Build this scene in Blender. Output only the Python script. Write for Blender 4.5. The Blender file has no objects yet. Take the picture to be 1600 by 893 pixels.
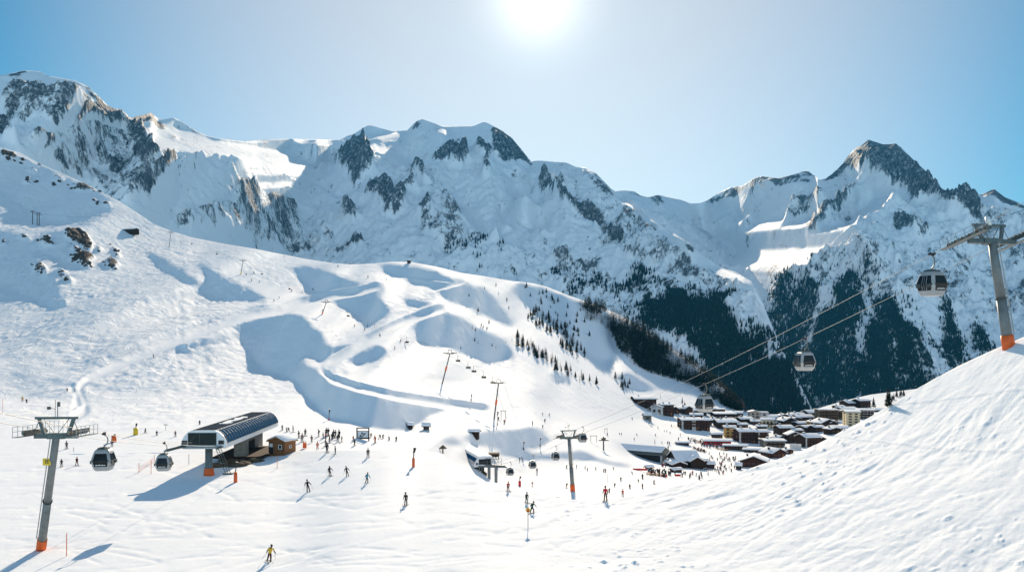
# Ski area above a village: terrain, lifts, chalets, skiers.
SUN_E = 5.0; SKY_S = 0.062; SKY_DUST = 0.2; SKY_TINT = (0.54, 0.97, 0.98, 1)
AUR = (5.5, 1.5, 5.6)
BACK_FILL = 7.0
HAZE = 3.2e-5; HAZE_COL = (0.05, 0.50, 0.95, 1); EXPO = 0.75
DEBUG = False
import bpy, bmesh, math, random
import numpy as np
from mathutils import Vector, Matrix
from mathutils.bvhtree import BVHTree

random.seed(7)
RNG = np.random.default_rng(11)
SC = bpy.context.scene
COL = SC.collection
F = 1386.0            # focal length in photo pixels
HY = 540.0            # horizon line of the photo
CX = 800.0
SUN_U, SUN_T = (840 - CX) / F, (HY + 6) / F     # sun direction (u, 1, t)

# ------------------------------------------------------------------ noise
def _hash(ix, iy, seed):
    h = (ix.astype(np.int64) * 374761393 + iy.astype(np.int64) * 668265263 + seed * 1442695041) & 0xFFFFFFFF
    h = ((h ^ (h >> 13)) * 1274126177) & 0xFFFFFFFF
    return (h ^ (h >> 16)) & 0xFFFFFFFF

def perlin(x, y, seed=0):
    x = np.asarray(x, float); y = np.asarray(y, float)
    ix = np.floor(x); iy = np.floor(y)
    fx = x - ix; fy = y - iy
    sx = fx * fx * fx * (fx * (fx * 6 - 15) + 10)
    sy = fy * fy * fy * (fy * (fy * 6 - 15) + 10)
    def g(dx, dy):
        a = _hash(ix + dx, iy + dy, seed) * (2 * np.pi / 4294967296.0)
        return np.cos(a) * (fx - dx) + np.sin(a) * (fy - dy)
    a = g(0, 0) * (1 - sx) + g(1, 0) * sx
    b = g(0, 1) * (1 - sx) + g(1, 1) * sx
    return (a * (1 - sy) + b * sy) * 1.4

def fbm(x, y, octs=4, seed=0, gain=0.5, lac=2.03, ridged=False):
    s = np.zeros(np.broadcast(x, y).shape); a = 1.0; tot = 0
    for k in range(octs):
        n = perlin(x, y, seed + 17 * k)
        if ridged:
            n = 1 - 2 * np.abs(n)
        s += a * n; tot += a
        x = x * lac + 3.1; y = y * lac - 1.7; a *= gain
    return s / tot

def box1(a, r, axis):
    r = int(r)
    if r < 1:
        return a
    a = np.moveaxis(a, axis, 0)
    p = np.concatenate([np.repeat(a[:1], r + 1, 0), a, np.repeat(a[-1:], r, 0)], 0)
    c = np.cumsum(p, 0)
    o = (c[2 * r + 1:] - c[:-2 * r - 1]) / (2 * r + 1)
    return np.moveaxis(o, 0, axis)

def blur(a, sx, sy=None):
    """three box passes: close to a gaussian of that sigma, in samples"""
    sy = sx if sy is None else sy
    for ax, s in ((1, sx), (0, sy)):
        r = int(round((math.sqrt(4 * s * s + 1) - 1) / 2)) if s > 0 else 0
        if s > 0 and r < 1:
            r = 1
        for _ in range(3):
            a = box1(a, r, ax)
    return a

# ------------------------------------------------------------------ rasters in the survey frame (photo pixel grid)
PX0, PX1, DP = -240, 2160, 2
PXS = np.arange(PX0, PX1 + 1, DP, dtype=float)
PYS = np.arange(940, 60, -1.0)                 # from low to high ground
GX, GY = np.meshgrid(PXS, PYS)

def poly_mask(polys, warp=0.0, seed=3, wl=14.0):
    m = np.zeros(GX.shape)
    wx, wy = GX, GY
    if warp:
        wx = GX + warp * fbm(GX / wl, GY / wl, 3, seed)
        wy = GY + warp * fbm(GX / wl + 50, GY / wl + 9, 3, seed + 5)
    for p in polys:
        val = 1.0
        if isinstance(p, tuple):
            p, val = p
        q = np.array(p, float)
        x0, y0 = q.min(0) - warp * 1.5 - 2; x1, y1 = q.max(0) + warp * 1.5 + 2
        ci = np.where((PXS >= x0) & (PXS <= x1))[0]; ri = np.where((PYS >= y0) & (PYS <= y1))[0]
        if len(ci) == 0 or len(ri) == 0:
            continue
        sl = (slice(ri[0], ri[-1] + 1), slice(ci[0], ci[-1] + 1))
        X = wx[sl]; Y = wy[sl]
        ins = np.zeros(X.shape, bool)
        n = len(q); j = n - 1
        for i in range(n):
            xi, yi = q[i]; xj, yj = q[j]
            if yi != yj:
                c = ((yi > Y) != (yj > Y)) & (X < (xj - xi) * (Y - yi) / (yj - yi) + xi)
                ins ^= c
            j = i
        m[sl] = np.maximum(m[sl], ins * val)
    return m

def line_mask(lines):
    """lines: (points, half width px) -> 1 inside the band"""
    m = np.zeros(GX.shape)
    for pts, w in lines:
        for (xa, ya), (xb, yb) in zip(pts[:-1], pts[1:]):
            x0, x1 = min(xa, xb) - w - 3, max(xa, xb) + w + 3
            y0, y1 = min(ya, yb) - w - 3, max(ya, yb) + w + 3
            ci = np.where((PXS >= x0) & (PXS <= x1))[0]; ri = np.where((PYS >= y0) & (PYS <= y1))[0]
            if len(ci) == 0 or len(ri) == 0:
                continue
            sl = (slice(ri[0], ri[-1] + 1), slice(ci[0], ci[-1] + 1))
            X = GX[sl]; Y = GY[sl]
            dx, dy = xb - xa, yb - ya
            k = np.clip(((X - xa) * dx + (Y - ya) * dy) / max(dx * dx + dy * dy, 1e-6), 0, 1)
            d = np.hypot(X - xa - k * dx, Y - ya - k * dy)
            m[sl] = np.maximum(m[sl], np.clip(w + 0.7 - d, 0, 1))
    return m

def rbf(ctrl):
    c = np.array(ctrl, float)
    P = np.c_[c[:, 0] / 400.0, c[:, 1] / 160.0]
    v = np.log(c[:, 2])
    D = np.hypot(P[:, None, 0] - P[None, :, 0], P[:, None, 1] - P[None, :, 1])
    n = len(c)
    A = np.zeros((n + 3, n + 3)); A[:n, :n] = -D + 0.004 * np.eye(n)
    A[:n, n] = 1; A[:n, n + 1:] = P; A[n, :n] = 1; A[n + 1:, :n] = P.T
    w = np.linalg.solve(A, np.r_[v, 0, 0, 0])
    gx = GX[::4, ::4] / 400.0; gy = GY[::4, ::4] / 160.0
    out = w[n] + w[n + 1] * gx + w[n + 2] * gy
    for k in range(n):
        out = out - w[k] * np.hypot(gx - P[k, 0], gy - P[k, 1])
    # back to the full raster
    full = np.empty(GX.shape)
    rr = np.arange(GX.shape[0]); cc = np.arange(GX.shape[1])
    t1 = np.empty((gx.shape[0], GX.shape[1]))
    for i in range(gx.shape[0]):
        t1[i] = np.interp(cc, np.arange(0, GX.shape[1], 4), out[i])
    for j in range(GX.shape[1]):
        full[:, j] = np.interp(rr, np.arange(0, GX.shape[0], 4), t1[:, j])
    return full

TT = (HY - GY) / F
UU = (GX - CX) / F

def slope_solve(L, target, weight, anchor_row, it=8, hs=2.0, keep=None, keep_sigma=(60, 60)):
    """adjust log depth L so that the ground's slope away from the camera is near target where weight is 1"""
    dt = 1.0 / F
    for k in range(it):
        Ls = blur(L, 3, 2)
        Lu = np.gradient(Ls, axis=1) / (DP / F)
        want = np.clip((1 + np.clip(UU * Lu, -0.6, 0.6)) / np.maximum(target - TT, 0.05), 0.3, 22)
        g0 = np.gradient(L, axis=0) / dt
        g0 = np.clip(g0, 0.6, 60)
        g = g0 * (1 - weight) + want * weight
        N = np.zeros_like(L)
        inc = 0.5 * (g[1:] + g[:-1]) * dt
        N[1:] = np.cumsum(inc, 0)
        cidx = np.arange(L.shape[1])
        N = N - N[anchor_row, cidx][None] + L[anchor_row, cidx][None]
        if keep is not None:
            N = N - blur(N - keep, *keep_sigma)
        L = blur(N, hs, 0)
    return L

def lsq_slope(K, t, u, s, w, dt, du, it=250, mu=0.010, lam=0.05, lamy=0.0, L0=None):
    """least squares (conjugate gradients): (s-t) L_t - u L_u = 1, staying near K and smooth"""
    a = (s - t)[:-1, :-1]; b = -u[:-1, :-1]; W = w[:-1, :-1] / np.maximum(0.06, np.abs(a))
    ca, cb = a, b * dt / du
    rhs = np.full(a.shape, dt)
    def A(L):
        r = W * (ca * (L[1:, :-1] - L[:-1, :-1]) + cb * (L[:-1, 1:] - L[:-1, :-1]))
        xx = lam * (L[:, 2:] - 2 * L[:, 1:-1] + L[:, :-2])
        yy = lamy * (L[2:] - 2 * L[1:-1] + L[:-2]) if lamy else None
        return r, xx, yy, mu * L
    def AT(r, xx, yy, d):
        o = mu * d
        q = W * r
        o[1:, :-1] += ca * q; o[:-1, :-1] -= ca * q + cb * q; o[:-1, 1:] += cb * q
        o[:, 2:] += lam * xx; o[:, 1:-1] -= 2 * lam * xx; o[:, :-2] += lam * xx
        if lamy:
            o[2:] += lamy * yy; o[1:-1] -= 2 * lamy * yy; o[:-2] += lamy * yy
        return o
    L = (K if L0 is None else L0).copy()
    r0, x0, y0, d0 = A(L)
    res = AT(W * rhs - r0, -x0 + lam * (K[:, 2:] - 2 * K[:, 1:-1] + K[:, :-2]), -y0 if lamy else None, mu * K - d0)
    p = res.copy(); rs = (res * res).sum()
    for k in range(it):
        Ap = AT(*A(p))
        al = rs / (p * Ap).sum()
        L = L + al * p; res = res - al * Ap
        rn = (res * res).sum(); p = res + rn / rs * p; rs = rn
    return L

def lsq_multi(K, s, w, levels, mu, lam, lamy):
    """coarse to fine, so that broad shapes settle before the detail"""
    L = K
    for i, (st, it) in enumerate(levels):
        bl = (lambda q: blur(q, st * .4, st * .4)) if st > 2 else (lambda q: q)
        sub = lambda q: bl(q)[::st, ::st]
        R = lsq_slope(sub(K), TT[::st, ::st], UU[::st, ::st], sub(s), sub(w), st / F, DP * st / F, it=it, mu=mu, lam=lam, lamy=lamy, L0=L[::st, ::st])
        D = upsample(R - L[::st, ::st], st, K.shape)
        L = L + D
        if i < len(levels) - 1:
            L = blur(L, st * .5, st * .5)
    return L

def upsample(R, st, shape):
    rr = np.arange(shape[0]); cc = np.arange(shape[1])
    t1 = np.stack([np.interp(cc, np.arange(R.shape[1]) * st, R[i]) for i in range(R.shape[0])])
    return np.stack([np.interp(rr, np.arange(R.shape[0]) * st, t1[:, j]) for j in range(shape[1])], 1)


def curve(pts):
    p = np.array(sorted(pts), float)
    return np.interp(PXS, p[:, 0], p[:, 1])

def sample(R, py):
    """R raster sampled per column at rows py (rows x cols)"""
    idx = np.clip((PYS[0] - py), 0, len(PYS) - 1.001)
    i0 = idx.astype(int); f = idx - i0
    c = np.arange(R.shape[1])[None, :].repeat(py.shape[0], 0)
    return R[i0, c] * (1 - f) + R[i0 + 1, c] * f

def grid_mesh(name, X, Y, Z, attrs, mat, smooth=True):
    n, m = X.shape
    me = bpy.data.meshes.new(name)
    co = np.stack([X, Y, Z], -1).reshape(-1, 3).astype(np.float32)
    i = np.arange(n * m).reshape(n, m)
    q = np.stack([i[:-1, :-1], i[:-1, 1:], i[1:, 1:], i[1:, :-1]], -1).reshape(-1, 4).astype(np.int32)
    me.vertices.add(len(co)); me.vertices.foreach_set("co", co.ravel())
    me.loops.add(q.size); me.loops.foreach_set("vertex_index", q.ravel())
    me.polygons.add(len(q))
    me.polygons.foreach_set("loop_start", np.arange(0, q.size, 4, dtype=np.int32))
    me.polygons.foreach_set("loop_total", np.full(len(q), 4, np.int32))
    me.polygons.foreach_set("use_smooth", np.full(len(q), smooth))
    me.update(calc_edges=True)
    for k, v in attrs.items():
        a = me.attributes.new(k, 'FLOAT', 'POINT')
        a.data.foreach_set("value", np.ascontiguousarray(v, dtype=np.float32).ravel())
    me.materials.append(mat)
    o = bpy.data.objects.new(name, me)
    COL.objects.link(o)
    o["kind"] = "structure"
    return o

# ------------------------------------------------------------------ materials
def new_mat(name):
    m = bpy.data.materials.new(name); m.use_nodes = True
    nt = m.node_tree
    return m, nt, nt.nodes, nt.links, nt.nodes["Principled BSDF"]

def simple(name, col, rough=0.6, metal=0.0, noise=0.12, scale=3.0, spec=0.5):
    m, nt, N, L, b = new_mat(name)
    b.inputs["Roughness"].default_value = rough; b.inputs["Metallic"].default_value = metal
    b.inputs["Specular IOR Level"].default_value = spec
    if noise:
        tc = N.new("ShaderNodeTexCoord"); nz = N.new("ShaderNodeTexNoise")
        nz.inputs["Scale"].default_value = scale; nz.inputs["Detail"].default_value = 4
        L.new(tc.outputs["Object"], nz.inputs["Vector"])
        r = N.new("ShaderNodeValToRGB")
        r.color_ramp.elements[0].position = 0.3; r.color_ramp.elements[1].position = 0.7
        r.color_ramp.elements[0].color = [c * (1 - noise) for c in col] + [1]
        r.color_ramp.elements[1].color = [min(1, c * (1 + noise)) for c in col] + [1]
        L.new(nz.outputs["Fac"], r.inputs["Fac"]); L.new(r.outputs["Color"], b.inputs["Base Color"])
    else:
        b.inputs["Base Color"].default_value = list(col) + [1]
    return m

def nd(N, typ, **kw):
    n = N.new(typ)
    for k, v in kw.items():
        setattr(n, k, v)
    return n

def math_node(N, L, op, a, b=None, c=None, clamp=False):
    n = N.new("ShaderNodeMath"); n.operation = op; n.use_clamp = clamp
    for i, v in enumerate((a, b, c)):
        if v is None:
            continue
        if isinstance(v, (int, float)):
            n.inputs[i].default_value = v
        else:
            L.new(v, n.inputs[i])
    return n.outputs[0]

def noise_node(N, L, vec, scale, detail=4, rough=0.55, vscale=None, rot=None, dist=0.0):
    if vscale is not None or rot is not None:
        mp = N.new("ShaderNodeMapping")
        if vscale is not None:
            mp.inputs["Scale"].default_value = vscale
        if rot is not None:
            mp.inputs["Rotation"].default_value = rot
        L.new(vec, mp.inputs["Vector"]); vec = mp.outputs["Vector"]
    n = N.new("ShaderNodeTexNoise")
    n.inputs["Scale"].default_value = scale; n.inputs["Detail"].default_value = detail
    n.inputs["Roughness"].default_value = rough; n.inputs["Distortion"].default_value = dist
    L.new(vec, n.inputs["Vector"])
    return n.outputs["Fac"]

def smooth_node(N, L, v, a, b):
    n = N.new("ShaderNodeMapRange"); n.interpolation_type = 'SMOOTHSTEP'
    n.inputs["From Min"].default_value = a; n.inputs["From Max"].default_value = b
    L.new(v, n.inputs["Value"])
    return n.outputs["Result"]

def mixc(N, L, fac, a, b):
    n = N.new("ShaderNodeMix"); n.data_type = 'RGBA'
    if isinstance(fac, (int, float)):
        n.inputs[0].default_value = fac
    else:
        L.new(fac, n.inputs[0])
    for i, v in ((6, a), (7, b)):
        if isinstance(v, (tuple, list)):
            n.inputs[i].default_value = list(v) + [1]
        else:
            L.new(v, n.inputs[i])
    return n.outputs[2]

SNOW = (0.88, 0.89, 0.905)
def mountain_mat(name, rock_a=(0.045, 0.048, 0.056), rock_b=(0.12, 0.125, 0.14), wl=1.0):
    m, nt, N, L, b = new_mat(name)
    geo = N.new("ShaderNodeNewGeometry"); pos = geo.outputs["Position"]
    ra = nd(N, "ShaderNodeAttribute", attribute_name="rock").outputs["Fac"]
    fo = nd(N, "ShaderNodeAttribute", attribute_name="forest").outputs["Fac"]
    # rock and snow: bands and gullies running down the fall line
    n1 = noise_node(N, L, pos, 0.011 * wl, 8, 0.66, (1, 1, 0.55), None, 0.6)
    n2 = noise_node(N, L, pos, 0.05 * wl, 5, 0.7, (1.0, 1.0, 0.35))
    n2b = noise_node(N, L, pos, 0.16 * wl, 5, 0.72, (1.0, 1.0, 0.45), (0.3, 0.2, 0.0))
    mixn = math_node(N, L, 'ADD', math_node(N, L, 'MULTIPLY', n1, 0.46), math_node(N, L, 'MULTIPLY', n2, 0.30))
    mixn = math_node(N, L, 'ADD', mixn, math_node(N, L, 'MULTIPLY', n2b, 0.24))
    v = math_node(N, L, 'ADD', ra, math_node(N, L, 'MULTIPLY', math_node(N, L, 'SUBTRACT', mixn, 0.5), 3.6))
    rockf = smooth_node(N, L, v, 0.42, 0.62)
    rc = mixc(N, L, smooth_node(N, L, n2, 0.35, 0.65), rock_a, rock_b)
    dust = smooth_node(N, L, noise_node(N, L, pos, 0.09 * wl, 4, 0.7, (1, 1, 0.5)), 0.50, 0.66)
    rc = mixc(N, L, math_node(N, L, 'MULTIPLY', dust, 0.55), rc, SNOW)
    c = mixc(N, L, rockf, SNOW, rc)
    # forest
    n3 = noise_node(N, L, pos, 0.03 * wl, 6, 0.68, (1, 0.22, 0.22))
    n4 = noise_node(N, L, pos, 0.09 * wl, 3, 0.6, (1, 1, 0.5))
    fv = math_node(N, L, 'ADD', math_node(N, L, 'SUBTRACT', fo, 0.10), math_node(N, L, 'MULTIPLY', math_node(N, L, 'SUBTRACT', n3, 0.5), 3.4))
    fv = math_node(N, L, 'ADD', fv, math_node(N, L, 'MULTIPLY', math_node(N, L, 'SUBTRACT', n4, 0.5), 2.2))
    ff = smooth_node(N, L, fv, 0.34, 0.86)
    fc = mixc(N, L, n4, (0.006, 0.012, 0.011), (0.025, 0.032, 0.026))
    c = mixc(N, L, ff, c, fc)
    L.new(c, b.inputs["Base Color"])
    b.inputs["Roughness"].default_value = 0.75
    b.inputs["Specular IOR Level"].default_value = 0.15
    bp = N.new("ShaderNodeBump"); bp.inputs["Strength"].default_value = 0.6; bp.inputs["Distance"].default_value = 14.0
    h = math_node(N, L, 'ADD', math_node(N, L, 'MULTIPLY', rockf, n2), math_node(N, L, 'MULTIPLY', n1, 0.6))
    h = math_node(N, L, 'ADD', h, math_node(N, L, 'MULTIPLY', ff, math_node(N, L, 'MULTIPLY', n4, 1.2)))
    L.new(h, bp.inputs["Height"]); L.new(bp.outputs["Normal"], b.inputs["Normal"])
    return m

def ground_mat():
    m, nt, N, L, b = new_mat("piste_snow")
    geo = N.new("ShaderNodeNewGeometry"); pos = geo.outputs["Position"]
    ra = nd(N, "ShaderNodeAttribute", attribute_name="rock").outputs["Fac"]
    fi = nd(N, "ShaderNodeAttribute", attribute_name="fine").outputs["Fac"]     # size of the snow relief in metres
    ro = nd(N, "ShaderNodeAttribute", attribute_name="rough").outputs["Fac"]
    n2 = noise_node(N, L, pos, 0.35, 5, 0.7, (1, 1, 1))
    v = math_node(N, L, 'ADD', ra, math_node(N, L, 'MULTIPLY', math_node(N, L, 'SUBTRACT', n2, 0.5), 1.6))
    rockf = smooth_node(N, L, v, 0.5, 0.62)
    rc = mixc(N, L, noise_node(N, L, pos, 0.8, 4), (0.03, 0.025, 0.022), (0.14, 0.115, 0.10))
    n5 = noise_node(N, L, pos, 0.05, 4, 0.6)
    sc = mixc(N, L, n5, (0.82, 0.84, 0.875), (0.88, 0.89, 0.905))
    c = mixc(N, L, rockf, sc, rc)
    L.new(c, b.inputs["Base Color"])
    b.inputs["Roughness"].default_value = 0.8
    b.inputs["Specular IOR Level"].default_value = 0.04
    # two bump layers: fine grain close by, wind and ski texture further off
    a1 = noise_node(N, L, pos, 1.6, 6, 0.62, (1, 0.55, 1), (0, 0, 0.5))
    a2 = noise_node(N, L, pos, 0.16, 6, 0.66, (1.0, 0.5, 1), (0, 0, -0.5), 0.8)
    b1 = N.new("ShaderNodeBump"); b1.inputs["Distance"].default_value = 0.10
    L.new(math_node(N, L, 'MULTIPLY', fi, 0.8), b1.inputs["Strength"]); L.new(a1, b1.inputs["Height"])
    b2 = N.new("ShaderNodeBump"); b2.inputs["Distance"].default_value = 2.2
    L.new(ro, b2.inputs["Strength"]); L.new(a2, b2.inputs["Height"])
    L.new(b1.outputs["Normal"], b2.inputs["Normal"])
    L.new(b2.outputs["Normal"], b.inputs["Normal"])
    return m
# ================================================================== GROUND: plateau, hillside, village bowl, near slope
TOP_A = curve([(-260, 175), (-120, 200), (0, 231), (30, 238), (60, 255), (115, 279), (150, 296), (185, 314), (215, 333), (240, 350), (270, 362), (300, 371),
               (350, 381), (400, 389), (440, 397), (480, 405), (520, 411), (545, 413), (580, 412), (610, 409), (640, 409), (680, 416), (720, 426), (760, 432),
               (800, 439), (830, 442), (855, 448), (887, 461), (930, 476), (960, 488), (980, 498), (1005, 514), (1030, 532), (1055, 548), (1080, 565),
               (1105, 584), (1130, 606), (1150, 626), (1165, 642), (1185, 649), (1215, 650), (1250, 646), (1290, 634), (1325, 624), (1360, 616), (1400, 611),
               (1440, 606), (1500, 592), (1600, 570), (1860, 540), (2160, 520)])
EDGE = curve([(-260, 715), (0, 712), (400, 705), (560, 702), (640, 702), (680, 705), (692, 708), (712, 732), (733, 745), (772, 753), (800, 759), (820, 765),
              (860, 774), (893, 780), (920, 782), (950, 781), (1000, 772), (1040, 763), (1073, 755), (1110, 748), (1160, 735), (1200, 721), (1250, 704), (1300, 681),
              (1350, 655), (1400, 627), (1450, 597), (1500, 570), (1550, 547), (1600, 526), (1700, 492), (1860, 445), (2160, 370)])
COMMON = [(-240, 900, 92), (-240, 800, 125), (-240, 720, 160), (-240, 640, 260), (-240, 560, 420), (-240, 450, 560), (-240, 350, 760), (-240, 200, 1000),
          (62, 860, 95), (60, 893, 87), (425, 875, 80), (425, 893, 76), (240, 893, 80), (482, 767, 118), (320, 742, 148), (515, 690, 152), (120, 640, 250), (0, 690, 175), (200, 680, 190),
          (20, 620, 300), (0, 600, 335), (170, 575, 340), (300, 522, 460), (440, 486, 650), (0, 450, 520), (100, 500, 450), (0, 362, 700), (600, 670, 215), (634, 789, 108), (640, 893, 75), (540, 893, 76), (540, 800, 104), (560, 702, 168), (640, 840, 89)]
NEAR = COMMON + [(640, 702, 172), (692, 708, 165), (712, 732, 150), (772, 753, 143), (820, 765, 130), (830, 800, 105), (860, 774, 119), (893, 780, 114), (950, 781, 112),
                 (1000, 772, 120), (1073, 755, 128), (1200, 721, 120), (1300, 681, 113), (1400, 627, 106), (1500, 570, 99), (1600, 526, 95), (1740, 480, 92), (1850, 450, 90),
                 (800, 893, 73), (760, 800, 102), (1000, 893, 71), (1200, 893, 67), (1400, 893, 62), (1600, 893, 57), (1840, 893, 52), (1200, 800, 94), (1400, 750, 84), (1600, 700, 74), (1600, 610, 85), (1840, 650, 70), (2140, 893, 45), (2140, 370, 84), (2140, 640, 60)]
FAR = COMMON + [(640, 702, 174), (720, 893, 74), (720, 800, 103), (692, 708, 262), (712, 732, 270), (772, 753, 270), (820, 760, 262), (893, 768, 222), (893, 780, 205), (950, 781, 215), (990, 745, 300), (1073, 745, 335), (1040, 765, 270), (700, 690, 262),
                (800, 690, 285), (800, 715, 280), (760, 655, 330), (943, 697, 400), (943, 722, 330), (997, 712, 470), (1068, 728, 430), (1030, 742, 385), (1100, 750, 365), (1120, 700, 520), (1200, 695, 570), (1290, 690, 560),
                (1200, 730, 420), (1400, 650, 720), (1500, 620, 900), (1600, 600, 1000), (1840, 560, 1100), (1840, 700, 700), (1600, 740, 500),
                (1165, 645, 800), (1300, 636, 880), (1420, 614, 960), (1010, 650, 660), (1085, 668, 610), (692, 600, 400), (778, 660, 350), (640, 640, 270), (640, 668, 235), (505, 490, 700),
                (380, 428, 860), (266, 386, 780), (55, 350, 800), (203, 361, 860), (0, 231, 1020), (185, 314, 1080), (240, 350, 1100), (400, 389, 1150), (520, 411, 1250), (640, 409, 1300),
                (800, 439, 1250), (930, 476, 1150), (1030, 532, 1040), (1130, 606, 930), (840, 540, 640), (900, 600, 560), (960, 560, 850), (740, 520, 640), (600, 540, 540), (560, 440, 1000), (680, 450, 1020)]
SHADE_A = [
    [(0, 238), (50, 252), (110, 280), (172, 312), (174, 325), (170, 331), (140, 343), (120, 351), (85, 348), (48, 338), (40, 328), (25, 313), (0, 292), (-250, 230), (-250, 190)],
    [(-100, 362), (15, 361), (27, 366), (45, 376), (62, 369), (82, 361), (105, 365), (100, 380), (112, 403), (125, 415), (97, 410), (75, 397), (57, 392), (45, 391), (50, 402), (82, 430), (90, 450), (90, 462), (105, 480), (82, 482), (60, 470), (32, 457), (15, 450), (-100, 440)],
    [(225, 392), (240, 410), (252, 422), (270, 432), (290, 442), (312, 450), (325, 460), (333, 465), (355, 470), (410, 470), (415, 465), (385, 452), (355, 437), (325, 420), (305, 412), (322, 430), (322, 442), (310, 442), (295, 430), (275, 417), (250, 402)],
    [(350, 495), (375, 488), (400, 480), (420, 475), (428, 484), (400, 491), (370, 500)],
    [(454, 420), (475, 417), (500, 421), (520, 429), (540, 436), (552, 441), (570, 450), (540, 456), (510, 461), (497, 457), (482, 450), (472, 437), (465, 427)],
    [(512, 467), (540, 460), (570, 455), (600, 447), (592, 457), (590, 467), (607, 480), (607, 490), (580, 501), (562, 497), (540, 482), (525, 475)],
    [(635, 467), (650, 469), (665, 472), (672, 477), (655, 480), (640, 477), (632, 472)],
    [(362, 506), (385, 497), (440, 490), (470, 493), (480, 503), (500, 520), (510, 540), (513, 543), (530, 541), (552, 538), (565, 532), (540, 550), (505, 566), (480, 558), (472, 556), (478, 572), (496, 578), (500, 585), (520, 600), (560, 612), (620, 626), (690, 638), (735, 645), (700, 640), (675, 648), (659, 661), (635, 673), (602, 671), (586, 669), (560, 661), (518, 654), (497, 640), (485, 625), (470, 610), (465, 597), (440, 588), (415, 580), (395, 560), (380, 540), (368, 520)],
    [(540, 562), (560, 550), (590, 540), (605, 545), (600, 555), (585, 562), (565, 570), (550, 567)],
    [(642, 512), (650, 502), (675, 492), (695, 486), (715, 495), (742, 510), (762, 520), (790, 532), (800, 545), (800, 560), (765, 567), (732, 555), (700, 542), (675, 542), (655, 532)],
    [(595, 416), (615, 414), (650, 419), (675, 424), (695, 431), (710, 437), (722, 440), (700, 445), (675, 450), (660, 445), (640, 440), (615, 430), (600, 424)],
    [(680, 452), (707, 445), (727, 442), (735, 447), (742, 452), (750, 447), (762, 455), (775, 470), (790, 487), (800, 500), (800, 512), (775, 500), (750, 490), (725, 477), (700, 470)],
    [(810, 443), (850, 451), (887, 465), (925, 480), (960, 497), (975, 507), (960, 525), (950, 530), (960, 560), (940, 566), (917, 552), (900, 545), (875, 512), (850, 500), (825, 477), (800, 457)],
    [(741, 677), (774, 674), (803, 672), (830, 668), (847, 672), (855, 682), (861, 689), (839, 700), (816, 702), (777, 701), (761, 697), (744, 695), (725, 685)],
    [(780, 702), (819, 703), (839, 711), (863, 710), (887, 707), (920, 708), (920, 719), (887, 718), (855, 719), (822, 718), (800, 713), (783, 710)],
    [(900, 705), (919, 708), (932, 716), (949, 721), (973, 724), (988, 731), (965, 729), (932, 721), (900, 716)],
    [(962, 588), (985, 584), (1025, 607), (1010, 612), (975, 605)],
    [(695, 687), (706, 685), (716, 688), (722, 694), (705, 695), (693, 692)],
    [(860, 583), (890, 590), (887, 597), (866, 595)],
    [(600, 641), (640, 648), (600, 652)],
    [(975, 505), (1010, 523), (1040, 545), (1075, 568), (1110, 598), (1140, 625), (1150, 640), (1110, 620), (1070, 600), (1030, 590), (1000, 575), (975, 560), (965, 530)],
]
ROADS = [([(108, 655), (114, 630), (118, 608), (135, 592), (170, 577), (230, 552), (300, 524), (350, 505), (400, 491), (440, 485), (470, 473), (520, 462), (560, 456), (590, 447)], 4.0),
         ([(108, 655), (130, 640), (118, 608)], 7.0),
         ([(690, 482), (660, 492), (630, 503), (600, 517), (575, 530), (550, 548), (515, 566), (506, 578), (520, 592), (560, 605), (620, 619), (690, 630), (760, 639)], 4.5),
         ([(722, 440), (700, 446), (678, 452)], 1.8), ([(610, 431), (650, 432), (700, 438)], 1.0),
         ([(400, 448), (450, 466), (500, 490), (550, 512), (590, 530), (640, 550), (700, 578), (760, 605), (860, 640), (960, 668), (1040, 690)], 8.0),
         ([(330, 402), (400, 442), (450, 463)], 6.0)]
ROCK_A = [([(100, 362), (125, 362), (138, 370), (145, 388), (140, 394), (128, 386), (115, 380), (104, 374)], .9), ([(112, 384), (125, 390), (130, 398), (115, 394)], .8),
          ([(110, 402), (125, 400), (135, 396), (148, 405), (140, 412), (138, 420), (125, 412), (112, 407)], .9), ([(62, 374), (78, 370), (83, 382), (75, 386), (66, 382)], .7),
          ([(150, 385), (160, 390), (158, 396), (150, 394)], .7), ([(163, 410), (172, 405), (186, 415), (180, 423), (170, 418)], .75), ([(176, 385), (184, 392), (187, 403), (180, 402)], .65),
          ([(52, 420), (62, 410), (72, 420), (73, 432), (60, 424), (54, 430)], .65), ([(87, 420), (100, 424), (106, 429), (95, 428)], .7), ([(100, 433), (114, 435), (112, 441), (102, 441)], .75),
          ([(0, 374), (10, 378), (8, 384), (0, 380)], .7), ([(30, 367), (48, 371), (44, 375), (30, 373)], .6), ([(100, 468), (104, 468), (104, 476), (100, 474)], .6),
          ([(0, 233), (25, 240), (24, 250), (8, 247), (0, 247)], .8), ([(20, 240), (60, 256), (58, 262), (36, 256)], .45), ([(36, 280), (52, 276), (50, 288), (40, 290)], .62), ([(45, 262), (58, 266), (56, 272), (46, 268)], .62), ([(80, 272), (100, 278), (96, 286), (84, 282)], .55),
          ([(115, 292), (128, 284), (142, 290), (150, 298), (138, 300), (122, 298)], .7), ([(160, 315), (172, 316), (174, 326), (164, 322)], .55), ([(140, 308), (150, 312), (146, 318)], .5)]

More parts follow.
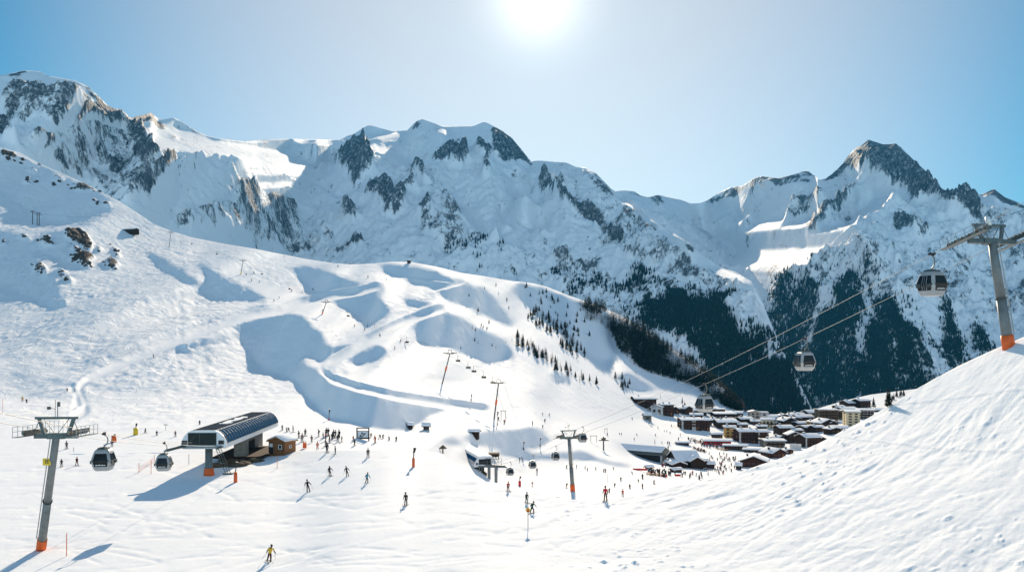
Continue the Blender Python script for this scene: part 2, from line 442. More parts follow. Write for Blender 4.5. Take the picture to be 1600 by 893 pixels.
def build_ground():
    warp = 2.2
    shade = blur(poly_mask(SHADE_A, 2.5, 3, 14.0), 0.8, 2.2)
    road = blur(line_mask(ROADS), 0.5, 0.8)
    rock = poly_mask(ROCK_A, 2.5, 31, 8.0)
    bank = blur(line_mask([([(x - 0.5, y - w * 1.0 - 1.2) for x, y in pts], 1.1) for pts, w in ROADS[:3]]), .5, .6)
    shade = shade * (1 - np.clip(road * 1.3, 0, 1)); shade = np.maximum(shade, bank * np.clip((GX - 150) / 60, 0, 1) * .9)
    shade = shade * (1 - rock * 0.5)
    Ln = rbf(NEAR); Lf = rbf(FAR)
    k = np.clip((GX - 600) / 90.0, 0, 1); k = k * k * (3 - 2 * k)
    Ln = Lf * (1 - k) + Ln * k
    # base must recede upwards
    def mono(L):
        g = np.gradient(L, axis=0)
        g = np.maximum(g, 1.0 / F / (0.34 - np.minimum(TT, 0.2)))
        N = np.zeros_like(L); N[1:] = np.cumsum(0.5 * (g[1:] + g[:-1]), 0)
        N = N - N[40][None] + L[40][None]
        return N - blur(N - L, 25, 45)
    Lf = mono(blur(Lf, 4, 5)); Ln = blur(Ln, 4, 5)
    # solve for a surface whose slope towards the sun is steep where the hill throws shade, gentle on pistes and roads
    Ku = np.gradient(blur(Lf, 4, 4), axis=1) / (DP / F)
    Kt = np.gradient(Lf, axis=0) * F
    sK = TT + (1 + UU * Ku) / np.maximum(Kt, 1.0)
    s_lit = np.clip(sK, np.minimum(TT, .2) + 0.075, 0.14 + 0.8 * np.clip(TT, 0, .2))
    s_lit = blur(s_lit, 9, 5)
    gul = fbm((GX * .75 + GY * 1.6) / 75, (GY - .55 * GX) / 190, 4, 87, .55)
    s_lit = s_lit + (0.13 * gul + 0.03) * np.clip((655 - GY) / 60, 0, 1) * np.clip((900 - GX) / 120, 0.15, 1)
    s_t = s_lit * (1 - road) + np.minimum(s_lit, np.maximum(TT, 0) + 0.13) * road
    fl = np.clip((GY - 600) / 60, 0, 1) * np.clip((640 - GX) / 100, 0, 1)
    s_t = s_t * (1 - fl) + 0.02 * fl
    sh_t = 0.475 + 0.11 * fbm((GX - GY) / 60, (GX + 2.2 * GY) / 60, 3, 83) + 0.05 * fbm(GX / 14, GY / 9, 2, 85)
    s_t = s_t * (1 - shade) + sh_t * shade
    wgt = 0.35 + 1.2 * np.maximum(np.maximum(shade, road), 0.6 * fl)
    L = lsq_multi(Lf, s_t, wgt, ((10, 300), (5, 260), (2, 220)), 0.007, 0.09, 0.03)
    gmin = np.maximum(np.gradient(L, axis=0), 0.9 / F)
    Lm = np.zeros_like(L); Lm[1:] = np.cumsum(0.5 * (gmin[1:] + gmin[:-1]), 0)
    L = Lm - Lm[200][None] + L[200][None]
    k = np.clip((GX - 560) / 200.0, 0, 1); k = k * k * (3 - 2 * k)
    Ln = L * (1 - k) + Ln * k
    md = np.clip((GX - 760) / 300, 0, 1)
    sn = 0.015 + md * np.clip((GX - 900) / 500, 0, 1) * 0.02
    kk = np.clip((GX - 420) / 200.0, 0, 1); kk = kk * kk * (3 - 2 * kk)
    Rn = lsq_multi(Ln, sn, 0.05 + 0.6 * kk, ((10, 300), (5, 200)), 0.006, 0.3, 0.1)
    Ln = L * (1 - kk) + Rn * kk
    globals()['DBG_N'] = np.where(GY > EDGE[None], Ln, L)
    global LOGY_A
    LOGY_A = L
    # rows
    n1, n2 = 190, 400
    ybot = 925.0
    v = np.linspace(0, 1, n1)[:, None]
    e = EDGE[None, :]
    rowsN = ybot + (e - ybot) * v
    v2 = np.linspace(0, 1, n2)[:, None]
    rowsF = e + (TOP_A[None, :] - e) * v2
    YN = np.exp(sample(Ln, rowsN)); tN = (HY - rowsN) / F
    YF = np.exp(sample(L, rowsF)); tF = (HY - rowsF) / F
    YF = np.maximum(YF, YN[-1][None] * 1.002)
    # hidden dip between the near edge and the ground behind it
    w = np.array([0.06, 0.2, 0.4, 0.6, 0.8, 0.93])[:, None]
    YH = YN[-1][None] + (YF[0] - YN[-1])[None] * w
    gap = np.clip((YF[0] / YN[-1] - 1.02) * 3, 0, 1)[None]
    tH = tN[-1][None] - 0.020 * gap * np.sin(np.pi * w) - 0 * w
    # in front of the frame, towards the camera's feet
    fr = np.array([14, 22, 30, 38, 44])[:, None] / 48.0
    zb = (YN[0] * tN[0])[None]
    YP = YN[0][None] * fr; ZP = zb * (0.97 + 0.03 * fr)
    # behind the skyline
    bk = np.array([1.01, 1.03, 1.07, 1.14, 1.25, 1.4])[:, None]
    YB = YF[-1][None] * bk
    ZB = (YF[-1] * tF[-1])[None] - (YB - YF[-1][None]) * (0.25 + 1.1 * (bk - 1))
    Y = np.concatenate([YP, YN, YH, YF, YB], 0)
    Z = np.concatenate([ZP, YN * tN, YH * tH, YF * tF, ZB], 0)
    X = Y * UU[0][None]
    zone = np.concatenate([np.zeros(YP.shape), np.zeros(YN.shape), np.full(YH.shape, .5), np.ones(YF.shape), np.ones(YB.shape)], 0)
    rowpx = np.concatenate([np.full(YP.shape, ybot), rowsN, np.repeat(e, 6, 0), rowsF, np.repeat(TOP_A[None, :], 6, 0)], 0)
    sh = sample(shade, rowpx); rd = np.clip(sample(blur(road, 1.0, 1.0), rowpx), 0, 1); rk = sample(blur(rock, .4, .5), rowpx)
    # ---- relief
    pxs = np.broadcast_to(PXS[None], Y.shape)
    mound = np.clip((pxs - 760) / 260, 0, 1) * (zone < 0.6)
    near = (zone < 0.6)
    # near slope: wind crust, avalanche lumps and skied furrows running up to the right
    ca, sa = math.cos(0.62), math.sin(0.62)
    A = X * ca + Y * sa; B = -X * sa + Y * ca
    rid = fbm(A / 9.0, B / 2.1, 4, 5, 0.55)
    rid2 = fbm(A / 22.0, B / 6.0, 3, 9)
    lump = np.clip(fbm(X / 1.1, Y / 1.5, 3, 21) - 0.24, 0, 1) * np.clip(fbm(X / 14, Y / 14, 2, 33) * 2.0 + 0.25, 0, 1)
    patch = np.clip(0.45 + 1.5 * fbm(X / 16, Y / 16, 3, 35), 0.08, 1.3)
    rid = np.minimum(rid, 0.12 + 0.25 * rid)
    Z = Z + mound * patch * (0.19 * rid + 0.24 * rid2 + 0.08 * fbm(A / 2.2, B / 0.8, 3, 37)) + mound * (0.13 * fbm(X / 4.2, Y / 4.2, 4, 38, .6) + 0.8 * lump) + mound * 0.25 * fbm(X / 30, Y / 30, 2, 39)
    flat = 1.5 * np.clip((260 - Y) / 90, 0, 1) * (1 - mound) * np.where((zone > .6) & (pxs > 600), 0.4, 1)
    Z = Z + flat * (0.025 * fbm(X / 2.5, Y / 3.5, 3, 41) + 0.10 * fbm(X / 22, Y / 22, 2, 43) + 0.07 * np.clip(fbm(X / 9, Y / 4, 3, 47) - .15, 0, 1))
    # hillside: ungroomed snow with wind ribs, smoother on the pistes and in the village bowl
    off = np.clip((Y - 190) / 160, 0, 1) * (zone > .6) * (1 - rd)
    left = np.clip((520 - pxs) / 240, 0, 1)
    off = off * (0.45 + 0.75 * left)
    off = np.where((pxs > 900) & (rowpx > 640), off * 0.25, off)
    relief = 0.75 * fbm(X / 60, Y / 60, 2, 51) + 0.45 * fbm(X / 17 + .3 * Y / 17, Y / 17, 3, 57) + (0.50 * fbm(X / 5.0 + Y / 22.0, Y / 11.0, 2, 59) + 0.36 * fbm(X / 2.4 - Y / 30.0, Y / 7.0, 2, 63)) * np.clip(0.75 + 1.3 * fbm(X / 45, Y / 70, 2, 65), 0.1, 1.6)
    taper = np.clip((rowpx - TOP_A[None, :]) / 12, 0.15, 1)
    Z = Z + off * relief * (1 + 0.15 * sh) * taper
    bkS = sample(bank, rowpx) * (zone > .6) * (pxs < 780); rdn = np.clip(sample(blur(line_mask(ROADS[:5]), .5, .8), rowpx), 0, 1) * (zone > .6)
    Z = Z + (2.4 * bkS - 1.3 * rdn) * np.clip(Y / 480, .4, 2)
    rr = rk * (zone > .6)
    Z = Z + rr * (2.0 + 5.0 * fbm(X / 9, Y / 9, 3, 71, ridged=True)) * np.clip((rowpx - TOP_A[None, :]) / 6, 0.3, 1)
    rt = random.Random(4); tl = []
    for i in range(210):
        x, y = rt.uniform(-60, 1500), rt.uniform(705, 900); a = rt.uniform(-.5, .25) if x < 800 else rt.uniform(-.75, -.25); pts = [(x, y)]; c = rt.uniform(-.05, .05)
        for q in range(rt.randint(6, 22)):
            x += 14 * math.cos(a); y += 14 * math.sin(a) * (.55 if x < 800 else .9); a += c + rt.uniform(-.05, .05); pts.append((x, y))
        tl.append((pts, rt.choice([.7, .9, 1.3])))
    trk = blur(line_mask(tl), .4, .4)
    trS = sample(trk, rowpx)
    Z = Z - trS * (zone < .6) * np.clip(Y / 90, .4, 1.4) * 0.17 * np.clip(.45 + fbm(X / 3, Y / 3, 2, 77), 0, 1)
    fine = np.clip(0.95 - Y / 420, 0, 1) * (0.7 + 0.3 * mound)
    rough = np.clip((Y - 160) / 260, 0, 1) * (1 - 0.85 * rd) * (0.25 + 0.55 * left) * np.where((pxs > 900) & (rowpx > 640), .35, 1.0)
    rough = rough + 0.10 * mound
    return grid_mesh("ground", X, Y, Z, dict(rock=rk, fine=fine, rough=rough), ground_mat())

# ================================================================== FAR RANGE (left and middle)
TOP_C = curve([(-260, 150), (-100, 128), (0, 118), (20, 114), (45, 111), (62, 112), (75, 119), (117, 126), (140, 137), (155, 152), (168, 165), (178, 170), (190, 172), (203, 185), (213, 183), (225, 180),
               (236, 176), (245, 184), (255, 187), (272, 184), (285, 191), (300, 202), (320, 211), (340, 216), (380, 221), (400, 219), (440, 217), (500, 218), (530, 219), (545, 211), (555, 208),
               (567, 200), (577, 195), (590, 199), (612, 205), (636, 204), (650, 190), (659, 186), (670, 190), (692, 197), (710, 198), (740, 197), (757, 190), (775, 199), (800, 216), (815, 234),
               (830, 252), (842, 251), (855, 252), (870, 253), (885, 254), (900, 261), (915, 262), (930, 270), (945, 285), (957, 296), (975, 307), (1000, 326), (1020, 345), (1045, 360), (1075, 378),
               (1100, 400), (1125, 418), (1150, 425), (1175, 440), (1190, 470), (1205, 505), (1222, 545), (1245, 590), (1270, 640), (1300, 690)])
LIT_C = [
    [(230, 212), (250, 192), (258, 190), (275, 186), (290, 200), (330, 217), (400, 221), (450, 219), (520, 220), (535, 221), (560, 218), (590, 212), (630, 207), (636, 210), (620, 217), (600, 222), (575, 225), (545, 229), (520, 229), (470, 224), (455, 229), (447, 236), (455, 243), (475, 250), (490, 258), (515, 254), (525, 257), (505, 262), (494, 268), (498, 272), (490, 285), (493, 293), (480, 298), (470, 290), (450, 280), (430, 280), (420, 292), (405, 303), (398, 298), (400, 280), (390, 265), (350, 255), (330, 255), (310, 253), (290, 255), (275, 258), (262, 262), (255, 250), (242, 230)],
    [(232, 285), (250, 280), (262, 295), (264, 313), (240, 316)], [(215, 322), (240, 318), (262, 310), (283, 323), (255, 332), (225, 330)],
    [(405, 298), (430, 282), (460, 284), (492, 294), (470, 302), (440, 298), (420, 306)],
    [(560, 226), (585, 229), (607, 230), (618, 235), (633, 246), (650, 256), (662, 268), (645, 262), (634, 264), (622, 252), (604, 244), (577, 238)],
    [(676, 202), (710, 198), (700, 205), (716, 222), (704, 218), (690, 211)],
    [(785, 312), (800, 306), (820, 307), (845, 324), (848, 333), (830, 322), (800, 316)], [(825, 360), (850, 353), (858, 365), (845, 366)], [(772, 347), (788, 342), (790, 352), (812, 368), (790, 362)],
    [(690, 305), (697, 304), (715, 322), (750, 354), (800, 390), (830, 402), (796, 394), (745, 360), (712, 332)],
    [(150, 135), (135, 136), (148, 152), (158, 166), (152, 166), (138, 150), (118, 128), (124, 128)],
    [(815, 261), (842, 264), (840, 269), (820, 266)], [(842, 287), (858, 268), (861, 270), (850, 288)], [(868, 287), (880, 277), (905, 272), (910, 275), (890, 280), (872, 290)],
    [(975, 306), (1000, 327), (1020, 346), (1012, 346), (990, 330), (970, 312)], [(1000, 330), (1040, 350), (1068, 362), (1050, 360), (1015, 345)], [(1025, 356), (1060, 368), (1078, 378), (1050, 374)],
    [(430, 298), (455, 318), (470, 338), (464, 338), (445, 318), (425, 302)], [(145, 245), (165, 260), (200, 285), (196, 290), (170, 268), (145, 252)], [(170, 280), (188, 300), (184, 306), (168, 288)], [(190, 205), (215, 232), (226, 256), (216, 252), (198, 225)],
    [(1085, 405), (1110, 418), (1140, 424), (1172, 438), (1185, 450), (1165, 444), (1120, 430)],
]
ROCK_C = [
    ([(0, 122), (20, 117), (40, 112), (42, 115), (30, 122), (10, 123)], .9),
    ([(2, 175), (10, 165), (30, 157), (60, 153), (75, 157), (95, 160), (100, 150), (110, 142), (125, 145), (140, 158), (148, 162), (135, 165), (130, 170), (115, 175), (105, 190), (95, 200), (80, 197), (80, 190), (60, 180), (40, 190), (18, 200), (10, 190)], .56),
    ([(-200, 185), (8, 190), (15, 200), (8, 215), (-200, 225)], .7), ([(5, 225), (30, 222), (28, 236), (5, 232)], .5), ([(48, 222), (85, 218), (80, 228), (55, 234)], .5),
    ([(120, 134), (140, 138), (155, 152), (168, 165), (178, 168), (190, 170), (200, 181), (205, 190), (215, 198), (225, 212), (235, 225), (245, 240), (255, 250), (240, 255), (225, 252), (215, 245), (205, 230), (190, 215), (170, 205), (160, 200), (150, 195), (140, 195), (120, 205), (105, 215), (90, 230), (80, 245), (62, 255), (75, 238), (95, 220), (115, 205), (140, 185), (150, 172), (150, 160), (135, 142)], .82),
    ([(120, 200), (200, 225), (250, 262), (270, 262), (278, 268), (250, 280), (235, 295), (230, 313), (200, 320), (150, 300), (80, 262), (100, 225)], .47),
    ([(165, 258), (190, 255), (200, 268), (185, 280), (170, 275)], .72), ([(215, 265), (230, 270), (240, 285), (232, 295), (220, 285)], .75), ([(245, 265), (275, 260), (278, 270), (255, 280)], .85),
    ([(205, 183), (225, 178), (236, 174), (245, 184), (262, 205), (275, 218), (284, 225), (270, 218), (262, 205), (245, 201), (228, 200), (213, 190)], .8), ([(283, 190), (300, 200), (320, 211), (315, 212), (295, 203)], .75),
    ([(520, 270), (530, 255), (545, 240), (555, 228), (565, 235), (575, 240), (577, 252), (587, 265), (585, 278), (575, 280), (568, 283), (557, 295), (550, 292), (547, 282), (535, 278), (522, 272)], .85),
    ([(568, 318), (575, 300), (590, 295), (600, 290), (605, 300), (620, 310), (632, 320), (636, 332), (630, 340), (615, 348), (604, 348), (598, 342), (585, 335), (580, 322)], .72),
    ([(640, 270), (655, 275), (668, 290), (672, 300), (660, 302), (645, 292), (636, 280)], .7), ([(622, 312), (650, 305), (650, 312), (630, 320)], .7),
    ([(674, 245), (685, 235), (695, 225), (705, 220), (712, 228), (718, 243), (728, 252), (732, 262), (720, 272), (708, 270), (700, 262), (685, 257)], .82),
    ([(740, 235), (760, 234), (770, 240), (768, 248), (758, 252), (745, 248)], .8), ([(757, 258), (765, 260), (763, 275), (767, 288), (760, 292), (752, 287), (757, 275)], .72),
    ([(770, 196), (785, 204), (800, 214), (815, 232), (838, 264), (828, 262), (812, 256), (800, 255), (785, 254), (772, 250), (775, 240), (768, 230), (768, 212)], .85),
    ([(643, 203), (650, 190), (656, 188), (655, 200), (648, 204)], .85), ([(555, 220), (560, 208), (562, 218)], .8),
    ([(842, 290), (860, 296), (870, 310), (885, 325), (905, 335), (920, 330), (935, 335), (950, 352), (960, 372), (975, 375), (970, 380), (950, 372), (940, 360), (920, 345), (900, 340), (880, 335), (860, 315), (842, 308)], .72),
    ([(868, 296), (878, 300), (886, 318), (876, 316)], .75), ([(945, 355), (960, 358), (975, 370), (970, 378), (955, 378), (942, 370)], .8), ([(965, 330), (990, 325), (1010, 350), (1025, 368), (1015, 372), (1000, 358), (985, 350)], .6),
    ([(905, 264), (930, 270), (955, 295), (960, 310), (945, 312), (930, 300), (912, 280)], .62), ([(870, 254), (885, 255), (880, 262), (868, 258)], .6),
    ([(372, 318), (395, 305), (430, 300), (445, 310), (455, 330), (470, 345), (480, 370), (490, 395), (470, 400), (450, 395), (430, 400), (410, 385), (390, 360), (370, 340)], .47),
    ([(335, 340), (370, 340), (420, 370), (460, 400), (420, 395), (360, 380), (320, 365), (300, 360)], .40), ([(260, 335), (320, 340), (340, 360), (300, 362), (270, 350)], .42),
    ([(665, 340), (690, 310), (715, 330), (740, 360), (780, 385), (740, 400), (700, 390), (660, 370), (655, 350)], .42), ([(655, 345), (668, 330), (676, 345), (665, 365)], .6),
    ([(855, 412), (880, 405), (900, 415), (935, 400), (942, 405), (930, 420), (900, 425), (890, 430), (870, 425)], .62), ([(975, 392), (985, 395), (982, 410), (975, 408)], .7), ([(1070, 380), (1085, 385), (1085, 396), (1075, 394)], .7),
    ([(530, 340), (560, 350), (555, 360), (535, 355)], .5), ([(545, 385), (567, 383), (565, 392), (548, 392)], .7), ([(495, 355), (560, 395), (520, 400), (480, 385)], .4),
    ([(-260, 100), (1300, 100), (1300, 700), (-260, 700)], .05),
    ([(940, 300), (1010, 350), (1100, 420), (1180, 460), (1150, 470), (1050, 430), (960, 400), (930, 380), (925, 340)], .38),
]
FOREST_C = [
    ([(1000, 490), (1030, 485), (1060, 490), (1095, 500), (1125, 518), (1152, 536), (1190, 555), (1230, 575), (1290, 690), (1160, 690), (1100, 580), (1020, 520)], .95),
    ([(850, 430), (880, 425), (930, 425), (980, 430), (1040, 440), (1090, 460), (1130, 490), (1190, 520), (1230, 560), (1290, 690), (1160, 690), (1080, 580), (930, 470), (880, 460)], .40),
    ([(985, 415), (1020, 432), (1060, 450), (1030, 470), (1000, 455), (985, 440)], .62),
    ([(720, 350), (780, 390), (830, 410), (850, 440), (800, 440), (740, 430), (690, 400)], .22),
    ([(1030, 430), (1100, 450), (1180, 490), (1210, 540), (1190, 548), (1130, 500), (1060, 465)], .32),
]
# ================================================================== RIGHT MASSIF with the pass behind the village
TOP_D = curve([(880, 300), (957, 299), (975, 297), (990, 298), (1000, 305), (1015, 308), (1030, 304), (1045, 308), (1065, 312), (1080, 318), (1095, 317), (1105, 313), (1125, 300), (1140, 293), (1160, 290),
               (1180, 278), (1190, 275), (1215, 278), (1240, 272), (1262, 266), (1275, 276), (1280, 281), (1290, 278), (1305, 268), (1318, 255), (1328, 240), (1338, 230), (1345, 227), (1357, 217), (1366, 221),
               (1380, 225), (1400, 224), (1410, 232), (1430, 252), (1450, 270), (1465, 292), (1480, 298), (1487, 296), (1500, 301), (1530, 304), (1553, 295), (1570, 308), (1600, 320), (1700, 335), (1860, 350)])
LIT_D = [
    [(1095, 362), (1103, 334), (1115, 327), (1106, 345), (1120, 340), (1134, 334), (1116, 352), (1130, 361), (1160, 363), (1172, 352), (1176, 344), (1200, 342), (1235, 328), (1262, 312), (1292, 292), (1318, 272), (1312, 283), (1280, 302), (1245, 322), (1226, 350), (1215, 358), (1245, 345), (1262, 337), (1290, 330), (1312, 305), (1340, 275), (1330, 292), (1300, 325), (1268, 352), (1270, 360), (1300, 356), (1330, 338), (1362, 312), (1392, 304), (1382, 325), (1352, 344), (1322, 366), (1305, 385), (1280, 402), (1255, 420), (1225, 432), (1207, 455), (1196, 495), (1184, 510), (1178, 500), (1188, 470), (1192, 455), (1180, 440), (1150, 425), (1130, 412), (1143, 402), (1143, 386), (1120, 376)],
    [(1245, 590), (1262, 597), (1285, 606), (1280, 610), (1255, 602)],
    [(1360, 312), (1372, 304), (1394, 306), (1386, 320), (1366, 332)],
    [(1184, 300), (1200, 296), (1196, 302)],
]
ROCK_D = [
    ([(1275, 288), (1300, 268), (1318, 252), (1328, 238), (1338, 228), (1345, 225), (1357, 214), (1380, 221), (1400, 221), (1415, 236), (1430, 250), (1450, 268), (1465, 290), (1475, 298), (1480, 310), (1470, 320), (1478, 330), (1500, 330), (1530, 350), (1530, 365), (1500, 358), (1480, 352), (1460, 330), (1450, 326), (1430, 320), (1410, 305), (1390, 295), (1370, 290), (1350, 280), (1335, 272), (1320, 275), (1300, 280)], .80),
    ([(1338, 228), (1357, 217), (1362, 235), (1352, 250), (1338, 240)], .85), ([(1340, 255), (1365, 250), (1392, 270), (1394, 285), (1370, 282), (1345, 270)], .85), ([(1396, 250), (1410, 250), (1425, 278), (1410, 280)], .8), ([(1440, 270), (1460, 290), (1470, 310), (1455, 318), (1440, 300)], .85),
    ([(1478, 310), (1500, 312), (1530, 335), (1532, 362), (1505, 356), (1482, 345)], .8),
    ([(1530, 303), (1553, 293), (1570, 306), (1600, 322), (1620, 332), (1580, 327), (1560, 322), (1540, 315)], .75),
    ([(1225, 340), (1260, 318), (1290, 300), (1290, 318), (1260, 340), (1230, 352)], .5), ([(1258, 355), (1280, 335), (1310, 320), (1340, 305), (1330, 320), (1300, 345), (1262, 368)], .62),
    ([(1320, 345), (1340, 330), (1330, 345), (1325, 360)], .6), ([(1395, 345), (1415, 350), (1430, 365), (1455, 380), (1440, 385), (1410, 370), (1395, 360)], .6),
    ([(1125, 300), (1140, 293), (1160, 288), (1180, 275), (1190, 273), (1215, 276), (1240, 270), (1262, 264), (1275, 275), (1268, 285), (1240, 290), (1210, 290), (1200, 287), (1180, 290), (1160, 300), (1140, 310), (1110, 320), (1105, 313)], .55),
    ([(1160, 312), (1185, 305), (1185, 320), (1165, 326)], .6), ([(1015, 306), (1030, 302), (1038, 318), (1030, 330), (1020, 318)], .6), ([(975, 298), (1010, 305), (1000, 312), (980, 306)], .5),
    ([(1290, 400), (1600, 380), (1700, 500), (1480, 500), (1340, 450), (1280, 440)], .34), ([(1200, 365), (1240, 355), (1240, 380), (1205, 395)], .3),
    ([(900, 250), (1900, 250), (1900, 700), (900, 700)], .07), ([(1490, 350), (1620, 340), (1620, 420), (1540, 400)], .4),
]
FOREST_D = [
    ([(1195, 520), (1205, 490), (1215, 460), (1235, 445), (1250, 440), (1268, 452), (1282, 465), (1276, 490), (1268, 520), (1262, 545), (1266, 570), (1275, 640), (1150, 640)], .88),
    ([(1310, 470), (1330, 450), (1342, 458), (1350, 480), (1342, 520), (1336, 550), (1345, 580), (1362, 640), (1262, 640), (1262, 560), (1280, 515)], .95),
    ([(1372, 475), (1385, 468), (1396, 492), (1420, 520), (1440, 555), (1458, 595), (1440, 640), (1356, 640), (1350, 585), (1360, 530)], .95),
    ([(1470, 495), (1478, 490), (1492, 515), (1508, 560), (1495, 590), (1480, 590), (1472, 550)], .9), ([(1518, 508), (1535, 530), (1548, 550), (1560, 575), (1530, 575), (1520, 545)], .85),
    ([(1345, 415), (1375, 425), (1392, 455), (1380, 470), (1360, 480), (1350, 460)], .4),
    ([(1180, 590), (1240, 600), (1440, 608), (1700, 600), (1700, 720), (1180, 720)], .95),
    ([(1200, 430), (1300, 420), (1420, 470), (1480, 560), (1600, 560), (1700, 620), (1200, 620)], .24),
    ([(1180, 500), (1205, 470), (1230, 440), (1245, 425), (1290, 405), (1300, 430), (1270, 450), (1210, 500), (1190, 560)], .42),
]

RIB_C = [q for q in LIT_C[3:] if min(x for x, y in q) > 220]
LIT_C = LIT_C[:3]
RIB_C += [[(690, 303), (700, 303), (722, 326), (716, 328)], [(560, 221), (600, 214), (636, 208), (640, 212), (604, 221), (575, 226)], [(868, 262), (885, 256), (888, 259), (872, 268)], [(905, 262), (918, 262), (930, 270), (926, 272)],
          [(955, 300), (972, 312), (986, 326), (980, 327), (964, 313)], [(1020, 372), (1040, 380), (1052, 392), (1046, 393), (1030, 382)], [(395, 300), (412, 296), (420, 304), (404, 306)], [(440, 304), (452, 312), (462, 328), (456, 328), (444, 314)],
          [(118, 128), (130, 134), (150, 158), (146, 160), (128, 140)], [(236, 178), (246, 186), (258, 202), (252, 200), (240, 186)]]
RIB_D = [[(1140, 352), (1160, 340), (1172, 344), (1160, 352)], [(1184, 300), (1198, 296), (1204, 300), (1190, 304)], [(1400, 305), (1412, 312), (1430, 326), (1424, 327), (1406, 314)], [(1345, 232), (1350, 240), (1346, 252), (1342, 244)], [(1212, 420), (1240, 404), (1262, 398), (1244, 412), (1220, 426)], [(1490, 302), (1500, 306), (1512, 318), (1504, 316)]]
CUT_D = [[(1205, 352), (1240, 335), (1290, 303), (1318, 280), (1312, 296), (1280, 318), (1262, 332), (1225, 354), (1208, 364)], [(1230, 374), (1258, 354), (1300, 326), (1335, 300), (1332, 312), (1300, 342), (1262, 368), (1235, 387)],
         [(1270, 400), (1300, 376), (1330, 358), (1352, 348), (1330, 368), (1300, 394), (1262, 418), (1250, 416)], [(1190, 380), (1215, 372), (1225, 380), (1200, 392)], [(1205, 410), (1225, 402), (1228, 410), (1208, 420)], [(1100, 345), (1112, 340), (1118, 350), (1104, 356)]]
def build_massif(name, x0, x1, top, lit, ribs, cuts, rock, forest, bottom, slope, relief, seeds, lit_slope, mat, nrows=300):
    """rows from a hidden foot up to the skyline; slope angles come from where the sun reaches"""
    lm = blur(poly_mask(lit, 3.0, seeds, 18.0) * (1 - poly_mask(cuts, 3.0, seeds + 5, 12.0) if cuts else 1), 0.8, 1.0)
    rb = blur(poly_mask(ribs, 1.5, seeds + 9, 10.0), 0.5, 0.7)
    lm1 = lm * (1 - rb); lm = np.maximum(lm, rb)
    rk = np.clip(blur(poly_mask(rock, 4.0, seeds + 40, 20.0), 1.0, 1.0), 0, 1)
    fm = np.clip(blur(poly_mask(forest, 5.0, seeds + 70, 18.0), 1.5, 2.5), 0, 1) if forest else rk * 0
    py0, L0 = bottom                                  # per column foot row and log depth
    row0 = int(PYS[0] - py0)
    L = np.repeat(L0[None], len(PYS), 0) + np.clip((PYS[0] - row0 - 0 - PYS)[:, None], 0, None) * 0.0
    dt = 1.0 / F
    steep = slope + 0.14 * np.clip((330 - GX) / 80, 0, 1)
    aside = np.clip((np.abs(UU) - 0.10) / 0.15, 0, 1)
    lit_t = (TT + 0.06) * (1 - aside) + lit_slope * aside
    tgt0 = steep * (1 - lm) + np.maximum(TT + 0.12, 0.15) * lm
    tgt = steep * (1 - lm) + lit_t * lm
    base = np.maximum(tgt - TT, 0.02)
    L = L0[None] + np.zeros_like(TT)
    for it in range(6):
        Lu = np.clip(UU * np.gradient(blur(L, 6, 4), axis=1) / (DP / F), -0.35, 0.6)
        g = (1 + Lu) / np.maximum(tgt0 - TT, 0.05)
        g = np.clip(g, 0.5, 40)
        N = np.zeros_like(L)
        N[1:] = np.cumsum(0.5 * (g[1:] + g[:-1]) * dt, 0)
        N = N - N[row0][None] + L0[None]
        L = blur(N, 5.0, 0.8) * 0.75 + 0.25 * blur(N, 16, 3)
    st = 2
    wg = 0.35 + 0.65 * lm * (0.3 + 0.7 * aside)
    L = lsq_multi(L, tgt, wg, ((10, 400), (5, 320), (2, 180)), 0.0012, 0.07, 0.06)
    L = L * 0.35 + 0.65 * blur(L, 2.0, 2.5)
    if DEBUG:
        Lu = np.gradient(L, axis=1) / (DP / F); Lt = np.gradient(L, axis=0) * F
        zy = TT + (1 + UU * Lu) / Lt
        vis = (GY > top[None]) & (GY < 640) & (GX > x0) & (GX < x1)
        for nm, mk in (('lit', lm > .8), ('shade', lm < .1)):
            q = zy[vis & mk]; print(name, nm, np.percentile(q, [5, 25, 50, 75, 95]).round(2), 'Y', np.exp(L[vis & mk]).min().round(), np.exp(L[vis & mk]).max().round())
    gmin = np.maximum(np.gradient(L, axis=0), 0.35 / F)
    Lm = np.zeros_like(L); Lm[1:] = np.cumsum(0.5 * (gmin[1:] + gmin[:-1]), 0)
    L = Lm - Lm[row0][None] + L[row0][None]
    c = (PXS >= x0) & (PXS <= x1)
    top = top[c][None]
    v = np.linspace(0, 1, nrows)[:, None]
    rows = py0 + (top - py0) * v
    sub = lambda R: sample(R[:, c], rows)
    Y = np.exp(sub(L)); t = (HY - rows) / F
    X = Y * UU[0][c][None]; Z = Y * t
    lmS, rkS, fmS = sub(lm), sub(rk), sub(fm)
    # relief: spurs and gullies along the fall line; damped on snow fields, at the foot and on the skyline
    amp, wl = relief
    edge = np.clip((rows - top) / 40, 0.02, 1) ** 1.3
    wx = X + 0.25 * wl * fbm(X / wl / 1.6, (Y + Z) / wl / 1.6, 2, seeds + 3)
    wz = (Y * 0.8 + Z) + 0.25 * wl * fbm(X / wl / 1.6 + 9, (Y + Z) / wl / 1.6, 2, seeds + 4)
    r1 = fbm(wx / wl, wz / (wl * 1.9), 7, seeds + 1, 0.56, 2.05, ridged=True)
    r2 = fbm(X / (wl * .22), (Y + Z) / (wl * .5), 4, seeds + 2, 0.55)
    k = (1 - 0.35 * np.clip((330 - (CX + F * X / Y)) / 80, 0, 1)) * (0.40 + 0.85 * np.clip(rkS * 1.4 + fmS * .3, 0, 1)) * (1 - 0.85 * lmS)
    r3 = fbm(X / (wl * .075), (Y * .7 + Z) / (wl * .13), 4, seeds + 6, 0.6, ridged=True)
    Z = Z + edge * amp * k * (0.85 * (r1 - 0.25) + 0.30 * r2 + 0.17 * (r3 - .2))
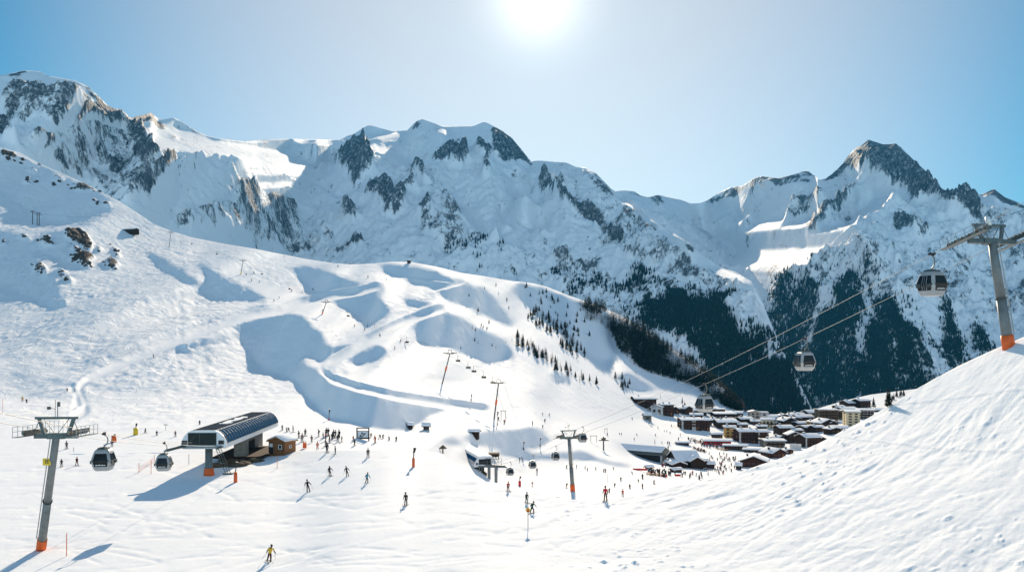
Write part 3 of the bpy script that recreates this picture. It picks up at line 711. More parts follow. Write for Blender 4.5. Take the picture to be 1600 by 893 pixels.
    # jagged skyline
    Z = Z + (1 - edge) * amp * 0.05 * rkS * fbm(X / (wl * .1), X * 0 + .5, 3, seeds + 8)
    bk = np.array([1.01, 1.03, 1.08, 1.16])[:, None]
    YB = Y[-1][None] * bk; ZB = Z[-1][None] - (YB - Y[-1][None]) * 0.9
    Yf = Y[0][None] * np.array([0.9])[:, None]; Zf = Z[0][None] * 1.0 - 60
    Xb = YB * UU[0][c][None]; Xf = Yf * UU[0][c][None]
    ext = lambda a: np.concatenate([a[:1], a, np.repeat(a[-1:], 4, 0)], 0)
    return grid_mesh(name, np.concatenate([Xf, X, Xb]), np.concatenate([Yf, Y, YB]), np.concatenate([Zf, Z, ZB]), dict(rock=ext(rkS), forest=ext(fmS)), mat)

def valley_floor():
    """one wide sheet under everything, out past the ranges"""
    m = simple("valley_snow", (0.8, 0.82, 0.86), 0.8, 0, 0.06, 0.002)
    xs = np.linspace(-16000, 16000, 60); ys = np.linspace(-1500, 22000, 60)
    X, Y = np.meshgrid(xs, ys)
    Z = -330 + 25 * fbm(X / 1500, Y / 1500, 3, 5) + 0 * X
    return grid_mesh("terrain", X, Y, Z, {}, m)

GROUND = build_ground()
MM = mountain_mat("mountain_rock_snow")
footC = curve([(-260, 7.35), (0, 7.5), (150, 7.62), (300, 7.85), (450, 7.85), (700, 7.85), (850, 7.83), (1000, 7.78), (1150, 7.7), (1300, 7.6)])
footD = curve([(880, 8.1), (1100, 8.0), (1200, 7.95), (1300, 7.9), (1450, 7.88), (1600, 7.85), (1860, 7.8)])
RANGE_C = build_massif("mountain", -240, 1300, TOP_C, LIT_C, RIB_C, None, ROCK_C, FOREST_C, (700.0, footC - 0.15), 0.63, (165.0, 480.0), 100, 0.17, MM, 330)
RANGE_D = build_massif("mountain", 900, 1840, TOP_D, LIT_D, RIB_D, None, ROCK_D, FOREST_D, (720.0, footD - 0.12), 0.63, (190.0, 560.0), 300, 0.09, MM, 330)
FLOOR = valley_floor()

def bvh_of(o):
    return BVHTree.FromPolygons([v.co[:] for v in o.data.vertices], [p.vertices[:] for p in o.data.polygons])
BVH = bvh_of(GROUND)
_v = GROUND.data.vertices; _nc = len(PXS); _r0 = 5 + 190 + 6
BVH_FAR = BVHTree.FromPolygons([v.co[:] for v in _v], [p.vertices[:] for p in GROUND.data.polygons if min(p.vertices) >= _r0 * _nc])
def at_far(px, py):
    """ground of the bowl behind the near slope, also where the near slope hides it"""
    e = float(np.interp(px, PXS, EDGE)) - 1.5
    q = min(py, e)
    d = Vector(((px - CX) / F, 1.0, (HY - q) / F)).normalized()
    h = BVH_FAR.ray_cast(Vector((0, 0, 0)), d)[0]
    if h is None:
        return None
    if py <= e:
        return h
    return pt(px, py, h.y * (1 - .0008 * (py - e)))
def at(px, py):
    """the point of the ground seen at a photo pixel"""
    d = Vector(((px - CX) / F, 1.0, (HY - py) / F)).normalized()
    h = BVH.ray_cast(Vector((0, 0, 0)), d)
    return h[0] if h[0] is not None else None
def drop(x, y, z0=900.0):
    h = BVH.ray_cast(Vector((x, y, z0)), Vector((0, 0, -1)))
    return h[0].z if h[0] is not None else -60.0
def pt(px, py, Y):
    return Vector(((px - CX) / F * Y, Y, (HY - py) / F * Y))
# ================================================================== builders for the things
class MB:
    """collects simple solids; build() links them as one mesh object"""
    def __init__(self):
        self.v = []; self.f = []
    def add(self, vs, fs):
        n = len(self.v)
        self.v += [tuple(p) for p in vs]
        self.f += [tuple(i + n for i in f) for f in fs]
        return self
    def box(self, c, s, rz=0.0, taper=1.0):
        cx, cy, cz = c; hx, hy, hz = s[0] / 2, s[1] / 2, s[2] / 2
        ca, sa = math.cos(rz), math.sin(rz)
        vs = []
        for z, k in ((-hz, 1.0), (hz, taper)):
            for x, y in ((-hx, -hy), (hx, -hy), (hx, hy), (-hx, hy)):
                x *= k; y *= k
                vs.append((cx + x * ca - y * sa, cy + x * sa + y * ca, cz + z))
        return self.add(vs, [(3, 2, 1, 0), (4, 5, 6, 7), (0, 1, 5, 4), (1, 2, 6, 5), (2, 3, 7, 6), (3, 0, 4, 7)])
    def beam(self, p, q, w, h=None, up=(0, 0, 1), w2=None, h2=None):
        h = w if h is None else h
        w2 = w if w2 is None else w2; h2 = h if h2 is None else h2
        p = Vector(p); q = Vector(q); d = (q - p).normalized(); up = Vector(up)
        if abs(d.dot(up)) > 0.98:
            up = Vector((0, 1, 0))
        s = d.cross(up).normalized(); u = s.cross(d)
        vs = []
        for o, a, b in ((p, w / 2, h / 2), (q, w2 / 2, h2 / 2)):
            vs += [o - s * a - u * b, o + s * a - u * b, o + s * a + u * b, o - s * a + u * b]
        return self.add(vs, [(3, 2, 1, 0), (4, 5, 6, 7), (0, 1, 5, 4), (1, 2, 6, 5), (2, 3, 7, 6), (3, 0, 4, 7)])
    def tube(self, pts, r, n=8, r2=None):
        pts = [Vector(p) for p in pts]; m = len(pts); r2 = r if r2 is None else r2
        vs = []; fs = []
        for i, p in enumerate(pts):
            d = (pts[min(i + 1, m - 1)] - pts[max(i - 1, 0)]).normalized()
            a = Vector((0, 0, 1)) if abs(d.z) < 0.95 else Vector((0, 1, 0))
            s = d.cross(a).normalized(); u = s.cross(d)
            rr = r + (r2 - r) * i / max(1, m - 1)
            for k in range(n):
                t = 2 * math.pi * k / n
                vs.append(p + s * (math.cos(t) * rr) + u * (math.sin(t) * rr))
        for i in range(m - 1):
            for k in range(n):
                fs.append((i * n + k, i * n + (k + 1) % n, (i + 1) * n + (k + 1) % n, (i + 1) * n + k))
        fs.append(tuple(range(n - 1, -1, -1))); fs.append(tuple((m - 1) * n + k for k in range(n)))
        return self.add(vs, fs)
    def disc(self, c, axis, r, w, n=14):
        a = Vector(axis).normalized() * (w / 2); c = Vector(c)
        return self.tube([c - a, c + a], r, n)
    def prism(self, prof, y0, y1, close=True):
        """outline in x,z swept along y"""
        n = len(prof)
        vs = [(x, y0, z) for x, z in prof] + [(x, y1, z) for x, z in prof]
        fs = [(i, (i + 1) % n, n + (i + 1) % n, n + i) for i in range(n if close else n - 1)]
        if close:
            fs += [tuple(range(n - 1, -1, -1)), tuple(range(n, 2 * n))]
        return self.add(vs, fs)
    def loft(self, rings):
        n = len(rings[0]); vs = []; fs = []
        for r in rings:
            vs += r
        for i in range(len(rings) - 1):
            for k in range(n):
                fs.append((i * n + k, i * n + (k + 1) % n, (i + 1) * n + (k + 1) % n, (i + 1) * n + k))
        fs.append(tuple(range(n - 1, -1, -1))); fs.append(tuple((len(rings) - 1) * n + k for k in range(n)))
        return self.add(vs, fs)
    def blob(self, c, r, seed=0, k=0.25, nu=9, nv=6):
        rg = random.Random(seed); vs = []; fs = []
        for j in range(nv + 1):
            th = math.pi * j / nv
            for i in range(nu):
                ph = 2 * math.pi * i / nu
                q = 1 + k * (rg.random() - .5)
                vs.append((c[0] + r[0] * math.sin(th) * math.cos(ph) * q, c[1] + r[1] * math.sin(th) * math.sin(ph) * q, c[2] + r[2] * math.cos(th) * q))
        for j in range(nv):
            for i in range(nu):
                fs.append((j * nu + i, (j + 1) * nu + i, (j + 1) * nu + (i + 1) % nu, j * nu + (i + 1) % nu))
        return self.add(vs, fs)
    def mesh(self, name, mat, smooth=False):
        me = bpy.data.meshes.new(name)
        me.from_pydata(self.v, [], self.f)
        if smooth:
            me.polygons.foreach_set("use_smooth", [True] * len(me.polygons))
        me.update()
        if mat is not None:
            me.materials.append(mat)
        return me
    def build(self, name, mat, parent=None, smooth=False):
        o = bpy.data.objects.new(name, self.mesh(name, mat, smooth)); COL.objects.link(o)
        if parent is not None:
            o.parent = parent
        return o

def tag(o, label, cat, group=None, kind=None):
    if label:
        o["label"] = label
    if cat:
        o["category"] = cat
    if group:
        o["group"] = group
    if kind:
        o["kind"] = kind
    return o

def thing(name, label, cat, loc=(0, 0, 0), rz=0.0, group=None):
    o = bpy.data.objects.new(name, None); COL.objects.link(o)
    o.empty_display_size = 0.5
    o.location = loc; o.rotation_euler = (0, 0, rz)
    return tag(o, label, cat, group)

def copy_tree(o, parent=None, first=True):
    c = o.copy(); COL.objects.link(c)
    if parent is not None:
        c.parent = parent
    for ch in list(o.children):
        copy_tree(ch, c)
    return c

M = {}
M["galv"] = simple("galvanised_steel", (0.16, 0.18, 0.18), 0.55, 0.3, 0.18, 1.2)
M["dsteel"] = simple("dark_steel", (0.07, 0.085, 0.085), 0.5, 0.5, 0.2, 2.0)
M["gsteel"] = simple("green_grey_paint", (0.10, 0.125, 0.125), 0.55, 0.2, 0.2, 2.0)
M["orange"] = simple("orange_pad", (0.75, 0.12, 0.015), 0.6, 0, 0.12, 2.0)
M["red"] = simple("red_fabric", (0.55, 0.02, 0.03), 0.7, 0, 0.15, 4.0)
M["yellow"] = simple("yellow_paint", (0.75, 0.50, 0.02), 0.5, 0, 0.1, 4.0)
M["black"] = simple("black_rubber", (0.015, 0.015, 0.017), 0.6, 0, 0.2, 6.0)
M["white"] = simple("white_panel", (0.72, 0.73, 0.73), 0.45, 0.0, 0.06, 0.8)
M["silver"] = simple("silver_cabin", (0.34, 0.36, 0.37), 0.45, 0.4, 0.1, 2.0)
M["cabin_white"] = simple("cabin_white", (0.33, 0.34, 0.34), 0.4, 0.1, 0.08, 2.0)
M["wood"] = simple("wood_boards", (0.24, 0.105, 0.04), 0.75, 0, 0.45, 6.0, 0.3)
M["wood_l"] = simple("orange_wood", (0.30, 0.13, 0.045), 0.7, 0, 0.35, 5.0, 0.3)
M["dwood"] = simple("weathered_wood", (0.042, 0.026, 0.019), 0.9, 0, 0.45, 2.5, 0.1)
M["rwood"] = simple("red_brown_wood", (0.062, 0.027, 0.021), 0.85, 0, 0.35, 2.5, 0.1)
M["concrete"] = simple("concrete", (0.20, 0.19, 0.165), 0.9, 0, 0.25, 1.5, 0.2)
M["roof_grey"] = simple("roof_sheet", (0.045, 0.058, 0.080), 0.9, 0.0, 0.12, 0.7, 0.0)
M["plaster"] = simple("pale_plaster", (0.55, 0.54, 0.52), 0.9, 0, 0.12, 0.6, 0.2)
M["cream"] = simple("cream_plaster", (0.62, 0.52, 0.34), 0.9, 0, 0.12, 0.6, 0.2)
M["ochre"] = simple("ochre_plaster", (0.52, 0.30, 0.09), 0.9, 0, 0.12, 0.6, 0.2)
M["olive"] = simple("olive_boards", (0.15, 0.12, 0.07), 0.85, 0, 0.3, 0.8, 0.2)
M["beige"] = simple("beige_stone", (0.42, 0.37, 0.31), 0.9, 0, 0.15, 0.8, 0.2)
M["snow"] = simple("roof_snow", (0.86, 0.87, 0.89), 0.8, 0, 0.03, 0.5, 0.04)
M["earth"] = simple("muddy_ground", (0.10, 0.075, 0.05), 0.95, 0, 0.4, 1.5, 0.1)
M["thatch"] = simple("thatch", (0.16, 0.11, 0.07), 0.95, 0, 0.35, 6.0, 0.1)
M["skin"] = simple("skin", (0.50, 0.30, 0.22), 0.6, 0, 0, 1)
M["rock"] = simple("rock", (0.085, 0.068, 0.058), 0.9, 0, 0.5, 0.9, 0.2)

def glass_mat(name, col, rough=0.12, streak=False):
    m, nt, N, L, b = new_mat(name)
    b.inputs["Base Color"].default_value = list(col) + [1]
    b.inputs["Roughness"].default_value = rough
    b.inputs["Specular IOR Level"].default_value = 0.22
    return m
M["glass"] = glass_mat("dark_glass", (0.012, 0.017, 0.020))
M["cable"] = simple("steel_rope", (0.30, 0.31, 0.31), 0.6, 0.0, 0.05, 1.0, 0.1)
M["bglass"] = glass_mat("blue_polycarbonate", (0.02, 0.07, 0.14), 0.55)
M["bglass"].node_tree.nodes["Principled BSDF"].inputs["Specular IOR Level"].default_value = 0.0
M["wglass"] = glass_mat("window_glass", (0.03, 0.035, 0.045), 0.15)

def curve_pts(p, q, sag, n=16):
    p = Vector(p); q = Vector(q)
    return [p.lerp(q, i / n) - Vector((0, 0, sag * 4 * (i / n) * (1 - i / n))) for i in range(n + 1)]
# ================================================================== gondola line towers, cables, cabins
def lift_tower(label, base, top, ropedir, arm, train_len, nwheel, post_r, pad_h, ladder_side, sign, group="gondola lift towers", light=True):
    """base and top of the post; ropedir unit-ish direction of the ropes; arm = distance between the two ropes"""
    base = Vector(base); top = Vector(top)
    t = thing("lift_tower", label, "lift tower", base, 0, group)
    R = Vector(ropedir).normalized()
    S = Vector((R.y, -R.x, 0)).normalized()            # across the ropes
    U = S.cross(R).normalized() * (1 if S.cross(R).z > 0 else -1)
    h = top - base; ax = h.normalized()
    # post in two tapering sections with a flange
    m = MB(); mid = h * 0.46
    m.tube([h * -0.04, mid], post_r * 1.18, 20, post_r * 1.02); m.tube([mid, h], post_r * 1.02, 20, post_r * 0.86)
    m.build("post", M["galv"], t, True)
    MB().disc(mid, ax, post_r * 1.25, 0.12, 20).build("flange", M["dsteel"], t)
    MB().tube([h * -0.03 + ax * 0.02, ax * pad_h], post_r * 1.38, 20, post_r * 1.32).build("safety_pad", M["orange"], t, True)
    # ladder
    m = MB(); ls = Vector((ladder_side, -0.35, 0)).normalized()
    off = ls * (post_r * 1.25 + 0.12); w = Vector((ls.y, -ls.x, 0)) * 0.2
    a, b = ax * (pad_h + 0.2) + off, h + off * 0.85
    m.beam(a - w, b - w, 0.05); m.beam(a + w, b + w, 0.05)
    n = int((b - a).length / 0.32)
    for i in range(n):
        p = a.lerp(b, (i + .5) / n); m.beam(p - w, p + w, 0.035)
    m.build("ladder", M["silver"], t)
    # crossarm with its box head
    m = MB(); c = h + ax * 0.05
    m.beam(c - S * arm / 2 * 1.04, c + S * arm / 2 * 1.04, 0.42, 0.5, U)
    m.beam(c - S * arm * .2, c + S * arm * .2, 0.62, 0.62, U)
    m.build("crossarm", M["gsteel"], t)
    for sd in (-1, 1):
        o = c + S * (arm / 2 * sd) + U * 0.38
        m = MB()
        m.beam(o - R * train_len / 2, o + R * train_len / 2, 0.12, 0.26, U)
        for q in (-.25, .25):
            m.beam(o + R * train_len * q - R * train_len * .2 - U * .16, o + R * train_len * q + R * train_len * .2 - U * .16, 0.16, 0.16, U)
        tr = m.build("sheave_train", M["dsteel"], t)
        for i in range(nwheel):
            p = o + R * (train_len * ((i + .5) / nwheel - .5)) + U * 0.12 + S * (0.12 * sd)
            MB().disc(p, S, train_len / nwheel * 0.46, 0.12).build("sheave", M["thatch" if i % 2 else "galv"], tr, False)
        # catwalk beside the train, with handrail
        m = MB(); k = o + S * (0.75 * sd) - U * 0.34
        m.beam(k - R * train_len * .52, k + R * train_len * .52, 0.62, 0.06, U)
        m.build("catwalk", M["galv"], t)
        m = MB()
        for i in range(6):
            p = k + S * (.3 * sd) + R * train_len * (i / 5 - .5)
            m.beam(p, p + U * 1.05, 0.04)
        for z in (0.55, 1.05):
            m.beam(k + S * (.3 * sd) - R * train_len * .5 + U * z, k + S * (.3 * sd) + R * train_len * .5 + U * z, 0.04)
        m.build("handrail", M["silver"], t)
    # lifting frame above the arm
    m = MB(); fh = 1.9; fw = 1.72
    for sd in (-1, 1):
        m.beam(c + S * fw * 0.72 * sd + U * .2, c + S * fw * 1.05 * sd + U * fh, 0.32, 0.30, R)
        m.beam(c + S * 2.3 * sd + U * .4, c + S * fw * 1.0 * sd + U * fh * .95, 0.06)
        m.beam(c + S * fw * .1 * sd + U * .3, c + S * fw * .75 * sd + U * fh * .95, 0.06)
    m.beam(c - S * fw * 1.28 + U * fh, c + S * fw * 1.28 + U * fh, 0.26, 0.24, R)
    m.build("lifting_frame", M["gsteel"], t)
    m = MB()
    for i in range(7):
        p = c + S * fw * (i / 3 - 1) * .8 + R * .5 + U * .3
        m.beam(p, p + U * fh * .68, 0.035)
    for z in (.35, .68):
        m.beam(c - S * fw * .8 + R * .5 + U * (.3 + fh * z), c + S * fw * .8 + R * .5 + U * (.3 + fh * z), 0.035)
    m.build("guard_rail", M["silver"], t)
    if light:
        m = MB(); q = c + U * fh
        m.beam(q + S * .1, q + S * .1 + U * 1.3, 0.06); m.beam(q - S * .15, q - S * .15 + U * 1.9, 0.04)
        m.beam(q - S * .15 + U * .9, q - S * .8 + U * 1.15, 0.05); m.box(q - S * .8 + U * 1.05, (.28, .28, .3)); m.box(q + S * .2 + U * 1.45, (.2, .3, .5))
        m.build("anemometer_mast", M["dsteel"], t)
    else:
        MB().tube([c + U * fh, c + U * (fh + 1.0)], 0.28, 12, .26).build("warning_lamp", M["white"], t, True)
    if sign:
        k = h * 0.80 + Vector((-post_r * 1.05, -post_r * 1.05, 0))
        MB().box(k, (0.85, 0.05, 0.75)).build("number_plate", M["yellow"], t)
        mm = MB(); mm.box(k + Vector((-.08, -.035, .02)), (.09, .02, .42)); mm.box(k + Vector((.14, -.035, .02)), (.09, .02, .42))
        mm.build("plate_figures", M["black"], t)
    return t, base + c

D1 = (-0.05, 1.0, -0.02)
T1, C1 = lift_tower("tall grey lift tower with orange base pad and yellow plate, nearest on the left", at(64, 858), pt(88, 681, 94.0), (-0.06, 1.0, -0.03), 4.3, 5.4, 12, 0.42, 2.3, -1, True)
b2 = at(895, 767)
T2, C2 = lift_tower("slim lift tower with orange base pad in the middle of the piste", b2, pt(889, 684, b2.y - 1), (-0.265, 1.0, -0.18), 4.8, 5.6, 10, 0.48, 1.9, 1, False)
b3 = at(1576, 541)
T3, C3 = lift_tower("leaning lift tower with orange pads at the top of the near right slope", b3, pt(1550, 378, b3.y - 0.5), (-0.265, 1.0, -0.24), 6.0, 6.4, 12, 0.50, 1.3, 1, False, light=False)

def cable(label, pts, r, mat="dsteel", group="lift cables"):
    o = MB().tube(pts, r, 6).build("haul_cable", M[mat], None, True)
    return tag(o, label, "cable", group)

# left line: over the tower's two sheave trains into the big station
SA = Vector((1, 0.06, 0)).normalized()
def rope_through(C, arm, ropedir, sd):
    R = Vector(ropedir).normalized(); S = Vector((R.y, -R.x, 0)).normalized()
    return C + S * (arm / 2 * sd) + Vector((0, 0, 0.75))
ST_Y = at(323, 742).y - 1.4
ST2_Y = at_far(771, 752).y + 1.5
stn = lambda px, py, d=0: pt(px, py, ST_Y + d)
for sd, (px, py), lab in ((-1, (292, 696), "grey haul cable from the left tower's outer sheaves to the big station"), (1, (343, 697), "grey haul cable from the left tower's inner sheaves to the big station")):
    P = rope_through(C1, 4.3, (-0.06, 1, -0.03), sd); Q = pt(px, py, ST_Y)
    back = P + (P - Q).normalized() * 60 + Vector((0, 0, 3))
    cable(lab, curve_pts(back, P, 0.4, 8)[:-1] + curve_pts(P, Q, 0.5, 14), 0.028)
tag(MB().tube(curve_pts(pt(57, 644, 96) , pt(330, 690, ST_Y + 8), 1.2, 14), 0.016, 5).build("signal_cable", M["dsteel"]), "thin signal cable strung from the left tower's frame to the big station", "cable", "lift cables")
tag(MB().tube(curve_pts(pt(-40, 642, 60), pt(57, 643.5, 96), 0.2, 8), 0.016, 5).build("signal_cable", M["dsteel"]), "thin signal cable reaching the left tower's frame from the picture's edge", "cable", "lift cables")

# right line: station two - middle tower - right tower - beyond the frame
RD = (-0.265, 1, -0.22)
for sd, lab in ((-1, "upper haul cable running down to the valley past the right tower"), (1, "lower haul cable running down to the valley past the right tower")):
    P3 = rope_through(C3, 6.0, (-0.265, 1, -0.24), sd); P2 = rope_through(C2, 4.8, (-0.265, 1, -0.18), sd)
    Q = pt(772 if sd > 0 else 752, 727, ST2_Y + 2)
    out = P3 + (P3 - P2).normalized() * 60 + Vector((0, 0, 6))
    cable(lab, curve_pts(out, P3, 0.5, 8)[:-1] + curve_pts(P3, P2, 1.4, 24)[:-1] + curve_pts(P2, Q, 1.0, 12), 0.03, "cable")
    if sd < 0:
        CAB_UP = (P3, P2, Q)
    else:
        CAB_LO = (P3, P2, Q)
tag(MB().tube(curve_pts(C3 + Vector((2, 0, 3.0)), C3 + Vector((40, -100, 22)), 1, 8), 0.03, 5).build("signal_cable", M["dsteel"]), "thin signal cable rising from the right tower's frame", "cable", "lift cables")

def cabin_proto():
    """origin at the rope; hangs below; x across, y along the rope"""
    t = thing("gondola_cabin", "", "gondola cabin")
    H = 2.45; z0 = -1.75 - H
    prof = [(0.00, 0.70), (0.10, 0.78), (0.45, 0.90), (1.05, 1.02), (1.25, 1.02), (1.95, 0.86), (2.30, 0.74), (2.45, 0.62)]
    W, D = 1.08, 1.12
    def ring(z, k, grow=0.0):
        w, d = W * k + grow, D * k + grow; c = 0.22
        return [(-w + c, -d, z0 + z), (w - c, -d, z0 + z), (w, -d + c, z0 + z), (w, d - c, z0 + z), (w - c, d, z0 + z), (-w + c, d, z0 + z), (-w, d - c, z0 + z), (-w, -d + c, z0 + z)]
    MB().loft([ring(z, k) for z, k in prof]).build("shell", M["cabin_white"], t)
    def k_at(z):
        for (za, ka), (zb, kb) in zip(prof[:-1], prof[1:]):
            if za <= z <= zb:
                return ka + (kb - ka) * (z - za) / (zb - za)
        return 0.7
    def pane(side, u0, u1, za, zb, name, mat, proud=0.012, parent=None):
        m = MB(); zs = [za] + [z for z, _ in prof if za < z < zb] + [zb]
        vs = []
        for z in zs:
            k = k_at(z); w, d = W * k, D * k
            for u in (u0, u1):
                if side in (0, 1):
                    x = u * (w - 0.24); y = (-1 if side == 0 else 1) * (d + proud)
                else:
                    x = (-1 if side == 2 else 1) * (w + proud); y = u * (d - 0.24)
                vs.append((x, y, z0 + z))
        n = len(zs)
        fs = [(2 * i, 2 * i + 1, 2 * i + 3, 2 * i + 2) if side in (0, 3) else (2 * i + 1, 2 * i, 2 * i + 2, 2 * i + 3) for i in range(n - 1)]
        m.add(vs, fs)
        # give the pane a thickness
        base = len(vs)
        return m.build(name, mat, parent or t)
    pane(0, -0.96, 0.96, 0.52, 2.02, "front_window", M["glass"])
    pane(1, -0.96, 0.96, 0.52, 2.02, "rear_window", M["glass"])
    for s in (2, 3):
        pane(s, -0.98, -0.36, 0.52, 2.02, "side_window", M["glass"])
        pane(s, 0.36, 0.98, 0.52, 2.02, "side_window", M["glass"])
        d = pane(s, -0.31, 0.31, 0.20, 2.10, "door", M["silver"], 0.015)
        pane(s, -0.26, -0.03, 0.50, 2.00, "door_window", M["glass"], 0.03, d)
        pane(s, 0.03, 0.26, 0.50, 2.00, "door_window", M["glass"], 0.03, d)
    # belt rail, bumper, ski racks, white lettering strokes on the window foot
    m = MB()
    k = k_at(1.15)
    for x in (-1, 1):
        m.beam((x * W * (k + .03), -D * k * .9, z0 + 1.15), (x * W * (k + .03), D * k * .9, z0 + 1.15), 0.06, 0.10)
    for y in (-1, 1):
        m.beam((-W * k * .85, y * D * (k + .03), z0 + 1.15), (W * k * .85, y * D * (k + .03), z0 + 1.15), 0.06, 0.10)
    m.build("belt_rail", M["black"], t)
    for x in (-1, 1):
        for y in (-1, 1):
            MB().box((x * W * (k + .08), y * D * .55, z0 + 1.0), (0.10, 0.5, 0.35)).build("ski_rack", M["dsteel"], t)
    for sgn in (-1, 1):
        m = MB(); kk = k_at(.72); y = sgn * (D * kk + 0.035)
        for i, (x, w, hh) in enumerate(((-.42, .26, .10), (-.14, .18, .13), (.06, .14, .09), (.24, .16, .12), (.44, .14, .10))):
            m.box((x, y, z0 + .70 + (.02 if i % 2 else 0)), (w * .8, .012, hh))
        m.box((0, y + sgn * -.012, z0 + .70), (1.15, .008, .03)); m.build("lettering", M["white"], t)
    m = MB(); m.box((0, 0, z0 + H + .05), (1.1, 1.2, .10)); m.box((0, 0, z0 + H + .16), (.5, .6, .14)); m.box((-.45, 0, z0 + H + .12), (.12, 1.0, .12)); m.box((.45, 0, z0 + H + .12), (.12, 1.0, .12))
    m.build("roof_carrier", M["dsteel"], t)
    MB().tube([(0, 0, z0 + H + .1), (.02, .05, z0 + H + .3), (.38, .05, z0 + H + .62), (.46, .05, z0 + H + 1.0), (.40, .05, -.35), (.12, .03, -.12), (0, 0, -.02)], 0.075, 8).build("hanger", M["galv"], t, True)
    m = MB(); m.beam((0, -.42, .02), (0, .42, .05), .16, .2); m.disc((0.1, -.25, .12), (1, 0, 0), .1, .08); m.disc((0.1, .25, .14), (1, 0, 0), .1, .08); m.box((.12, 0, -.06), (.25, .2, .2))
    m.build("grip", M["black"], t)
    return t
CABIN = cabin_proto()
_cab_n = 0
def put_cabin(px, py, Y, cabin_px, rz, label, tilt=0.0):
    """px, py: where the cabin hangs on its rope; cabin_px: body height in the photo"""
    global _cab_n
    o = CABIN if _cab_n == 0 else copy_tree(CABIN)
    _cab_n += 1
    s = cabin_px * Y / F / 2.45
    o.location = pt(px, py, Y); o.rotation_euler = (0, 0, rz); o.scale = (s, s, s)
    tag(o, label, "gondola cabin", "gondola cabins on the lift lines")
    return o
def on_rope(seg, px):
    """point of a rope at a photo column"""
    a, b, sag = seg
    lo, hi = 0.0, 1.0
    pxa = CX + F * a.x / a.y; pxb = CX + F * b.x / b.y
    k = 0.5
    for _ in range(40):
        k = (lo + hi) / 2
        q = a.lerp(b, k)
        x = CX + F * q.x / q.y
        if (x > px) == (pxa > pxb):
            lo = k
        else:
            hi = k
    q = a.lerp(b, k) - Vector((0, 0, sag * 4 * k * (1 - k)))
    return q
def cabin_at(q, cabin_px, rz, label):
    o = put_cabin(0, 0, 1, 1, rz, label)
    s = min(1.25, max(0.8, cabin_px * q.y / F / 2.45))
    o.location = q; o.scale = (s, s, s)
    return o
P1a = rope_through(C1, 4.3, (-0.06, 1, -0.03), 1); Q1a = pt(343, 697, ST_Y)
cabin_at(on_rope((P1a, Q1a, 0.5), 162), 33, 0.10, "gondola cabin with dark windows beside the left lift tower")
cabin_at(on_rope((P1a, Q1a, 0.5), 256), 25, 0.12, "gondola cabin just entering the big grey roofed station")
cabin_at(on_rope((CAB_UP[0], CAB_UP[1], 1.4), 1456), 38, 0.42, "large gondola cabin next to the right tower, highest of all cabins")
cabin_at(on_rope((CAB_LO[0], CAB_LO[1], 1.4), 1257), 29, 0.22, "gondola cabin hanging before the dark wooded mountainside")
cabin_at(on_rope((CAB_LO[0], CAB_LO[1], 1.4), 1101), 25, 0.45, "pale gondola cabin hanging above the village chalets")
cabin_at(on_rope((CAB_UP[0], CAB_UP[1], 1.4), 910), 14, 0.2, "gondola cabin right beside the middle lift tower's arm")
cabin_at(on_rope((CAB_LO[1], CAB_LO[2], 1.0), 868), 13, 0.2, "gondola cabin just left of the middle lift tower")
cabin_at(on_rope((CAB_LO[1], CAB_LO[2], 1.0), 832), 12, 0.2, "gondola cabin midway between the middle tower and the white roofed station")
cabin_at(on_rope((CAB_LO[1], CAB_LO[2], 1.0), 797), 12, 0.2, "gondola cabin leaving the white roofed station")

# ================================================================== chairlift up the hill
def pylon(px_b, py_b, px_t, py_t, label, pad=None, arm=3.4):
    b = at(px_b, py_b)
    top = pt(px_t, py_t, b.y)
    t = thing("chairlift_pylon", label, "lift pylon", b, 0, "chairlift pylons on the hillside")
    h = top - b
    MB().tube([h * -.05, h], max(0.26, h.length * .017), 8, max(.2, h.length * .012)).build("mast", M["dsteel"], t)
    m = MB(); m.beam(h + Vector((-arm / 2, 0, 0)), h + Vector((arm / 2, 0, 0)), .32, .36)
    m.beam(h + Vector((-.6, 0, .1)), h + Vector((-.6, 0, 1.4)), .16); m.beam(h + Vector((.6, 0, .1)), h + Vector((.6, 0, 1.4)), .16); m.beam(h + Vector((-.7, 0, 1.4)), h + Vector((.7, 0, 1.4)), .16)
    m.build("crossarm", M["dsteel"], t)
    for s in (-1, 1):
        m = MB(); o = h + Vector((arm / 2 * s, 0, .2)); m.beam(o - Vector((1.4, 1.4, 0)) * .7, o + Vector((1.4, 1.4, 0)) * .7, .2, .3)
        m.build("sheave_train", M["dsteel"], t)
    if pad:
        a, bb = pad
        MB().tube([h * a, h * bb], max(.36, h.length * .028), 10).build("safety_pad", M["orange" if px_b != 376 else "yellow"], t)
    return top
pyl = [(264, 387, 267, 363, "chairlift pylon on the bare white ridge, highest of the chairlift's row", None), (376, 429, 380, 407, "chairlift pylon with yellow foot standing on the upper piste", (.02, .25)),
       (503, 491, 510, 472, "short chairlift pylon with red foot at the piste crossing", (.02, .22)), (691, 599, 703, 552, "tall leaning chairlift pylon with red pad above the winding track", (.42, .58)),
       (772, 655, 779, 598, "tallest chairlift pylon with red pad at the foot of the hill", (.40, .55))]
PT = [pylon(*p) for p in pyl]
for sd, lab in ((-1, "left hand chairlift cable climbing the hill over its pylons"), (1, "right hand chairlift cable climbing the hill over its pylons")):
    pts = []
    PP = [at(190, 352) + Vector((sd * 1.7, 0, 5))] + [p + Vector((sd * 1.7, 0, .4)) for p in PT] + [at(800, 668) + Vector((sd * 1.7, 0, 3))]
    for a, b in zip(PP[:-1], PP[1:]):
        pts += curve_pts(a, b, (b - a).length * .012, 8)[:-1]
    pts.append(PP[-1])
    tag(MB().tube(pts, 0.03, 5).build("haul_cable", M["dsteel"]), lab, "cable", "lift cables")
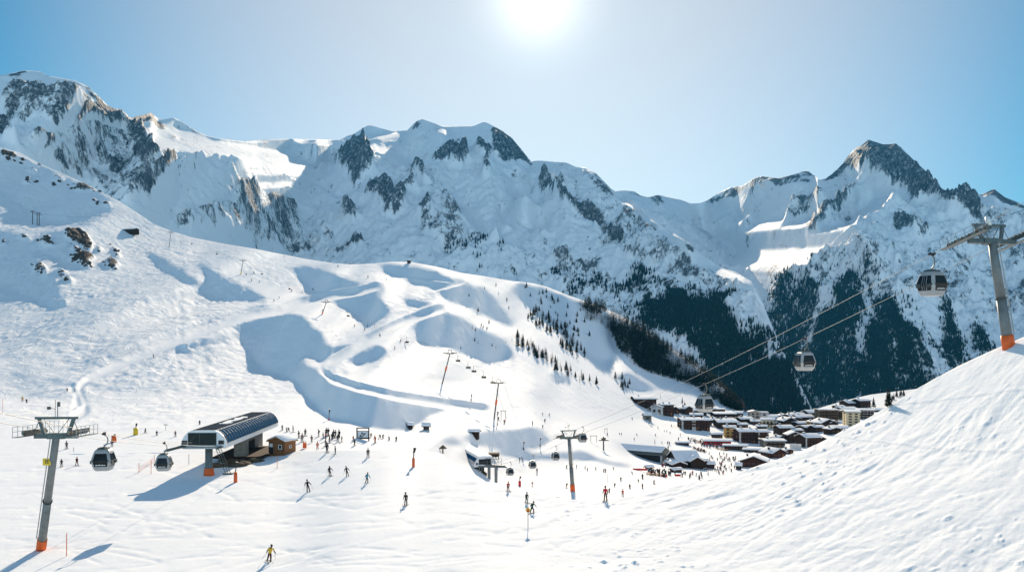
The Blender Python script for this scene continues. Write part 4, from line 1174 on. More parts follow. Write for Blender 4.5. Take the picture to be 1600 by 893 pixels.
def chair_proto():
    t = thing("lift_chair", "", "chair")
    MB().tube([(0, 0, 0), (0, 0, -1.6), (0, .25, -2.0)], .07, 6).build("hanger", M["dsteel"], t)
    m = MB(); m.box((0, 0, -2.55), (2.0, .55, .14)); m.box((0, .30, -2.2), (2.0, .12, .7)); m.build("seat", M["black"], t)
    m = MB(); m.beam((-1, -.35, -2.2), (1, -.35, -2.2), .07); m.beam((-1, -.35, -2.2), (-1, .3, -2.0), .06); m.beam((1, -.35, -2.2), (1, .3, -2.0), .06); m.build("safety_bar", M["dsteel"], t)
    return t
CHAIR = chair_proto(); _n = 0
def put_chair(a, b, k, sd, label):
    global _n
    o = CHAIR if _n == 0 else copy_tree(CHAIR); _n += 1
    q = a.lerp(b, k) - Vector((0, 0, (b - a).length * .012 * 4 * k * (1 - k)))
    o.location = q + Vector((sd * 1.7, 0, .4)); o.rotation_euler = (0, 0, -.6)
    tag(o, label, "lift chair", "chairs on the chairlift")
for k, sd in ((.08, 1), (.30, 1), (.42, 1), (.62, 1), (.80, 1)):
    put_chair(PT[3], PT[4], k, sd, "empty dark chair on the cable between the two tall red padded pylons")
for k in (.2, .45, .7):
    put_chair(PT[2], PT[3], k, 1, "empty dark chair on the cable above the crossing of track and piste")
for k in (.25, .6):
    put_chair(PT[1], PT[2], k, 1, "empty dark chair on the cable above the upper piste")
for k in (.3, .65):
    put_chair(PT[0], PT[1], k, 1, "empty dark chair on the cable near the ridge's pylon")

# three masted lift frame on the left shoulder
b = at(56, 351)
t = thing("lift_gantry", "dark lift gantry of three masts on the left shoulder below the ridge", "lift gantry", b)
for dx in (-3.0, 1.2, 3.2):
    MB().beam((dx, 0, -1), (dx, 0, 12.5 if dx < 0 else 11), .45, .45).build("mast", M["dwood"], t)
m = MB(); m.beam((-5, 0, 12.2), (4.4, 0, 11.2), .4, .5); m.beam((-1.4, 0, 10), (6, 0, 9.4), .4, .4); m.beam((-4.6, 0, 13.4), (-1, 0, 13.2), .3, .4); m.build("crossarm", M["dwood"], t)
tag(MB().tube(curve_pts(b + Vector((4, 0, 11)), at(178, 340) + Vector((0, 0, 3)), 3, 10), .05, 5).build("haul_cable", M["dsteel"]), "cable leaving the three masted gantry across the shaded slope", "cable", "lift cables")

# ski tow pylon in the village and its gate frames
b = at(943, 703)
t = thing("chairlift_pylon", "dark ski tow pylon with short cross arms beside the snow covered station", "lift pylon", b)
hh = 22 * b.y / F
MB().tube([(0, 0, -1), (0, 0, hh)], .32, 8, .26).build("mast", M["dsteel"], t)
m = MB(); m.beam((-2.0, 0, hh * .72), (2.2, 0, hh * .72), .4, .5); m.beam((-1.2, 0, hh * .86), (1.2, 0, hh * .86), .3, .3); m.box((-.5, 0, hh * .78), (.8, .8, 1.0)); m.box((.6, 0, hh * .80), (.6, .6, 1.4)); m.build("crossarm", M["dsteel"], t)
for (x0, x1, yb, yt, lab) in ((783, 776, 655, 641, "tow pole frame with small crossbar at the hill's foot by the tallest pylon"), (923, 932, 689, 680, "low dark gate frame left of the village tow pylon"), (945, 948, 676, 669, "thin gate frame behind the village tow pylon"),
                           (259, 0, 672, 663, "small T shaped post on the snow left of the big station")):
    b = at(x0, yb); hz = (yb - yt) * b.y / F; wd = max(1.2, abs(x1 - x0) * b.y / F) if x1 else 1.5
    t = thing("gate_frame", lab, "gate frame", b)
    if x1:
        MB().beam((0, 0, -.5), (0, 0, hz), .16).build("post", M["dsteel"], t); MB().beam((wd, 0, -.5), (wd, 0, hz), .16).build("post", M["dsteel"], t)
        MB().beam((-.3, 0, hz), (wd + .3, 0, hz), .22, .3).build("crossbar", M["dsteel"], t)
    else:
        MB().beam((0, 0, -.5), (0, 0, hz), .09).build("post", M["galv"], t); MB().box((0, 0, hz), (.9, .3, .18)).build("crossbar", M["galv"], t)
# ================================================================== lift stations, hut, huts on the hill
def station_big():
    o = pt(318.0, 700, ST_Y)                              # front edge, middle of the floor of the housing
    t = thing("lift_station", "big lift station with grey roof, blue glazed curved side and white front", "lift station", o, math.atan2(0.05, 1.0))
    kq = ST_Y / 140.0; t.scale = (kq, kq, kq)
    dropk = lambda x, y: (drop(o.x + x * kq, o.y + y * kq) - o.z) / kq
    W, H, Ln = 3.45, 2.75, 39.0
    prof = [(-W, 0), (-W, .45), (-W * .96, 1.15), (-W * .86, 1.85), (-W * .70, 2.42), (-W * .52, H), (W * .50, H), (W * .70, 2.45), (W * .86, 1.9), (W * .97, 1.15), (W, .45), (W, 0)]
    MB().prism(prof, 0.35, Ln).build("housing", M["white"], t)
    # roof sheet, a little proud of the flat top, with standing seams
    MB().box((-.05, Ln / 2 + .2, H + .05), (W * 1.06, Ln - .5, .10)).build("roof", M["roof_grey"], t)
    m = MB()
    for i in range(14):
        m.box((-.05, 1.5 + i * (Ln - 3) / 13, H + .115), (W * 1.04, .08, .03))
    m.build("roof_seam", M["dsteel"], t)
    # snow lettering patch left on the roof
    m = MB(); rg = random.Random(5)
    for i in range(16):
        m.box((-.35 + .4 * rg.random() + .25 * math.sin(i), 12.0 + i * .95, H + .13), (.9 + .7 * rg.random(), .75 + .3 * rg.random(), .10))
    m.build("roof_snow", M["snow"], t)
    # blue curved glazing between white ribs on the right side
    segs = [(W * .56, H - .02), (W * .72, 2.45), (W * .88, 1.9), (W * .985, 1.2), (W * 1.012, .75)]
    n = 22; y0, y1 = 1.0, Ln - .6; w = (y1 - y0) / n
    for i in range(n):
        m = MB(); a, b = y0 + i * w + .09, y0 + (i + 1) * w - .09
        vs = []; fs = []
        for q, (x, z) in enumerate(segs):
            vs += [(x + .05, a, z + .04), (x + .09, (a + b) / 2, z + .08), (x + .05, b, z + .04)]
        for q in range(len(segs) - 1):
            for c in range(2):
                fs.append((q * 3 + c, (q + 1) * 3 + c, (q + 1) * 3 + c + 1, q * 3 + c + 1))
        m.add(vs, fs); m.build("glazing", M["bglass"], t)
    m = MB()
    for i in range(n + 1):
        y = y0 + i * w
        for (xa, za), (xb, zb) in zip(segs[:-1], segs[1:]):
            m.beam((xa + .06, y, za + .05), (xb + .06, y, zb + .05), .05, .07, (1, 0, 1))
    m.build("glazing_rib", M["gsteel"], t)
    m = MB()
    for i in range(n * 2):
        m.box((W * 1.02, y0 + (i + .5) * w / 2, .68), (.12, w * .26, .10))
    m.build("gutter_teeth", M["white"], t)
    m = MB(); m.beam((W * .54, .3, H + .03), (W * .54, Ln, H + .03), .16, .14); m.beam((-W * .55, .3, H + .03), (-W * .55, Ln, H + .03), .16, .14); m.build("roof_edge", M["white"], t)
    # front: white frame around a dark opening, rope ports, lower beam
    fr = [(x * 1.03, z * 1.03) for x, z in prof]
    MB().prism(fr, 0, .36).build("front_frame", M["white"], t)
    m = MB(); m.box((-.20, -.012, 1.50), (4.3, .03, 1.85)); gl = m.build("front_window", M["glass"], t)
    m = MB()
    for x in (-2.38, -.6, 1.98):
        m.box((x, -.04, 1.5), (.07, .05, 1.9))
    m.beam((-2.3, -.05, .7), (-1.1, -.05, 2.3), .05); m.box((-.2, -.04, .56), (4.4, .05, .06)); m.box((-.2, -.04, 2.44), (4.4, .05, .06)); m.build("window_bar", M["dsteel"], gl)
    m = MB(); m.box((-.3, -.12, .42), (6.2, .16, .20)); m.box((-.2, -.35, .10), (5.6, .6, .22)); m.build("front_beam", M["silver"], t)
    for x in (-2.95, 2.75):
        MB().box((x, -.02, .95), (.85, .06, .62)).build("rope_port", M["black"], t)
    m = MB(); m.beam((-3.0, -.1, .35), (-4.9, -3.0, -.05), .9, .14); m.beam((-3.0, -.1, .45), (-4.9, -3.0, .05), .12, .3); m.build("rope_guide", M["gsteel"], t)
    m = MB(); m.beam((2.9, -.1, .3), (2.4, -1.2, .05), .5, .16); m.build("rope_guide", M["gsteel"], t)
    # supports
    g = dropk(.3, 1.2)
    MB().tube([(.5, 1.2, 0.1), (.5, 1.2, g + .9), (.5, 1.2, g - .3)], .58, 14, .62).build("front_column", M["gsteel"], t, True)
    MB().tube([(.5, 1.2, g - .2), (.5, 1.2, g + 1.15)], .86, 14, .74).build("column_pad", M["orange"], t, True)
    m = MB()
    for x in (1.6, 2.0, 2.4):
        m.beam((x, .9, 0), (x + 1.4, 1.6, g + .25), .09)
    for k in range(6):
        a = (k + .5) / 6; m.beam((1.6 + 1.4 * a, .9 + .7 * a, (g + .25) * a), (2.4 + 1.4 * a, .9 + .7 * a, (g + .25) * a), .05)
    m.box((3.4, 1.6, g + .15), (1.6, .5, .3)); m.build("strut", M["dsteel"], t)
    g2 = min(-2.6, dropk(1.0, 16))
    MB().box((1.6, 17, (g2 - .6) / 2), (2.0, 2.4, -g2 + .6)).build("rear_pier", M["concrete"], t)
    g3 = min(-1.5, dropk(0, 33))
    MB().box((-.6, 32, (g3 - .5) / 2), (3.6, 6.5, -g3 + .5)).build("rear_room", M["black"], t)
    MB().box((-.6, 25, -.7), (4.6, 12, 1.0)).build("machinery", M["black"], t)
    m = MB(); m.box((1.2, 24, g2 + .75), (8.4, 17, .35)); m.build("platform", M["dwood"], t)
    # muddy earth showing under the station
    m = MB(); rg = random.Random(3)
    for i in range(16):
        x, y = rg.uniform(-1.5, 4.5), rg.uniform(10, 21)
        m.blob((x, y, g2 + .15), (rg.uniform(.9, 1.9), rg.uniform(.9, 1.9), rg.uniform(.3, .7)), i, .4)
    m.build("bare_earth", M["earth"], t)
    return t
station_big()

def gable_house(t, w, d, h, rh, wall, over=.5, snow=.35, ridge='x', flip=1, board="dwood", trim=None):
    """walls with gable ends, a roof of two boards and the snow lying on it. ridge along x or y; origin at the middle of the floor"""
    a, b = (d, w) if ridge == 'x' else (w, d)              # a: span across the ridge, b: length along it
    prof = [(-a / 2, -1.5), (-a / 2, h), (0, h + rh), (a / 2, h), (a / 2, -1.5)]
    m = MB(); m.prism(prof, -b / 2, b / 2)
    k = rh / (a / 2)
    def place(mb):
        if ridge == 'x':
            mb.v = [(y, x, z) for x, y, z in mb.v]; mb.f = [tuple(reversed(f)) for f in mb.f]
        return mb
    place(m).build("wall", wall, t)
    ea = a / 2 + over
    r = MB()
    r.prism([(-ea, h - over * k + .02), (0, h + rh + .02), (ea, h - over * k + .02), (ea, h - over * k + .22), (0, h + rh + .24), (-ea, h - over * k + .22)], -b / 2 - over, b / 2 + over)
    rf = place(r).build("roof", M[board], t)
    if snow:
        s = MB(); rings = []
        for y, q in ((-b / 2 - over * .96, .75), (-b / 2 - over * .5, 1), (b / 2 + over * .5, 1), (b / 2 + over * .96, .75)):
            e2 = ea * .985
            z0 = h - over * k + .225; zr = h + rh + .245
            rings.append([(-e2, y, z0), (-e2 * .99, y, z0 + snow * .7 * q), (-e2 * .9, y, z0 + k * e2 * .1 + snow * q), (-e2 * .2, y, zr - k * e2 * .2 + snow * q), (0, y, zr + snow * q * .92), (e2 * .2, y, zr - k * e2 * .2 + snow * q), (e2 * .9, y, z0 + k * e2 * .1 + snow * q), (e2 * .99, y, z0 + snow * .7 * q), (e2, y, z0), (0, y, zr)])
        s.loft(rings); place(s).build("roof_snow", M["snow"], rf, True)
    return rf

def window(t, x, z, w, h, face, half, frame="plaster", name="window"):
    """a window set 3 cm proud of a wall; face 0 front (-y), 1 right (+x), 2 back, 3 left"""
    a = {0: lambda u, v, p: (u, -half - p, v), 2: lambda u, v, p: (u, half + p, v), 1: lambda u, v, p: (half + p, u, v), 3: lambda u, v, p: (-half - p, u, v)}[face]
    m = MB()
    c = a(x, z, .0); sz = (w, .06, h) if face in (0, 2) else (.06, w, h)
    o = MB().box(c, sz).build(name, M["wglass"], t)
    fr = MB()
    for dx, dz, ww, hh in ((-w / 2, 0, .12, h + .12), (w / 2, 0, .12, h + .12), (0, h / 2, w, .12), (0, -h / 2, w, .12)):
        c = a(x + dx, z + dz, .03); fr.box(c, (ww, .1, hh) if face in (0, 2) else (.1, ww, hh))
    fr.build("frame", M[frame], o)
    return o

def lift_hut():
    b = at(441, 709)
    Y = b.y
    t = thing("wooden_hut", "small wooden operator hut with snowy roof beside the big station", "hut", b, -.38)
    s = Y / F
    w = 30 * s; h = 21 * s
    gable_house(t, w, w * .95, h, 6 * s, M["wood"], .35, .30, 'y', board="wood_l")
    hw = w * .475
    window(t, w * .22, h * .62, .75, .8, 0, hw, "white")
    d = MB().box((-w * .33, -hw - .02, h * .45), (1.05, .08, h * .8)).build("door", M["black"], t)
    MB().box((-w * .33, -hw - .07, h * .72), (.8, .05, .7)).build("pane", M["white"], d)
    m = MB()
    for i in range(12):
        m.box((-w / 2 + (i + .5) * w / 12, -hw - .012, h / 2), (.03, .03, h * .98))
    m.build("batten", M["dwood"], t)
    window(t, 0, h * .6, .6, .5, 1, w / 2, "white")
    m = MB(); m.box((-w * .75, -hw * .4, .25), (w * .7, w * .9, .2)); m.build("deck", M["wood_l"], t)
    # shovelled snow bank in front
    return t
lift_hut()

def station_two():
    Yf = ST2_Y
    o = pt(755, 729, Yf)
    t = thing("lift_station", "lift station with wide white snow covered roof and blue glazed left side in the hollow", "lift station", o, math.atan2(.26, 1.0))
    kq = Yf / 262.0; t.scale = (kq, kq, kq)
    W, H, Ln = 2.75, 2.7, 36.0
    prof = [(-W, 0), (-W, .5), (-W * .8, 1.6), (-W * .55, H), (W, H), (W, 0)]
    MB().prism(prof, .3, Ln).build("housing", M["white"], t)
    MB().prism([(-W * .52, H + .02), (W * 1.02, H + .02), (W * 1.02, H + .42), (W * .9, H + .5), (-W * .45, H + .5), (-W * .55, H + .35)], .1, Ln + .3).build("roof_snow", M["snow"], t)
    m = MB(); m.add([(-W * .6 - .03, 1, 2.45), (-W * .84 - .05, 1, 1.45), (-W * .84 - .05, Ln - 1, 1.45), (-W * .6 - .03, Ln - 1, 2.45)], [(0, 1, 2, 3)]); m.build("glazing", M["bglass"], t)
    m = MB(); m.add([(-W * .86 - .05, 1, 1.38), (-W * .99 - .05, 1, .6), (-W * .99 - .05, Ln - 1, .6), (-W * .86 - .05, Ln - 1, 1.38)], [(0, 1, 2, 3)]); m.build("side_panel", M["silver"], t)
    MB().prism([(x * 1.02, z * 1.02) for x, z in prof], 0, .31).build("front_frame", M["white"], t)
    MB().box((.5, -.02, 1.55), (3.7, .04, 1.6)).build("front_window", M["glass"], t)
    MB().box((-1.9, -.02, 1.0), (.6, .05, .6)).build("rope_port", M["black"], t)
    m = MB()
    for x in (1.0, 2.0, 3.0, 4.0, 5.0):
        m.beam((x, -.6 - x * .3, .6), (x, -.6 - x * .3, 2.7), .09)
    m.beam((.5, -.5, 2.5), (5.2, -2.1, 2.7), .12); m.beam((.5, -.5, .7), (6.2, -2.4, .4), .3, .4); m.beam((-1.5, -.4, .2), (6.6, -2.4, .1), .35, .4); m.beam((-1, -.3, 1.5), (5, -2, 1.6), .08)
    m.beam((2, -1.1, .7), (3, -1.4, 2.6), .07); m.beam((3, -1.4, .7), (2, -1.1, 2.6), .07)
    m.build("machinery_frame", M["gsteel"], t)
    for x, y in ((1.6, -.8), (3.6, -1.2)):
        MB().box((x, y, -3.0), (.75, .8, 6.0)).build("column", M["galv"], t)
    for x in (-.9, -.2):
        MB().box((x, 1.2, -2.6), (.28, .3, 5.2)).build("column", M["galv"], t)
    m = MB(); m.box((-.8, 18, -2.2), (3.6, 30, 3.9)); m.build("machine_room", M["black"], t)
    m = MB(); m.box((-1.6, 16, -3.4), (6.6, 34, .5)); m.build("platform", M["concrete"], t)
    m = MB(); rg = random.Random(9)
    for i in range(14):
        m.blob((rg.uniform(-2.5, 1), rg.uniform(1, 10), -2.6 + rg.uniform(-.4, .6)), (rg.uniform(.6, 1.2), rg.uniform(.6, 1.4), rg.uniform(.4, .9)), i, .5)
    m.build("bare_earth", M["earth"], t)
station_two()
def sub_station():
    b = at(772, 716)
    t = thing("machine_shelter", "small dark machine shelter with flat roof behind the white roofed station", "shelter", b)
    s = b.y / F
    MB().box((0, 0, 7.5 * s), (17 * s, 4, 2.6 * s)).build("roof", M["dwood"], t)
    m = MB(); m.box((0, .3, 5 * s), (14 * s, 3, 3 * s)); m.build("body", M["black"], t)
    m = MB()
    for x in (-6, -2, 3, 7):
        m.box((x * s, 0, 1.5 * s), (.3, .3, 6 * s))
    m.build("leg", M["galv"], t)
sub_station()

def station_three():
    b = at(999, 712)
    s = b.y / F
    t = thing("lift_station", "long low lift station with grey snowy roof at the edge of the village", "lift station", b, -.62)
    Ln = 29.0; hw = 4.2
    z0 = 6.0 * s
    prof = [(-hw, z0), (-hw, z0 + .9), (-hw * .8, z0 + 1.6), (0, z0 + 3.2), (hw * .8, z0 + 1.6), (hw, z0 + .9), (hw, z0)]
    m = MB(); m.prism(prof, -Ln / 2, Ln / 2); m.v = [(y, x, z) for x, y, z in m.v]; m.build("roof", M["dsteel"], t)
    sn = [(-hw * 1.0, z0 + 1.15), (-hw * .8, z0 + 1.9), (0, z0 + 3.7), (hw * .8, z0 + 1.9), (hw * 1.0, z0 + 1.15), (hw * .8, z0 + 1.63), (0, z0 + 3.22), (-hw * .8, z0 + 1.63)]
    m = MB(); m.prism(sn, -Ln / 2 + .4, Ln / 2 - .4); m.v = [(y, x, z) for x, y, z in m.v]; m.build("roof_snow", M["snow"], t)
    MB().box((0, -hw + .2, z0 - .22), (Ln, .3, .3)).build("eaves_beam", M["galv"], t)
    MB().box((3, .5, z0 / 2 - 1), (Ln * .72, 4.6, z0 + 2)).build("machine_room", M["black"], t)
    for x in (Ln * .46, -Ln * .22):
        MB().box((x, -hw * .7, z0 / 2 - 1), (.8, .8, z0 + 2)).build("column", M["plaster"], t)
    m = MB(); m.box((-Ln * .55, 0, z0 + .8), (3.5, 4.5, 1.3)); m.beam((-Ln * .58, 0, z0 + 1), (-Ln * .52, 0, z0 + 3.4), 1.5, 2.0); m.build("rope_wheel_head", M["dsteel"], t)
station_three()

def hill_hut(px, py, w_px, h_px, label, wall, rz, flat=False):
    b = at(px, py); s = b.y / F
    t = thing("mountain_hut", label, "hut", b, rz)
    gable_house(t, w_px * s, max(3.0, w_px * s * .5), h_px * s, h_px * s * .35, M[wall], .5, .5, 'x')
    window(t, 0, h_px * s * .5, 1.4, h_px * s * .35, 0, max(3.0, w_px * s * .5) / 2, "dwood")
    return t
hill_hut(204, 364, 23, 5.0, "long dark hut half buried in snow high on the left ridge", "dwood", -.35)
hill_hut(639, 411, 5, 4.0, "tiny red hut on the crest of the ski hill", "rwood", 0.2)
hill_hut(666, 671, 9, 6.0, "small stone hut with snowy roof beside the track behind the billboard", "concrete", .1)
hill_hut(741, 678, 14, 4.0, "low dark shed sunk in the snow bank below the tall pylon", "dwood", -.1)
hill_hut(641, 669, 5, 5, "tiny dark cabin in the shade left of the stone hut", "dwood", .2)

# billboard frame by the crowd
b = at(567, 686); s = b.y / F
t = thing("billboard", "dark framed snow billboard standing behind the crowd", "billboard", b, -.10)
w, h = 19 * s, 18.5 * s
for x in (-w / 2, w / 2):
    MB().box((x, 0, h / 2 - .3), (.24, .24, h + .6)).build("post", M["dwood"], t)
m = MB(); m.box((0, 0, h * .96), (w, .2, .22)); m.box((0, 0, h * .72), (w, .12, .10)); m.box((0, 0, h * .10), (w, .2, .3)); m.build("crossbar", M["dwood"], t)
pn = MB().box((0, .05, h * .42), (w * .96, .06, h * .56)).build("panel", M["white"], t)
m = MB()
for (x0, z0, x1, z1) in ((-.25, .22, -.05, .60), (-.05, .60, .02, .45), (.02, .45, .25, .52), (.25, .52, .0, .34), (0, .34, -.1, .2), (-.28, .3, -.1, .28)):
    m.beam((x0 * w, -.02, z0 * h), (x1 * w, -.02, z1 * h), .16, .02, (0, 1, 0))
m.build("emblem", M["roof_grey"], pn)

# thatched parasol by station two, snow poles, fences, snow guns
def parasol(px, py, label, h_px=13, w_px=13):
    b = at(px, py); s = b.y / F
    t = thing("thatched_parasol", label, "parasol", b)
    MB().tube([(0, 0, -.4), (0, 0, h_px * s)], .16, 8).build("pole", M["dwood"], t)
    MB().loft([[(w_px * s / 2 * k * math.cos(a), w_px * s / 2 * k * math.sin(a), z * s) for a in [2 * math.pi * i / 12 for i in range(12)]] for k, z in ((.95, h_px - 5.2), (1, h_px - 4.8), (.5, h_px - 2), (.08, h_px + .4))]).build("canopy", M["thatch"], t)
parasol(692, 708, "brown thatched parasol left of the white roofed station")
parasol(1087, 0 or 729, "thatched parasol beside the big restaurant chalet", 6, 7)

def snow_gun(px, py, h_px, pad_px, label, col="orange", w_px=6.0, lance=True):
    b = at(px, py); s = b.y / F
    t = thing("snow_gun", label, "snow gun", b, 0, "snow guns on padded posts")
    MB().tube([(0, 0, -.3), (0, 0, pad_px * s)], w_px * s / 2, 12, w_px * s / 2 * .9).build("safety_pad", M[col], t, True)
    MB().tube([(0, 0, pad_px * s), (.1, 0, h_px * .8 * s)], .10, 6).build("mast", M["galv"], t)
    m = MB(); m.tube([(.1, 0, h_px * .74 * s), (.28, -.1, h_px * s)], .16, 8, .26); m.tube([(.1, 0, h_px * .78 * s), (-.1, .3, h_px * .7 * s)], .08, 6); m.build("fan_head", M["black"], t)
snow_gun(368, 753, 32, 16, "orange padded snow gun in front of the big station")
snow_gun(646, 729, 31, 14, "orange padded snow gun alone right of the skiers", "orange", 4.6)
snow_gun(812, 759, 16, 8.5, "bright red padded snow gun below the white roofed station", "red", 4.5)
snow_gun(212, 679, 18, 11, "yellow padded snow gun left of the big station", "yellow", 7.5)
snow_gun(514, 656, 17, 3, "dark snow gun on a red foot at the edge of the blue shade", "red", 2.6)
snow_gun(777, 664, 22, 4, "dark snow gun post at the snow wall under the hill", "black", 1.6)
snow_gun(844, 697, 14, 3, "slim dark snow gun left of the middle lift tower", "black", 1.8)
snow_gun(818, 702, 13, 3, "dark snow gun with round head above the cable cabins", "black", 2.2)
snow_gun(178, 690, 12, 10, "orange covered snow gun behind the left cabin", "orange", 8.0)

def marker(px, py, h_px, label, col="red", r=.05):
    b = at(px, py); h = h_px * b.y / F
    o = MB().tube([(0, 0, -.3), (.02, 0, h)], r, 6).build("piste_pole", M[col], None); o.location = b
    return tag(o, label, "pole", "piste marker poles")
for px, py, h, lab in ((104, 868, 36, "thin orange piste pole right of the left tower's base"), (4, 646, 24, "tall red piste pole at the left picture edge"), (236, 740, 22, "red fence pole left of the snow heap by the second cabin"), (217, 738, 16, "leftmost red pole of the netting by the second cabin"), (241, 722, 12, "red fence pole nearest the second cabin"),
                     (433, 731, 17, "pink netted pole in front of the wooden hut"), (791, 742, 12, "dark pole right of the white roofed station"), (949, 753, 13, "thin pole on the piste right of the middle tower"), (295, 725, 16, "thin pole behind the big station's front column"), (115, 705, 7, "short pole right of the skier by the left tower")):
    marker(px, py, h, lab, "dsteel" if "dark" in lab or "thin pole" in lab or "short" in lab else "orange")
# netting between the red poles
a, b_ = at(217, 738), at(241, 722)
m = MB(); u = (b_ - a)
for z in (.25, .6, .95):
    m.beam(a + Vector((0, 0, z)), b_ + Vector((0, 0, z)), .025)
for i in range(9):
    p = a + u * (i / 8); m.beam(p + Vector((0, 0, .2)), p + Vector((0, 0, 1.0)), .02)
tag(m.build("safety_net", M["orange"], None), "orange safety netting by the second cabin's landing", "net")
# slow sign on the near piste
b = at(825, 824); s = b.y / F
t = thing("warning_sign", "orange diamond warning sign on a thin pole in front of the snowboarder", "sign", b)
MB().tube([(0, 0, -.3), (0, 0, 34 * s)], .035, 6).build("pole", M["galv"], t)
m = MB(); z = 28 * s; q = 4.6 * s
m.add([(-q, -.05, z), (0, -.05, z - q), (q, -.05, z), (0, -.05, z + q), (-q, -.02, z), (0, -.02, z - q), (q, -.02, z), (0, -.02, z + q)], [(0, 1, 2, 3), (7, 6, 5, 4), (0, 4, 5, 1), (1, 5, 6, 2), (2, 6, 7, 3), (3, 7, 4, 0)])
pl = m.build("plate", M["yellow"], t)
m = MB(); m.box((0, -.07, z), (.10, .02, .42)); m.beam((-.14, -.07, z - .05), (0, -.07, z - .24), .07, .02, (0, 1, 0)); m.beam((.14, -.07, z - .05), (0, -.07, z - .24), .07, .02, (0, 1, 0)); m.build("symbol", M["red"], pl)
# orange sledge left standing among the crowd
b = at(476, 700); s = b.y / F
t = thing("rescue_sledge", "orange rescue sledge standing upright beside the hut", "sledge", b, .2)
MB().box((0, 0, 5 * s), (6.0 * s, .35, 8.5 * s), 0, .9).build("tub", M["orange"], t)
m = MB(); m.beam((-.3, .1, 8 * s), (-.15, .2, 11.5 * s), .05); m.beam((.3, .1, 8 * s), (.15, .2, 11.5 * s), .05); m.beam((-.15, .2, 11.5 * s), (.15, .2, 11.5 * s), .05); m.build("handle", M["dsteel"], t)
# ================================================================== the village
def chalet(px, py, w_px, h_px, label, wall="dwood", ridge='x', rz=0.0, dep=1.0, roof=.30, rows=2, cols=4, chim=1, balcony=True, trim=None, snow=.42, cat="house", name="chalet"):
    b = at_far(px, py)
    if b is None:
        b = pt(px, py, 600)
    s = b.y / F
    w, h = w_px * s * 1.12, h_px * s * 1.08
    d = w * dep
    t = thing(name, label, cat, b, rz)
    rh = (roof * .72 if ridge == 'x' else roof * .8) * (d if ridge == 'x' else w) / 2
    rf = gable_house(t, w, d, h, rh, M[wall], w * .06 + .35, snow, ridge)
    fh = h / (rows + .25)
    n = 0
    for r in range(rows):
        for c in range(cols):
            x = (c + .5) / cols * w * .86 - w * .43
            window(t, x, fh * (r + .62), w / cols * .40, fh * .46, 0, d / 2, "dwood" if wall in ("plaster", "cream", "beige", "ochre") else "wood")
    for r in range(rows):
        window(t, 0, fh * (r + .62), d * .16, fh * .46, 1, w / 2, "dwood"); window(t, 0, fh * (r + .62), d * .16, fh * .46, 3, w / 2, "dwood")
    if balcony:
        for r in range(1, rows):
            m = MB(); z = fh * (r + .12)
            m.box((0, -d / 2 - .55, z), (w * .92, 1.1, .14)); m.box((0, -d / 2 - 1.08, z + .5), (w * .92, .08, .9))
            m.build("balcony", M["dwood" if wall != "dwood" else "rwood"], t)
    MB().box((w * .28, -d / 2 - .04, fh * .40), (max(.9, w * .07), .1, fh * .8)).build("door", M["wood"], t)
    if trim:
        for x in trim:
            MB().box((x * w / 2, -d / 2 - .05, h * .5 - .4), (w * .09, .25, h + .6)).build("pilaster", M["plaster"], t)
    for i in range(chim):
        x = (-.25 + .5 * i) * w
        z = h + rh * (.75 if ridge == 'x' else .6)
        c = MB().box((x, d * .08, z + .5), (.9, .9, 1.9)).build("chimney", M["dwood"], rf)
        MB().box((x, d * .08, z + 1.6), (1.2, 1.2, .35)).build("chimney_snow", M["snow"], c)
    return t

